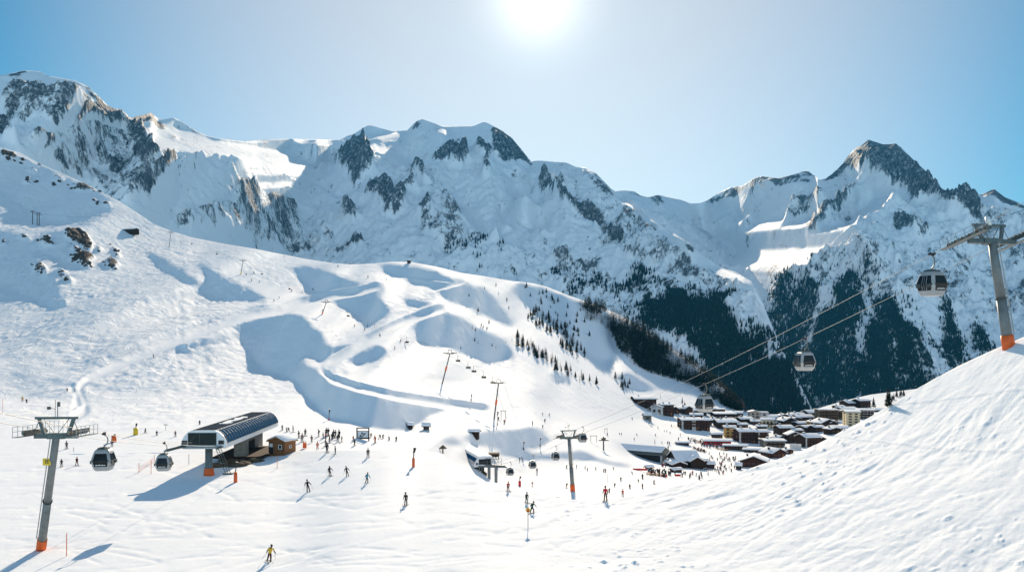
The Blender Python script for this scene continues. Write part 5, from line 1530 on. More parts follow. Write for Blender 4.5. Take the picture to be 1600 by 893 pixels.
V = [
    # px, base py, width, wall height, label, options
    (1006, 634, 29, 11, "dark chalet with a pale panel on its front, farthest up the slope above the piste", dict(rz=.06, cols=4, roof=.25)),
    (1027, 646, 16, 10, "white plastered gable house between two dark chalets at the village's upper left", dict(wall="plaster", ridge='y', rz=-.25, rows=1, cols=2, balcony=False)),
    (1041, 648, 17, 15, "tall dark chalet with white band under its roof right of the white gable house", dict(rz=.08, rows=3, cols=3, roof=.2, chim=2)),
    (1054, 645, 11, 6, "small dark triangular gabled chalet right of the tall banded chalet", dict(ridge='y', rows=1, cols=2, roof=.7, balcony=False)),
    (1071, 646, 14, 8, "dark chalet with thick snow roof below the blue green tree", dict(rz=.15, rows=2, cols=3)),
    (1092, 646, 20, 5, "low chalet under wide layered snow roofs beneath the pale cabin", dict(rz=-.3, rows=1, cols=4, chim=1)),
    (1088, 654, 16, 6, "low dark chalet with snow roof just behind the white pillared block", dict(rz=-.15, rows=1, cols=3)),
    (1110, 645, 12, 6, "small dark house with domed snow roof left of the long dark house", dict(rz=.1, rows=1, cols=2)),
    (1099, 671, 14, 14, "dark wing with pale snow cap at the right end of the white pillared block", dict(rz=.12, rows=3, cols=3, chim=0)),
    (1077, 669, 27, 13, "dark apartment block with white pillars above the blue shaded snow", dict(rz=.08, rows=3, cols=5, trim=(-.98, .1, .3), roof=.22, chim=2)),
    (1129, 655, 27, 9, "long plain dark house with flat snow roof on the village's back row", dict(rz=.05, rows=1, cols=3, roof=.15, chim=0, balcony=False)),
    (1124, 642, 13, 3, "small flat snow topped cabin above the long plain dark house", dict(rows=1, cols=2, roof=.12, chim=0, balcony=False)),
    (1150, 651, 18, 6, "chalet with lumpy snow roof right of the long plain dark house", dict(rz=-.35, rows=1, cols=3)),
    (1133, 669, 26, 10, "dark chalet under a broad rounded snow roof behind the ochre house", dict(rz=.05, rows=2, cols=3, roof=.3)),
    (1163, 659, 18, 5, "low chalet under a smooth rounded snow roof before the beige tower", dict(rz=.2, rows=1, cols=3)),
    (1182, 663, 15, 5, "dark chalet with square snow roof left of the cream house", dict(rz=-.2, rows=1, cols=3)),
    (1178, 657, 14, 13, "beige tower house with small snow roof above the big brown hotel", dict(wall="beige", ridge='y', rows=3, cols=2, dep=.9, chim=0, balcony=False, name="tower_house")),
    (1193, 660, 9, 15, "slim pale bluish tower with snow ring on top, beside the beige tower", dict(wall="plaster", rows=3, cols=1, dep=1.0, roof=.15, chim=0, balcony=False, name="tower_house")),
    (1200, 668, 17, 12, "cream yellow house with snow roof below the slim pale tower", dict(wall="cream", rz=-.3, rows=2, cols=3, chim=0)),
    (1207, 656, 22, 5, "chalet with two stacked snow roofs at the forest edge", dict(rz=.03, rows=1, cols=4)),
    (1224, 655, 13, 6, "dark gabled chalet right of the stacked snow roofs", dict(ridge='y', rows=1, cols=2)),
    (1229, 668, 20, 11, "dark gabled chalet with drooping snow roof in the village centre", dict(ridge='y', rz=.25, rows=2, cols=3, roof=.5)),
    (1254, 658, 22, 7, "brown chalet with many window dots under a wide snow roof", dict(rz=.1, rows=2, cols=5)),
    (1246, 651, 16, 4, "snow roofed chalet half hidden at the back of the centre", dict(rz=-.1, rows=1, cols=3)),
    (1269, 650, 20, 6, "dark chalet with a long smooth tilted snow roof by the olive flats", dict(rz=.15, rows=1, cols=4, roof=.35, chim=0)),
    (1270, 666, 12, 7, "small ochre brown chalet with round snow roof", dict(wall="ochre", rz=.2, rows=1, cols=2, ridge='y')),
    (1287, 668, 24, 8, "dark gabled chalet with steep snowy roof right of the ochre brown one", dict(ridge='y', rz=.25, rows=2, cols=3, roof=.5)),
    (1250, 667, 16, 6, "dark house with narrow tilted snow roof, upper of a pair in the centre", dict(rz=.35, rows=1, cols=3, chim=0)),
    (1260, 674, 18, 7, "dark house with narrow tilted snow roof, lower of a pair in the centre", dict(rz=.35, rows=1, cols=3, chim=0)),
    (1224, 680, 20, 12, "very dark chalet with snow roof behind the grey building with snow terraces", dict(rz=.2, rows=2, cols=3, roof=.35)),
    (1283, 658, 13, 17, "olive brown apartment house, left one of the olive row", dict(wall="olive", rows=4, cols=3, rz=.1, dep=1.1, roof=.14, chim=0, name="apartment_house", cat="apartment house")),
    (1297, 657, 15, 16, "olive brown apartment house with yellowish front, middle of the olive row", dict(wall="olive", rows=4, cols=3, rz=.1, dep=1.1, roof=.14, chim=0, name="apartment_house", cat="apartment house")),
    (1312, 654, 13, 12, "olive brown apartment house with snow cap, right one of the olive row", dict(wall="olive", rows=3, cols=3, rz=.1, dep=1.1, roof=.14, chim=0, name="apartment_house", cat="apartment house")),
    (1322, 645, 22, 6, "brown chalet with broad snow roof above the cream flats", dict(rz=.2, rows=1, cols=4)),
    (1328, 636, 20, 7, "chalet with bright tilted snow roof left of the high dark chalet", dict(rz=.3, rows=1, cols=3, roof=.4)),
    (1346, 636, 17, 10, "high dark brown chalet with clean white roof near the near slope's edge", dict(rz=.25, rows=2, cols=3, roof=.3)),
    (1330, 664, 18, 20, "cream apartment block with white gable end at the edge of the near slope", dict(wall="cream", rz=-.2, rows=5, cols=2, dep=1.8, roof=.14, chim=0, name="apartment_house", cat="apartment house", balcony=False)),
    (1352, 656, 22, 15, "long beige apartment block with balcony columns behind the near slope", dict(wall="beige", rz=-.35, rows=4, cols=6, roof=.12, chim=0, name="apartment_house", cat="apartment house", trim=(-.6, -.2, .2, .6))),
    (1372, 644, 18, 4, "low snow covered house right of the beige flats", dict(rz=.1, rows=1, cols=3, chim=0, balcony=False)),
    (1311, 676, 20, 8, "grey walled house with arched snow roof at the near slope's edge", dict(wall="concrete", rz=-.2, rows=1, cols=3, chim=0, balcony=False)),
    (1140, 683, 15, 15, "ochre yellow house with small dark windows beside the big brown hotel", dict(wall="ochre", rz=-.12, rows=3, cols=2, chim=1, balcony=False, roof=.3)),
    (1165, 690, 26, 16, "left half of the big brown hotel with white end pillar", dict(rz=.10, rows=3, cols=5, trim=(-.97,), roof=.32, chim=2, name="hotel", cat="hotel", wall="rwood")),
    (1187, 692, 18, 17, "right half of the big brown hotel with two white pillars", dict(rz=.10, rows=3, cols=4, trim=(-.5, .97), roof=.32, chim=1, name="hotel", cat="hotel", wall="rwood")),
    (1207, 698, 27, 10, "grey building with snow terraces right of the hotel", dict(wall="concrete", rz=.0, rows=2, cols=4, roof=.12, chim=1, balcony=True)),
    (1239, 691, 19, 12, "dark house with oval snow roof right of the grey building", dict(rz=.0, rows=2, cols=3, roof=.5, ridge='y', chim=0)),
    (1263, 700, 24, 17, "tall dark chalet with white corner pillar and tilted snow roof", dict(rz=.30, rows=3, cols=4, trim=(-.97,), roof=.4)),
    (1279, 691, 15, 5, "low house under thick snow, close above the near slope's rim", dict(rz=.1, rows=1, cols=2, chim=0, balcony=False)),
    (1266, 697, 13, 5, "small snow heaped house in front of the tall chalet with corner pillar", dict(rz=.15, rows=1, cols=2, chim=0, balcony=False)),
    (1149, 702, 30, 6, "long low dark bar with snow roof in front of the ochre house", dict(rz=-.22, rows=1, cols=6, chim=0, roof=.2, dep=.4, balcony=False)),
    (1177, 706, 24, 4, "long low annex with sloping snow roof left of the foreground red chalet", dict(rz=-.35, rows=1, cols=4, chim=0, roof=.25, dep=.5, balcony=False)),
    (1208, 714, 24, 8, "chalet with two small gables and snowy roof right behind the red brown chalet", dict(ridge='y', rz=.45, rows=1, cols=3, roof=.5, wall="rwood")),
    (1231, 708, 11, 5, "small chalet with snow roof at the near slope's rim right of the gabled pair", dict(ridge='y', rz=.2, rows=1, cols=2, wall="rwood", balcony=False)),
    (1178, 732, 36, 13, "red brown chalet with orange lights and snowy gable roof nearest the near slope", dict(ridge='y', rz=-.30, rows=2, cols=5, roof=.45, wall="rwood", balcony=False)),
    (1120, 694, 36, 6, "red fronted snow bar with wide domed snow roof on the plaza", dict(wall="red", rz=-.08, rows=1, cols=5, chim=0, roof=.22, dep=.55, balcony=False, name="snow_bar", cat="bar")),
]
V += [
    (1104, 662, 12, 6, "small dark shed house wedged behind the white pillared block's right end", dict(rows=1, cols=2, balcony=False)),
    (1116, 660, 10, 5, "small snow heaped house left of the broad rounded roof", dict(rows=1, cols=2, balcony=False)),
    (1158, 669, 14, 6, "dark chalet squeezed between the rounded roof and the hotel's roofs", dict(rows=1, cols=3, rz=.2)),
    (1190, 672, 13, 6, "dark chalet with thick snow just below the cream house", dict(rows=1, cols=3, rz=-.2)),
    (1213, 668, 13, 8, "narrow dark chalet between the cream house and the drooping roof", dict(rows=2, cols=2, rz=.15)),
    (1240, 661, 14, 7, "dark chalet left of the chalet with many window dots", dict(ridge='y', rows=1, cols=2, rz=.3)),
    (1276, 674, 15, 7, "dark chalet with tilted snow roof below the ochre brown one", dict(rows=1, cols=3, rz=.3)),
    (1297, 667, 15, 7, "dark chalet under a smooth snow roof in front of the olive row", dict(rows=1, cols=3, rz=.1)),
    (1300, 677, 16, 7, "dark gabled chalet left of the grey walled house at the rim", dict(ridge='y', rows=1, cols=2, rz=.3)),
    (1243, 680, 14, 8, "dark chalet wedged between the oval snow roof and the tilted pair", dict(rows=2, cols=2, rz=.2)),
    (1236, 653, 12, 4, "small snowy chalet at the forest edge right of the dark gabled one", dict(rows=1, cols=2)),
    (1310, 640, 12, 5, "small chalet with snow roof above the right olive house", dict(rows=1, cols=2, rz=.2)),
    (1138, 660, 13, 5, "snow roofed chalet just above the broad rounded roof", dict(rows=1, cols=3, rz=-.1)),
    (1216, 690, 14, 6, "dark lean house behind the grey building's right end", dict(rows=1, cols=2, rz=.1, balcony=False)),
    (1120, 683, 14, 5, "low snow covered house right behind the red fronted snow bar", dict(rows=1, cols=3, rz=-.1, balcony=False, chim=0)),
]
for i, (px, py, wp, hp, lab, kw) in enumerate(V):
    if i % 3 == 1 and "ridge" not in kw and wp < 21 and kw.get("rows", 2) < 3 and "flat" not in lab and "tilted" not in lab and "long" not in lab:
        kw = dict(kw, ridge='y', roof=.5, rz=kw.get("rz", 0) + .35)
    o = chalet(px, py, wp, hp, lab, **kw)
    o["group"] = "village chalets and blocks"

# retaining wall and arch wall at the rim
b = at_far(1243, 702)
s = b.y / F
o = MB().box((b.x, b.y, b.z + 3 * s), (17 * s, 1.0, 12 * s), -.1).build("retaining_wall", M["plaster"], None)
tag(o, "pale retaining wall under the dark chalet with corner pillar", "wall")

# the big restaurant chalet with its terrace
def restaurant():
    b = at_far(1068, 728); s = b.y / F
    t = thing("restaurant_chalet", "large dark restaurant chalet with sweeping snow roofs above the crowded terrace", "restaurant", b, .16)
    w, h = 56 * s, 12 * s; d = 14.0
    gable_house(t, w * .62, d, h, 3.6, M["dwood"], 1.0, .6, 'x')
    # gable wing in front on the right, low wing at the left
    for nm, x, wd, hh, dp, rr in (("gable_wing", .16, .34, h * 1.0, d * .8, .55), ("low_wing", -.34, .34, h * .62, d * .8, .35)):
        e = bpy.data.objects.new(nm, None); COL.objects.link(e); e.parent = t; e.location = (x * w, -d * .35, 0)
        gable_sub(e, wd * w, dp, hh, rr * wd * w / 2)
    for i in range(6):
        window(t, (-.26 + i * .09) * w, h * .55, 1.3, 1.5, 0, d / 2, "wood")
    m = MB(); m.tube([(w * .40, -2, 0), (w * .40, -2, h * .9)], 4.2, 14, 4.4); m.build("round_turret", M["dwood"], t)
    m = MB(); m.loft([[(w * .40 + 4.9 * k * math.cos(a), -2 + 4.9 * k * math.sin(a), z) for a in [2 * math.pi * i / 14 for i in range(14)]] for k, z in ((1, h * .86), (1.02, h * .98), (.7, h * 1.12), (.15, h * 1.2))]); m.build("turret_snow", M["snow"], t, True)
    m = MB(); m.box((-w * .05, -d / 2 - 8, -.4), (w * .95, 9, 1.0)); m.build("terrace", M["dwood"], t)
    m = MB()
    for i in range(18):
        m.box((-w * .5 + i * w / 18, -d / 2 - 12.4, .7), (.12, .12, 1.3))
    m.box((-w * .04, -d / 2 - 12.4, 1.3), (w * .95, .1, .12)); m.build("terrace_rail", M["dwood"], t)
def gable_sub(e, w, d, h, rh):
    """a wing: its walls with the roof and snow as sub-parts of the same wing"""
    a = w; m = MB()
    m.prism([(-a / 2, -1.5), (-a / 2, h), (0, h + rh), (a / 2, h), (a / 2, -1.5)], -d / 2, d / 2)
    m.build("wall", M["dwood"], e)
    k = rh / (a / 2); ea = a / 2 + .8
    r = MB(); r.prism([(-ea, h - .8 * k + .02), (0, h + rh + .02), (ea, h - .8 * k + .02), (ea, h - .8 * k + .3), (0, h + rh + .32), (-ea, h - .8 * k + .3)], -d / 2 - .8, d / 2 + .8); r.build("roof", M["rwood"], e)
    r = MB(); r.prism([(-ea, h - .8 * k + .31), (0, h + rh + .33), (ea, h - .8 * k + .31), (ea * .98, h - .8 * k + .85), (ea * .5, h + rh * .5 + .95), (0, h + rh + .9), (-ea * .5, h + rh * .5 + .95), (-ea * .98, h - .8 * k + .85)], -d / 2 - .7, d / 2 + .7); r.build("roof_snow", M["snow"], e, True)
restaurant()
def small_roof(px, py, w_px, h_px, label, wall="dwood", rz=0.0):
    b = at_far(px, py); s = b.y / F
    t = thing("kiosk", label, "kiosk", b, rz, "kiosks and shelters on the plaza")
    gable_house(t, w_px * s, w_px * s * .6, h_px * s, h_px * s * .3, M[wall], .6, .5, 'x')
    MB().box((0, -w_px * s * .3 - .05, h_px * s * .45), (w_px * s * .6, .1, h_px * s * .4)).build("counter", M["black"], t)
small_roof(1110, 731, 11, 7, "small brown kiosk with snow roof right of the restaurant chalet", "rwood", .1)
small_roof(1056, 737, 16, 4, "snow covered shelter in the blue shade below the restaurant", "dwood", .5)
small_roof(1014, 733, 10, 4, "low wooden lean to left of the crowded terrace", "wood_l", .4)
small_roof(1154, 733, 8, 7, "dark kiosk with green door left of the red brown chalet", "dwood", -.3)
small_roof(1066, 694, 20, 3.0, "long low snow topped bar counter on the plaza, left of the red bar", "dwood", -.12)
small_roof(1011, 656, 12, 8, "snow plastered hut standing alone on the piste above the plaza", "concrete", .2)

# red fence banners below the terrace
for i, (px, py, w_px, lab) in enumerate(((1038, 745, 9, "red banner fence piece at the terrace foot, left one"), (1059, 744, 9, "red banner fence piece at the terrace foot, right one"), (1000, 735, 22, "long faded red banner fence along the terrace's left edge"))):
    b = at_far(px, py); s = b.y / F
    t = thing("banner_fence", lab, "fence", b, -.15, "red banner fences below the terrace")
    MB().box((0, 0, 2.2 * s), (w_px * s, .08, 3.2 * s)).build("banner", M["red"], t)
    for x in (-.5, 0, .5):
        MB().box((x * w_px * s, 0, 2 * s), (.1, .12, 4.4 * s)).build("post", M["dsteel"], t)
# terrace tables on the plaza and in front of the restaurant
tb = thing("picnic_table", "", "table")
m = MB(); m.box((0, 0, .75), (2.0, .8, .08)); m.build("table_top", M["wood"], tb)
for y in (-.75, .75):
    MB().box((0, y, .45), (2.0, .3, .07)).build("bench", M["wood"], tb)
m = MB(); m.beam((-.7, -.8, 0), (-.7, .1, .75), .08); m.beam((-.7, .8, 0), (-.7, -.1, .75), .08); m.beam((.7, -.8, 0), (.7, .1, .75), .08); m.beam((.7, .8, 0), (.7, -.1, .75), .08); m.build("leg_frame", M["dwood"], tb)
rg = random.Random(44); first = True
for (x0, y0, x1, y1, n, lab) in ((1084, 689, 1100, 692, 9, "brown picnic table among the crowd left of the red bar"), (1085, 702, 1103, 705, 8, "picnic table on the lit strip behind the restaurant"), (1012, 741, 1034, 744, 9, "picnic table on the crowded terrace below the restaurant"), (1116, 699, 1140, 705, 8, "picnic table in the shade before the long low bar")):
    for i in range(n):
        k = (i + rg.random() * .6) / n
        b = at(x0 + (x1 - x0) * k, y0 + (y1 - y0) * k + rg.uniform(-1.5, 1.5))
        o = tb if first else copy_tree(tb); first = False
        o.location = b; o.rotation_euler = (0, 0, rg.uniform(-.6, .6)); tag(o, lab, "picnic table", "picnic tables on the terraces")
# ================================================================== people
def figure_mesh(name, J, bones, rad, sub):
    """one continuous skinned body from a posed skeleton"""
    names = list(J); idx = {n: i for i, n in enumerate(names)}
    me = bpy.data.meshes.new("tmp_figure")
    me.from_pydata([J[n] for n in names], [(idx[a], idx[b]) for a, b in bones], [])
    o = bpy.data.objects.new("tmp_figure", me); COL.objects.link(o)
    sk = o.modifiers.new("skin", 'SKIN'); sk.use_smooth_shade = True; sk.branch_smoothing = .4
    for n in names:
        r = rad[n]; r = (r, r) if isinstance(r, (int, float)) else r
        me.skin_vertices[0].data[idx[n]].radius = r
        me.skin_vertices[0].data[idx[n]].use_root = (n == "pelvis")
    if sub:
        s = o.modifiers.new("sub", 'SUBSURF'); s.levels = sub; s.render_levels = sub
    dg = bpy.context.evaluated_depsgraph_get()
    out = bpy.data.meshes.new_from_object(o.evaluated_get(dg)); out.name = name
    bpy.data.objects.remove(o)
    # clothing regions by nearest bone
    reg = {}
    def region(a, b):
        s = a + b
        if "foot" in s or "toe" in s: return 3
        if "knee" in s or "hip" in s: return 1
        if "hand" in s or "finger" in s or "thumb" in s: return 3
        if "head" in s or "nose" in s or "neck" in s and "head" in s: return 2
        return 0
    segs = [(np.array(J[a]), np.array(J[b]), region(a, b)) for a, b in bones]
    out.materials.clear()
    for k in range(4):
        out.materials.append(M["black"])
    for p in out.polygons:
        c = np.array(p.center); best = 9e9; r = 0
        for a, b, rr in segs:
            d = b - a; k = np.clip(np.dot(c - a, d) / max(np.dot(d, d), 1e-9), 0, 1)
            q = np.linalg.norm(c - a - k * d)
            if q < best:
                best = q; r = rr
        # the jacket ends at the hips, the crown of the head is the helmet or cap
        if r == 1 and c[2] > J["pelvis"][2] - .02: r = 0
        p.material_index = r; p.use_smooth = True
    return out

def skeleton(lean, knee, stride, arms, width=.20, turn=0.0):
    """front of the body is -y; lean forward in metres at the shoulders"""
    J = {}
    hip = .92 - knee * .45
    J["pelvis"] = (0, knee * .22, hip)
    J["chest"] = (0, -lean * .55 + knee * .15, hip + .30)
    J["neck"] = (0, -lean, hip + .56); J["head_a"] = (0, -lean * 1.08 - .01, hip + .68); J["head_b"] = (0, -lean * 1.1 - .02, hip + .82)
    J["nose"] = (0, -lean * 1.08 - .13, hip + .70)
    B = [("pelvis", "chest"), ("chest", "neck"), ("neck", "head_a"), ("head_a", "head_b"), ("head_a", "nose")]
    for s, nm in ((-1, "l"), (1, "r")):
        st = stride * s
        J["hip_" + nm] = (.09 * s, knee * .2, hip - .06)
        J["knee_" + nm] = (width * .62 * s, -.12 * knee * 2 - st * .45 + .02, hip * .52)
        J["foot_" + nm] = (width * .80 * s, knee * .10 - st, .09)
        J["toe_" + nm] = (width * .84 * s, knee * .10 - st - .20, .05)
        B += [("pelvis", "hip_" + nm), ("hip_" + nm, "knee_" + nm), ("knee_" + nm, "foot_" + nm), ("foot_" + nm, "toe_" + nm)]
        sh = Vector((.20 * s, -lean * .93, hip + .50)); a = arms[0 if s < 0 else 1]
        el = sh + Vector((a[0] * s, a[1], a[2])); ha = el + Vector((a[3] * s, a[4], a[5]))
        J["shoulder_" + nm] = tuple(sh); J["elbow_" + nm] = tuple(el); J["hand_" + nm] = tuple(ha)
        d = (ha - el).normalized()
        J["finger_" + nm] = tuple(ha + d * .12); J["thumb_" + nm] = tuple(ha + d * .05 + Vector((-.06 * s, -.03, .02)))
        B += [("chest", "shoulder_" + nm), ("shoulder_" + nm, "elbow_" + nm), ("elbow_" + nm, "hand_" + nm), ("hand_" + nm, "finger_" + nm), ("hand_" + nm, "thumb_" + nm)]
    R = dict(pelvis=(.17, .14), chest=(.19, .14), neck=.075, head_a=.105, head_b=.10, nose=.028)
    for nm in "lr":
        R.update({"hip_" + nm: .12, "knee_" + nm: .088, "foot_" + nm: .075, "toe_" + nm: .055, "shoulder_" + nm: .085, "elbow_" + nm: .068, "hand_" + nm: .052, "finger_" + nm: .03, "thumb_" + nm: .022})
    return J, B, R
POSES = {
    "glide": skeleton(.14, .22, .06, ((.14, .02, -.26, .06, -.20, -.12), (.14, .04, -.26, .10, -.16, -.14))),
    "stand": skeleton(.03, .03, .03, ((.06, .02, -.29, .02, -.10, -.24), (.07, .02, -.29, .0, -.08, -.24))),
    "walk": skeleton(.06, .06, .20, ((.06, -.10, -.27, .0, -.14, -.20), (.06, .12, -.27, .0, .02, -.24))),
    "board": skeleton(.12, .30, .0, ((.18, .06, -.22, .14, -.10, -.12), (.16, -.06, -.22, .12, -.12, -.14)), .42),
}
BODY = {(p, k): figure_mesh("person_body", *POSES[p], k) for p in POSES for k in (0, 1)}
def cloth(name, c, n=0.15):
    return simple("cloth_" + name, c, .8, 0, n, 9.0, .2)
CL = {k: cloth(k, c) for k, c in dict(black=(.012, .012, .014), navy=(.015, .022, .05), grey=(.11, .115, .12), charcoal=(.035, .036, .04), red=(.50, .015, .02), crimson=(.35, .012, .03), maroon=(.10, .02, .02), blue=(.03, .14, .34), teal=(.05, .26, .34), green=(.02, .09, .06), orange=(.62, .17, .03), coral=(.55, .12, .08), yellow=(.65, .42, .03), white=(.6, .6, .6), brown=(.08, .045, .03), plum=(.09, .025, .04)).items()}
SKI = {}
def gear(t, pose, col="black", near=True, poles=True):
    """skis or a board, poles, goggles and helmet as parts of the person"""
    J = POSES[pose][0]
    if pose == "board":
        m = MB(); m.loft([[(x * .75, y - .05, z) for x, y, z in r] for r in ([(-1.05, -.10, .03), (-1.05, .10, .03), (-1.05, .10, .045), (-1.05, -.10, .045)], [(-.9, -.15, 0), (-.9, .15, 0), (-.9, .15, .02), (-.9, -.15, .02)], [(.9, -.15, 0), (.9, .15, 0), (.9, .15, .02), (.9, -.15, .02)], [(1.05, -.10, .03), (1.05, .10, .03), (1.05, .10, .045), (1.05, -.10, .045)])])
        m.build("snowboard", CL[col], t)
        return
    for nm in "lr":
        x, y, z = J["foot_" + nm]
        m = MB(); m.loft([[(x + a, y + b, c) for a, b, c in r] for r in ([(-.045, -.95, .09), (.045, -.95, .09), (.045, -.95, .10), (-.045, -.95, .10)], [(-.05, -.75, .0), (.05, -.75, .0), (.05, -.75, .02), (-.05, -.75, .02)], [(-.04, .75, .0), (.04, .75, .0), (.04, .75, .02), (-.04, .75, .02)])])
        m.build("ski", CL[col], t)
    if poles:
        for s, nm in ((-1, "l"), (1, "r")):
            h = Vector(J["hand_" + nm])
            e = h + Vector((.22 * s, .55, 0)) if pose == "glide" else h + Vector((.10 * s, -.10, 0)); e.z = .02 if pose != "glide" else .18
            MB().tube([h + (h - e).normalized() * .06, e], .013, 5).build("ski_pole", M["dsteel"], t)
_pn = {}
def person(px, py, h_px, rz, pose, top, legs, hat, label, group=None, ski=True, near=False, loc=None, cat="person", size=None):
    b = (at_far(px, py) if (px > 985 and py < 752 and near is False) else at(px, py)) if loc is None else loc
    if b is None:
        return None
    hh = POSES[pose][0]["head_b"][2] + .10
    s = (h_px * b.y / F) / hh if size is None else size / 1.74
    s = max(.72, min(1.12, s))
    body = bpy.data.objects.new("person", BODY[(pose, 1 if near else 0)])
    COL.objects.link(body)
    body.location = b + Vector((0, 0, .03 * s)); tl = .16 * math.sin(px * 3.7) if pose in ('glide', 'board') else 0.0
    body.rotation_euler = (0, tl, rz); body.scale = (s, s, s)
    for i, mt in enumerate((CL[top], CL[legs], CL[hat] if hat != "bare" else M["skin"], CL["black"])):
        body.material_slots[i].link = 'OBJECT'; body.material_slots[i].material = mt
    tag(body, label, cat, group)
    J = POSES[pose][0]
    if near:
        hx, hy, hz = J["head_b"]
        MB().blob((hx, hy + .015, hz - .02), (.118, .125, .115), 1, 0.0, 12, 7).build("helmet" if hat != "bare" else "cap", CL[hat if hat != "bare" else "brown"], body, True)
        MB().tube([(hx - .09, hy - .075, hz - .09), (hx, hy - .115, hz - .09), (hx + .09, hy - .075, hz - .09)], .036, 8).build("goggles", CL["black"], body, True)
        MB().box((0, J["chest"][1] + .20, J["chest"][2] + .05), (.28, .14, .38)).build("backpack", CL["charcoal"], body) if (px * 7) % 3 < 1 else None
    if ski:
        gear(body, pose, "black" if top != "black" else "charcoal", near)
    return body
# --- skiers one can tell apart: px, foot py, height px, facing, pose, jacket, trousers, headwear, label
NEARP = [
    (420, 877, 36, .5, "glide", "yellow", "maroon", "brown", "skier in yellow and grey jacket and dark trousers, nearest to the camera"),
    (482, 767, 20, .3, "glide", "black", "black", "charcoal", "skier all in black, leftmost of the four on the open piste below the crowd"),
    (516, 743, 16, .6, "glide", "black", "black", "black", "slim black skier right below the crowd, left of the grey jacketed one"),
    (543, 743, 16, .2, "glide", "charcoal", "brown", "black", "skier in charcoal jacket between the black and the blue skier"),
    (573, 754, 17, .4, "glide", "teal", "charcoal", "brown", "skier in light blue jacket on the open piste"),
    (634, 789, 21, -.2, "stand", "black", "charcoal", "black", "dark skier alone in the middle of the near piste"),
    (575, 714, 15, .2, "walk", "charcoal", "charcoal", "grey", "grey skier with legs apart below the billboard"),
    (831, 801, 19, .7, "board", "green", "black", "charcoal", "snowboarder in dark green jacket behind the orange diamond sign"),
    (823, 785, 11, .5, "stand", "charcoal", "green", "black", "small dark figure just uphill of the green snowboarder"),
    (946, 782, 24, -.3, "stand", "red", "black", "maroon", "skier in long bright red jacket and black trousers"),
    (973, 775, 12, .0, "stand", "red", "maroon", "black", "skier in red jacket half hidden behind the near slope's rim"),
    (794, 767, 14, .4, "stand", "crimson", "black", "crimson", "person in crimson top and black trousers on the rim below the white station"),
    (832, 760, 9, .2, "glide", "crimson", "white", "black", "small skier in crimson jacket and pale trousers left of the middle tower"),
    (885, 762, 9, .2, "glide", "black", "black", "black", "small dark skier right beside the middle tower's orange foot"),
    (839, 739, 9, .0, "stand", "grey", "grey", "grey", "small grey skier midway between the white station and the middle tower"),
    (952, 769, 8, .1, "stand", "grey", "charcoal", "black", "small grey skier just right of the bright red jacket"),
    (96, 729, 13, .3, "stand", "black", "black", "maroon", "dark standing skier, left one of a pair by the left tower"),
    (120, 727, 14, .9, "walk", "maroon", "maroon", "red", "maroon clad skier striding, right one of the pair by the left tower"),
    (104, 701, 13, .0, "stand", "maroon", "black", "maroon", "skier in maroon top standing behind the pair by the left tower"),
    (175, 697, 12, .4, "stand", "maroon", "black", "orange", "person beside the orange covered snow gun"),
    (35, 627, 9, .5, "stand", "yellow", "orange", "yellow", "small skier in yellow at the far left"),
    (42, 629, 7, .8, "glide", "charcoal", "black", "black", "small dark skier right behind the yellow clad one at the far left"),
    (227, 676, 8, 1.2, "walk", "plum", "charcoal", "plum", "bent figure working right of the yellow snow gun"),
    (245, 680, 5, .2, "stand", "charcoal", "charcoal", "black", "tiny dark skier between the yellow snow gun and the big station"),
    (274, 682, 10, .0, "stand", "maroon", "maroon", "red", "person in dark red next to the T shaped post"),
    (312, 663, 4.5, .0, "stand", "black", "black", "black", "tiny dark person at the end of the snow ridge behind the big station"),
]
for a in NEARP:
    person(*a, near=a[2] >= 9, group="skiers on the pistes")
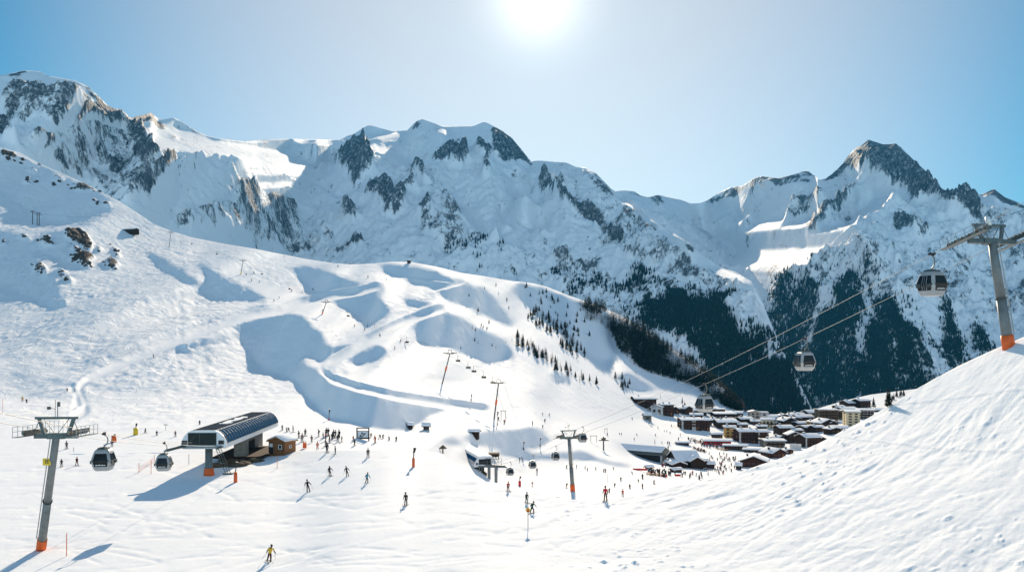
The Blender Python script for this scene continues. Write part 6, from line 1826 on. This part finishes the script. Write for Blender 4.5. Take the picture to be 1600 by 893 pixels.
CROWD = [  # around the hut and the billboard
    (467, 684, 12, "black", "charcoal", "standing at the left end of the queue right behind the hut"), (472, 690, 14, "maroon", "black", "standing just right of the hut"), (477, 681, 12, "charcoal", "black", "standing behind the orange sledge"), (448, 674, 5, "charcoal", "black", "sitting behind the hut's roof"),
    (451, 674, 6, "black", "black", "crouching behind the hut's roof"), (441, 672, 9, "charcoal", "grey", "standing between station and hut roof"), (458, 675, 11, "plum", "black", "standing behind the right end of the hut"), (487, 691, 12, "maroon", "grey", "walking right of the orange sledge"),
    (496, 702, 13, "coral", "coral", "in coral red suit below the queue"), (498, 682, 12, "charcoal", "black", "alone in a gap of the queue"), (509, 688, 17, "red", "black", "in bright red jacket in the middle of the queue"), (510, 681, 15, "black", "black", "tallest dark one of the queue, behind the red jacket"),
    (513, 681, 13, "black", "maroon", "shoulder to shoulder with the tallest one"), (515, 692, 13, "black", "charcoal", "in black just right of the red jacket"), (519, 688, 13, "charcoal", "black", "in the thick of the queue's right half"), (521, 684, 14, "black", "black", "in black at the back of the queue's right half"),
    (524, 683, 12, "charcoal", "charcoal", "in charcoal at the back of the queue"), (528, 690, 13, "black", "grey", "with grey trousers at the queue's right front"), (530, 684, 17, "black", "charcoal", "tall and dark at the right end of the queue"), (511, 707, 16, "black", "black", "in black in front of the queue, below the red jacket"),
    (509, 697, 11, "charcoal", "black", "between the red jacket and the front black figure"), (524, 709, 13, "charcoal", "charcoal", "alone at the lower right of the queue"), (552, 689, 9, "crimson", "grey", "in crimson left of the billboard"), (554, 696, 11, "black", "black", "in black at the billboard's left foot"),
    (586, 692, 13, "coral", "coral", "in orange red suit right of the billboard"), (593, 685, 6, "black", "black", "sitting, left one of a pair right of the billboard"), (598, 685, 6, "charcoal", "black", "sitting, right one of the pair right of the billboard"), (580, 683, 6, "charcoal", "brown", "sitting directly right of the billboard"), (619, 689, 8, "charcoal", "grey", "rightmost on the plateau beyond the billboard"),
    (608, 688, 3, "brown", "brown", "crouching low left of the rightmost person"), (505, 685, 10, "charcoal", "black", "left behind the red jacket"), (534, 690, 9, "black", "black", "at the queue's right rim"),
]
rg = random.Random(8)
for px, py, h, c1, c2, lab in CROWD:
    sit = h < 7
    person(px, py, h, rg.uniform(-1.2, 1.2), "walk" if "walking" in lab else ("board" if sit else "stand"), c1, c2, rg.choice(["black", "charcoal", "maroon", "navy"]), "person in %s %s" % (c1, lab), "people queueing near the wooden hut", ski=rg.random() < .6 and not sit, near=h > 8)
SMALL = [  # small skiers on the hill and the far pistes
    (240, 558, 6, "black", "alone on the long track above the big station"), (428, 471, 4, "charcoal", "at the left end of the piste crossing"), (489, 453, 4.5, "black", "on the groomed run above the crossing"), (504, 486, 4, "charcoal", "just left of the red footed pylon"), (436, 466, 3.5, "maroon", "on the piste's edge left of the crossing"),
    (456, 455, 5, "black", "upper of two dark dots on the groomed run"), (472, 457, 3, "charcoal", "on the rough snow beside the groomed run"), (554, 510, 4, "coral", "in pale red on the piste below the crossing"), (570, 516, 5, "black", "left of a pair on the lower crossing"), (574, 511, 5, "black", "right of a pair on the lower crossing"),
    (594, 526, 5.5, "black", "at the corner of the winding track"), (626, 534, 4.5, "black", "on the piste right of the winding track's corner"), (617, 545, 4, "charcoal", "below the corner of the winding track"), (575, 434, 5, "black", "on the upper track junction"), (385, 430, 4, "black", "beside the yellow footed pylon"), (393, 439, 4, "charcoal", "below the yellow footed pylon"),
    (397, 427, 4, "black", "right of the yellow footed pylon"), (283, 379, 4, "black", "near the ridge's pylon"), (405, 441, 3.5, "charcoal", "on the upper piste's right edge"), (604, 437, 3, "black", "where the upper tracks meet"), (444, 401, 3, "black", "tiny on the skyline left of the crest"), (528, 417, 4, "black", "tiny on the skyline near the crest"),
    (117, 611, 4, "maroon", "on the flat where the long track ends"), (105, 611, 4, "charcoal", "left of the long track's end"), (720, 545, 3, "charcoal", "in the shaded hollow above the pylons"), (737, 620, 4, "black", "upper of a stack of dots beside the lower track"), (736, 627, 4, "maroon", "lower of a stack of dots beside the lower track"),
    (788, 662, 8, "crimson", "in crimson by the tallest pylon's foot"), (779, 656, 6, "black", "beside the tow pole frame"), (832, 663, 6, "black", "on the wide run right of the tallest pylon"), (851, 659, 6, "charcoal", "on the wide run, right one of two"), (848, 668, 5, "black", "on the wide run just above the snow wall"), (858, 649, 4, "black", "on the wide run, highest"),
    (848, 648, 4, "charcoal", "on the wide run left of the highest"), (812, 720, 4, "charcoal", "beside the hanging cabins"), (816, 719, 4, "black", "right of the dot beside the hanging cabins"), (901, 731, 4, "charcoal", "just right of the middle tower's post"), (914, 732, 4, "black", "on the flat right of the middle tower"), (918, 735, 4, "charcoal", "pair partner on the flat right of the middle tower"), (885, 731, 5, "maroon", "just left of the middle tower's post"),
    (960, 760, 7, "charcoal", "on the far piste between red jacket and terrace"), (970, 751, 7, "black", "upper of two dark ones above the red jacketed pair"), (984, 763, 8, "black", "between the two reds and the terrace"), (1004, 763, 9, "black", "right of the reds at the near rim"), (1004, 748, 9, "charcoal", "below the left end of the terrace"), (1022, 756, 8, "grey", "in grey below the terrace"), (998, 753, 4, "maroon", "small below the long red banner"),
    (988, 741, 6, "charcoal", "in grey on the hollow's edge"), (943, 737, 6, "black", "left of the four along the hollow"), (946, 737, 6, "charcoal", "second of the four along the hollow"), (959, 734, 4, "black", "right of the four along the hollow"), (931, 734, 5, "black", "far left along the hollow"), (949, 680, 5, "black", "behind the tow pylon"), (968, 679, 4, "black", "left of a close pair above the long low station"), (971, 679, 4, "charcoal", "right of a close pair above the long low station"),
    (995, 680, 4, "charcoal", "above the long low station's ridge"), (991, 687, 4, "black", "just behind the long low station's roof"), (1024, 681, 4, "black", "above the right end of the long low station"), (1023, 689, 4, "charcoal", "beside the right end of the long low station"), (988, 655, 4, "black", "on the slope left of the snow plastered hut"), (1014, 663, 4, "black", "left of three under the snow plastered hut"), (1017, 666, 3.5, "charcoal", "middle of three under the snow plastered hut"),
    (1019, 667, 3.5, "black", "right of three under the snow plastered hut"), (1028, 669, 4, "black", "on the slope right of the snow plastered hut"), (1049, 666, 4, "charcoal", "by the path up to the dark chalets"), (1047, 659, 3.5, "maroon", "higher on the path to the dark chalets"), (1038, 674, 3, "black", "left dot of three on the slope above the plaza"), (1042, 674, 3, "charcoal", "middle dot of three on the slope above the plaza"), (1047, 677, 3.5, "black", "right dot of three on the slope above the plaza"),
    (1063, 681, 5, "black", "on the open snow left of the red bar's tables"), (1043, 693, 6, "charcoal", "upper of a column of people behind the restaurant"), (1046, 694, 5, "black", "right in the column of people behind the restaurant"), (1044, 701, 8, "black", "lower of the column behind the restaurant"), (1039, 708, 5, "maroon", "at the restaurant roof's left edge"), (1023, 693, 4, "grey", "right of the long low station's end"), (1060, 687, 5, "black", "left of the bar counter"), (1034, 692, 4, "maroon", "between station three and the column of people"),
]
for px, py, h, c, lab in SMALL:
    person(px, py, h, rg.uniform(-1.5, 1.5), rg.choice(["glide", "stand"]), c, rg.choice(["black", "charcoal", "navy"]), "black", "tiny skier in %s %s" % (c if c not in ("black", "charcoal", "grey") else "dark clothes", lab), "small skiers on the hill and far pistes", ski=rg.random() < .7)
# --- the plaza and terraces: countable but alike
def scatter(poly, n, lab, grp, seed, h=4.6):
    r = random.Random(seed); xs = [p[0] for p in poly]; ys = [p[1] for p in poly]; k = 0
    while k < n:
        x, y = r.uniform(min(xs), max(xs)), r.uniform(min(ys), max(ys)); ins = False; j = len(poly) - 1
        for i in range(len(poly)):
            if (poly[i][1] > y) != (poly[j][1] > y) and x < (poly[j][0] - poly[i][0]) * (y - poly[i][1]) / (poly[j][1] - poly[i][1]) + poly[i][0]:
                ins = not ins
            j = i
        if not ins:
            continue
        c = r.choice(["black", "black", "charcoal", "navy", "grey", "maroon", "red", "blue", "brown", "green"])
        person(x, y, h, r.uniform(-3, 3), r.choice(["stand", "walk", "stand"]), c, r.choice(["black", "charcoal", "navy", "grey"]), r.choice(["black", "charcoal", "maroon", "white"]), lab, grp, ski=False, size=r.uniform(1.6, 1.85))
        k += 1
scatter([(1074, 686), (1100, 688), (1140, 699), (1140, 704), (1100, 699), (1078, 692)], 58, "person in winter clothes in the dense crowd before the red bar", "crowd before the red bar", 1)
scatter([(1082, 700), (1102, 704), (1102, 707), (1084, 704)], 18, "person sitting out on the lit strip behind the restaurant", "people on the strip behind the restaurant", 2)
scatter([(1106, 706), (1150, 712), (1150, 735), (1126, 744), (1108, 728)], 54, "person walking on the sunny plaza between restaurant and red brown chalet", "people on the sunny plaza", 3)
scatter([(1010, 736), (1040, 737), (1058, 741), (1040, 746), (1015, 742)], 46, "person in dark clothes on the packed terrace below the restaurant", "crowd on the terrace", 4)
scatter([(1060, 741), (1100, 739), (1112, 745), (1090, 752), (1062, 746)], 17, "person on the snow right of the red banners", "people right of the red banners", 5)
scatter([(1031, 722), (1045, 720), (1050, 730), (1034, 733)], 12, "person standing by the restaurant's left wing", "people by the restaurant's left wing", 6)
# ================================================================== trees
def leaf_mat(name, a, b_):
    m, nt, N, L, b = new_mat(name)
    g = N.new("ShaderNodeNewGeometry")
    n = noise_node(N, L, g.outputs["Position"], .9, 3, .6)
    L.new(mixc(N, L, smooth_node(N, L, n, .3, .7), a, b_), b.inputs["Base Color"])
    b.inputs["Roughness"].default_value = .85; b.inputs["Specular IOR Level"].default_value = .1
    return m
LEAF = {"fir": leaf_mat("fir_needles", (.006, .012, .011), (.02, .03, .022)), "spruce": leaf_mat("spruce_needles", (.012, .020, .017), (.032, .045, .032)), "larch": leaf_mat("bare_larch_twigs", (.034, .026, .022), (.075, .056, .045))}
M["bark"] = simple("bark", (.045, .032, .026), .95, 0, .3, 3.0, .1)

def crown_geo(kind, h, seed, n):
    """a cone of many small drooping sprays round the trunk, uneven and full of gaps"""
    r = random.Random(seed); vs = []; fs = []
    wide = .17 if kind == "spruce" else .15
    lobes = [r.uniform(.7, 1.2) for _ in range(7)]
    for i in range(n):
        k = r.random() ** (.85 if kind == "spruce" else 1.0)
        z = h * (.10 + .90 * k)
        a = r.uniform(0, 2 * math.pi)
        env = (1 - k) ** .85 * (.85 + .3 * math.sin(k * 34 + seed)) * lobes[int(a / 6.283 * 7) % 7]
        rad = h * wide * env * math.sqrt(r.uniform(.08, 1)) + .04 * h * (1 - k)
        x, y = rad * math.cos(a), rad * math.sin(a)
        sz = h * (.035 if kind == "larch" else .05) * (1.25 - k) * r.uniform(.7, 1.4)
        dz = sz * (.9 if kind == "spruce" else -.5)
        t = (-math.sin(a) * sz * .7, math.cos(a) * sz * .7)
        b = len(vs)
        if kind == "larch":
            t = (t[0] * .35, t[1] * .35)
        vs += [(x * .55 + t[0], y * .55 + t[1], z + dz * .3), (x * .55 - t[0], y * .55 - t[1], z + dz * .3), (x * 1.15 + math.cos(a) * sz - t[0] * .4, y * 1.15 + math.sin(a) * sz - t[1] * .4, z - dz), (x * 1.15 + math.cos(a) * sz + t[0] * .4, y * 1.15 + math.sin(a) * sz + t[1] * .4, z - dz)]
        fs.append((b, b + 1, b + 2, b + 3))
        if r.random() < .5:
            vs += [(x, y, z + sz), (x + t[0], y + t[1], z - sz * .6), (x - t[0], y - t[1], z - sz * .6)]
            fs.append((b + 4, b + 5, b + 6))
    return vs, fs
PROTO = []
for kind, n, cnt in (("spruce", 260, 4), ("larch", 190, 4)):
    for i in range(cnt):
        mb = MB(); mb.v, mb.f = crown_geo(kind, 10.0, 50 + i * 7 + n, n)
        cm = mb.mesh("crown", LEAF[kind])
        tm = MB().tube([(0, 0, -.8), (.05, 0, 4), (0, .05, 9.7)], .20, 6, .03)
        if kind == "larch":
            rr = random.Random(i)
            for q in range(14):
                z = rr.uniform(1.6, 8.6); a = rr.uniform(0, 6.28); l = (10 - z) * .14 + .2
                tm.tube([(0, 0, z), (l * math.cos(a), l * math.sin(a), z + .15)], .05, 4, .015)
        PROTO.append((kind, cm, tm.mesh("trunk", M["bark"])))
def tree(p, h, kind, seed, label, group):
    c = [q for q in PROTO if q[0] == kind]; k, cm, tm = c[seed % len(c)]
    t = thing("spruce_tree" if kind == "spruce" else "larch_tree", label, "tree", p, (seed * 2.399) % 6.283, group)
    s = h / 10.0; q = s * (1.0 + .25 * math.sin(seed * 1.7))
    t.scale = (q, q, s)
    for nm, me in (("crown", cm), ("trunk", tm)):
        o = bpy.data.objects.new(nm, me); COL.objects.link(o); o.parent = t
    return t
def in_poly(x, y, poly):
    ins = False; j = len(poly) - 1
    for i in range(len(poly)):
        if (poly[i][1] > y) != (poly[j][1] > y) and x < (poly[j][0] - poly[i][0]) * (y - poly[i][1]) / (poly[j][1] - poly[i][1]) + poly[i][0]:
            ins = not ins
        j = i
    return ins
def spots(poly, n, seed):
    r = random.Random(seed); xs = [p[0] for p in poly]; ys = [p[1] for p in poly]; out = []
    while len(out) < n:
        x, y = r.uniform(min(xs), max(xs)), r.uniform(min(ys), max(ys))
        if in_poly(x, y, poly):
            out.append((x, y))
    return out
_ts = 0
def plant(px, py, h_px, kind, label, group):
    global _ts
    p = at(px, py)
    if p is None:
        return
    _ts += 1
    h = min(22.0, max(2.2, h_px * p.y / F))
    tree(p, h, kind, _ts, label, group)
rt = random.Random(77)
# single trees: pixel positions of their feet
for px, py, h, kind, lab in ((1365, 637, 17, "spruce", "large dark spruce beside the high dark chalet"), (1317, 632, 10, "spruce", "dark bushy spruce left of the bright roofed chalet"), (1066, 630, 11, "spruce", "blue green tree standing alone above the village roofs"), (1070, 633, 7, "spruce", "small blue green tree next to the lone one above the roofs"),
                            (747, 487, 8, "spruce", "small dark spruce on the shaded upper shoulder"), (1032, 622, 8, "larch", "thin bare tree between the two uppermost chalets"), (1096, 637, 6, "larch", "thin bare tree just under the pale cabin"), (515, 0 or 652, 0, "larch", "")):
    if h:
        plant(px, py, h, kind, lab, "single trees")
G1 = "trees scattered on the lit shoulder"
for px, py in ((738, 514), (743, 517), (752, 510), (755, 512), (761, 514), (742, 533), (747, 537), (769, 541), (775, 545), (790, 536), (800, 532), (764, 505), (733, 463), (757, 452), (779, 460), (792, 470), (795, 482), (775, 447)):
    plant(px, py, rt.uniform(5, 8), rt.choice(["spruce", "larch"]), "small dark tree scattered on the bare snowy shoulder left of the forest", G1)
for (px, py) in spots([(802, 445), (850, 452), (905, 472), (930, 500), (925, 530), (880, 525), (830, 480)], 50, 5):
    plant(px, py, rt.uniform(6, 10), "spruce", "dark spruce scattered on the shaded slope above the tree lines", "trees on the shaded slope")
for (px, py) in spots([(826, 484), (852, 492), (885, 520), (912, 545), (922, 562), (905, 566), (880, 545), (850, 518), (822, 500)], 75, 6):
    plant(px, py, rt.uniform(10, 16), rt.choice(["spruce", "spruce", "larch"]), "tree of the upper diagonal tree line left of the forest", "upper diagonal tree line")
for (px, py) in spots([(800, 521), (830, 540), (870, 565), (905, 585), (935, 600), (930, 606), (890, 592), (850, 568), (805, 540)], 68, 7):
    plant(px, py, rt.uniform(10, 17), rt.choice(["larch", "larch", "spruce"]), "bare tree of the lower diagonal tree line throwing long shadows", "lower diagonal tree line")
for (px, py) in spots([(955, 590), (985, 592), (1000, 612), (975, 612)], 9, 8):
    plant(px, py, rt.uniform(9, 14), "spruce", "dark tree of the clump above the uppermost chalet", "clump above the uppermost chalet")
for (px, py) in spots([(1384, 634), (1412, 618), (1416, 612), (1398, 616), (1380, 628)], 14, 9):
    plant(px, py + 4, rt.uniform(8, 12), "spruce", "small spruce of the dark row right of the large spruce", "dark spruce row at the near slope's rim")
# the big forest on the right flank of the ski hill: the nearest as trees, the rest as one wood
FOREST = [(905, 474), (935, 478), (962, 489), (1005, 515), (1032, 534), (1058, 551), (1082, 567), (1107, 586), (1132, 608), (1152, 629), (1168, 645), (1150, 642), (1120, 628), (1088, 606), (1050, 592), (1020, 584), (990, 570), (968, 548), (955, 520), (935, 505), (915, 500)]
fs_ = spots(FOREST, 2700, 10)
fs_ = [(x, y) for x, y in fs_ if fbm(np.array([x / 26.0]), np.array([y / 12.0]), 3, 91)[0] > -.25 - .3 * (x > 990)]
fs_.sort(key=lambda q: -(q[1] + .45 * q[0] * 0))
near_f = fs_[:62]
for i, (px, py) in enumerate(near_f):
    kind = "larch" if fbm(np.array([px / 40.0]), np.array([py / 30.0]), 2, 17)[0] > -.05 else "spruce"
    plant(px, py, rt.uniform(12, 19), kind, "tree of the dense brown and dark forest on the ski hill's right flank", "front of the dense forest")
V_ = {"spruce": ([], []), "larch": ([], [])}
lows = {k: [crown_geo(k, 1.0, 200 + i, 46) for i in range(5)] for k in V_}
for i, (px, py) in enumerate(fs_[62:]):
    p = at(px, py)
    if p is None:
        continue
    kind = "larch" if fbm(np.array([px / 40.0]), np.array([py / 30.0]), 2, 17)[0] > .14 else "spruce"
    vs, f2 = lows[kind][i % 5]
    h = min(24.0, rt.uniform(12, 20) * p.y / F)
    if py < np.interp(px, PXS, TOP_A) + 3:
        h *= .85
    a = rt.uniform(0, 6.28); ca, sa = math.cos(a), math.sin(a)
    V, Fc = V_[kind]; n = len(V)
    wq = rt.uniform(.75, 1.1)
    V += [(p.x + (x * ca - y * sa) * h * wq, p.y + (x * sa + y * ca) * h * wq, p.z + z * h - .4) for x, y, z in vs]
    Fc += [tuple(j + n for j in f) for f in f2]
for kind in V_:
    mb = MB(); mb.v, mb.f = V_[kind]
    o = mb.build("spruce_forest" if kind == "spruce" else "larch_forest", LEAF[kind], None)
    tag(o, "dense dark spruce wood on the ski hill's right flank" if kind == "spruce" else "dense brown leafless larch wood on the ski hill's right flank", "forest", None, "stuff")

# woods on the far mountainsides: thousands of firs as one mass
def far_wood(obj, label, seed, n, hmin, hmax):
    me = obj.data; nv = len(me.vertices)
    co = np.empty(nv * 3, np.float32); me.vertices.foreach_get("co", co); co = co.reshape(-1, 3)
    fo = np.empty(nv, np.float32); me.attributes["forest"].data.foreach_get("value", fo)
    r = np.random.default_rng(seed)
    px = CX + F * co[:, 0] / np.maximum(co[:, 1], 1); py = HY - F * co[:, 2] / np.maximum(co[:, 1], 1)
    ok = (fo > .12) & (py < 660) & (px > 600) & (px < 1640)
    clump = fbm(co[:, 0] / 160, (co[:, 1] + co[:, 2]) / 260, 4, seed)
    streak = fbm(co[:, 0] / 26, (co[:, 1] + co[:, 2]) / 240, 3, seed + 9)
    w = np.where(ok, np.clip(fo * 1.1 - .38 + clump * 0.9 + streak * 1.1, 0, 1) ** 1.2, 0)
    w = w * (co[:, 1] ** 1.0)
    w /= w.sum()
    k = r.choice(nv, n, p=w)
    p = co[k] + np.c_[r.normal(0, 7, n), r.normal(0, 7, n), np.zeros(n)]
    h = r.uniform(hmin, hmax, n); rad = h * r.uniform(.15, .24, n); a = r.uniform(0, 6.28, n)
    vs = np.empty((n, 5, 3))
    for q in range(4):
        vs[:, q] = p + np.c_[np.cos(a + q * 1.5708) * rad, np.sin(a + q * 1.5708) * rad, -h * .12]
    vs[:, 4] = p + np.c_[np.zeros(n), np.zeros(n), h]
    base = np.arange(n)[:, None] * 5
    tri = np.concatenate([base + np.array([[0, 1, 4]]), base + np.array([[1, 2, 4]]), base + np.array([[2, 3, 4]]), base + np.array([[3, 0, 4]])], 1).reshape(-1).astype(np.int32)
    m2 = bpy.data.meshes.new("far_forest"); v = vs.reshape(-1, 3).astype(np.float32)
    m2.vertices.add(len(v)); m2.vertices.foreach_set("co", v.ravel())
    m2.loops.add(len(tri)); m2.loops.foreach_set("vertex_index", tri)
    m2.polygons.add(len(tri) // 3); m2.polygons.foreach_set("loop_start", np.arange(0, len(tri), 3, dtype=np.int32)); m2.polygons.foreach_set("loop_total", np.full(len(tri) // 3, 3, np.int32))
    m2.update(calc_edges=True); m2.materials.append(LEAF["fir"])
    o = bpy.data.objects.new("far_forest", m2); COL.objects.link(o)
    tag(o, label, "forest", None, "stuff")
far_wood(RANGE_C, "dark conifer woods on the middle range's lower right flank", 5, 13000, 8, 16)
far_wood(RANGE_D, "dark conifer woods between snow gullies on the right massif", 6, 20000, 8, 16)

# boulders of the outcrop on the left shoulder
def put_boulder(px, py, w, i):
    p = at(px, py)
    if p is None or p.y < 250:
        return
    s = p.y / F
    m = MB(); m.blob((0, 0, 0), (w * s * .5, w * s * .45, w * s * .36), i, .75, 9, 6)
    o = m.build("boulder", M["rock"], None); o.location = p
    tag(o, "dark brown boulder of the rocky outcrops and ridge on the left shoulder", "boulder", "boulders of the left shoulder")
for i, (px, py, w) in enumerate(((128, 376, 11), (118, 372, 8), (135, 384, 8), (108, 366, 7), (122, 392, 7), (130, 404, 10), (118, 405, 8), (140, 410, 6), (134, 415, 6), (78, 378, 7), (70, 374, 6), (172, 414, 7), (180, 420, 5), (154, 392, 5), (104, 437, 8), (97, 424, 6), (60, 420, 6), (182, 398, 4), (38, 370, 6), (6, 378, 5))):
    put_boulder(px, py, w, i)
rb_ = random.Random(31); k_ = 20
for (cx_, cy_, dx_, dy_, n_) in ((122, 380, 20, 16, 14), (125, 407, 18, 9, 12), (60, 421, 12, 9, 8), (102, 432, 10, 7, 7), (70, 376, 14, 6, 8), (172, 414, 12, 6, 6), (180, 392, 8, 9, 5), (30, 250, 34, 9, 12), (120, 292, 40, 10, 12), (45, 280, 14, 6, 6), (158, 318, 14, 6, 6)):
    for _ in range(n_):
        a_ = rb_.uniform(-1, 1)
        k_ += 1
        put_boulder(cx_ + dx_ * a_, cy_ + dy_ * (.55 * a_ + .6 * rb_.uniform(-1, 1)), rb_.uniform(2.2, 6.5), k_)
# ================================================================== camera, sun, sky, air
cam = bpy.data.cameras.new("camera"); camo = bpy.data.objects.new("camera", cam); COL.objects.link(camo)
camo.rotation_euler = (math.radians(90), 0, 0)
cam.sensor_width = 36.0; cam.lens = 36.0 * F / 1600.0
cam.shift_y = (HY - 446.5) / 1600.0
cam.clip_start = 0.5; cam.clip_end = 60000
SC.camera = camo
sd = Vector((SUN_U, 1.0, SUN_T)).normalized()
sun = bpy.data.lights.new("sun", 'SUN'); so = bpy.data.objects.new("sun", sun); COL.objects.link(so)
sun.energy = SUN_E; sun.angle = math.radians(0.5); sun.color = (1.0, 0.83, 0.62)
so.rotation_euler = sd.to_track_quat('Z', 'Y').to_euler()
w = bpy.data.worlds.new("World"); SC.world = w; w.use_nodes = True
N = w.node_tree.nodes; L = w.node_tree.links
bg = N["Background"]; bg.inputs["Strength"].default_value = SKY_S
sky = N.new("ShaderNodeTexSky"); sky.sky_type = 'NISHITA'; sky.sun_disc = False
sky.sun_elevation = math.asin(sd.z); sky.sun_rotation = math.atan2(sd.x, sd.y)
sky.altitude = 2200; sky.air_density = 1.0; sky.dust_density = SKY_DUST; sky.ozone_density = 1.6
tint = N.new("ShaderNodeMix"); tint.data_type = 'RGBA'; tint.blend_type = 'MULTIPLY'; tint.inputs[0].default_value = 1.0
L.new(sky.outputs[0], tint.inputs[6]); tint.inputs[7].default_value = SKY_TINT
# the bright aureole of the sun in the hazy air
tc = N.new("ShaderNodeTexCoord")
dp = N.new("ShaderNodeVectorMath"); dp.operation = 'DOT_PRODUCT'; dp.inputs[1].default_value = sd
nv = N.new("ShaderNodeVectorMath"); nv.operation = 'NORMALIZE'
L.new(tc.outputs["Generated"], nv.inputs[0]); L.new(nv.outputs[0], dp.inputs[0])
d = math_node(N, L, 'MAXIMUM', dp.outputs["Value"], 0.0)
aur = math_node(N, L, 'ADD', math_node(N, L, 'MULTIPLY', math_node(N, L, 'POWER', d, 1100.0), AUR[0]), math_node(N, L, 'MULTIPLY', math_node(N, L, 'POWER', d, 260.0), AUR[1]))
wide = math_node(N, L, 'MULTIPLY', math_node(N, L, 'SUBTRACT', d, 0.862), 1.0 / 0.128, clamp=True)
wide = math_node(N, L, 'MULTIPLY', math_node(N, L, 'POWER', wide, 1.15), AUR[2])
v1 = N.new("ShaderNodeVectorMath"); v1.operation = 'SCALE'; v1.inputs[0].default_value = (1.0, 0.97, 0.92); L.new(aur, v1.inputs["Scale"])
v2 = N.new("ShaderNodeVectorMath"); v2.operation = 'SCALE'; v2.inputs[0].default_value = (0.92, 0.63, 0.34); L.new(wide, v2.inputs["Scale"])
vm = N.new("ShaderNodeVectorMath"); vm.operation = 'ADD'; L.new(v1.outputs[0], vm.inputs[0]); L.new(v2.outputs[0], vm.inputs[1])
ad = N.new("ShaderNodeMix"); ad.data_type = 'RGBA'; ad.blend_type = 'ADD'; ad.inputs[0].default_value = 1.0
L.new(tint.outputs[2], ad.inputs[6]); L.new(vm.outputs[0], ad.inputs[7])
# fill glow added behind the camera to brighten shaded slopes, and a whitish band low over the sunward horizon
sx = N.new("ShaderNodeSeparateXYZ"); L.new(nv.outputs[0], sx.inputs[0])
hz = math_node(N, L, 'POWER', 2.718, math_node(N, L, 'MULTIPLY', math_node(N, L, 'MULTIPLY', sx.outputs["Z"], sx.outputs["Z"]), -25.0))
hz = math_node(N, L, 'MULTIPLY', hz, math_node(N, L, 'MULTIPLY', smooth_node(N, L, sx.outputs["Y"], 0.80, 0.99), 3.6))
v3 = N.new("ShaderNodeVectorMath"); v3.operation = 'SCALE'; v3.inputs[0].default_value = (1.0, 0.38, 0.0); L.new(hz, v3.inputs["Scale"])
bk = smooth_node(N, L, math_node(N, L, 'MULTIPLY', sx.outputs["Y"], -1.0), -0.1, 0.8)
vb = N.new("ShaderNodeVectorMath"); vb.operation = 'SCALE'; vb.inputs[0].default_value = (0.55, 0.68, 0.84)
L.new(math_node(N, L, 'MULTIPLY', bk, BACK_FILL), vb.inputs["Scale"])
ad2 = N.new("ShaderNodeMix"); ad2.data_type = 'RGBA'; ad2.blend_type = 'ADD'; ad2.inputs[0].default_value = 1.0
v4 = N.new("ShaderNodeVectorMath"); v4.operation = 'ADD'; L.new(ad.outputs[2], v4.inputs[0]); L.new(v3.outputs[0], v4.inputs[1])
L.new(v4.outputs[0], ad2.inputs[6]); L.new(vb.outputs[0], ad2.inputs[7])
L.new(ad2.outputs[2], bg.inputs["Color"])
# air
if HAZE > 0:
    bm = bmesh.new()
    bmesh.ops.create_cube(bm, size=1)
    for v in bm.verts:
        v.co = Vector((v.co.x * 40000, 10000 + v.co.y * 25000, (1700 if v.co.z > 0 else -420)))
    me = bpy.data.meshes.new("haze"); bm.to_mesh(me); bm.free()
    ho = bpy.data.objects.new("haze", me); COL.objects.link(ho); ho["kind"] = "stuff"
    hm = bpy.data.materials.new("air"); hm.use_nodes = True
    n = hm.node_tree.nodes; n.remove(n["Principled BSDF"])
    pv = n.new("ShaderNodeVolumePrincipled"); pv.inputs["Color"].default_value = HAZE_COL
    pv.inputs["Density"].default_value = HAZE; pv.inputs["Anisotropy"].default_value = 0.0
    hm.node_tree.links.new(pv.outputs[0], n["Material Output"].inputs["Volume"])
    me.materials.append(hm)
vs = SC.view_settings
SC.display_settings.display_device = 'sRGB'
vs.view_transform = 'Standard'; vs.look = 'None'; vs.exposure = EXPO; vs.gamma = 1.0; vs.use_curve_mapping = False
SC.cycles.use_denoising = True
SC.cycles.max_bounces = 6; SC.cycles.diffuse_bounces = 3; SC.cycles.glossy_bounces = 3; SC.cycles.transmission_bounces = 4
SC.cycles.volume_bounces = 0; SC.cycles.transparent_max_bounces = 8
SC.cycles.sample_clamp_indirect = 4.0
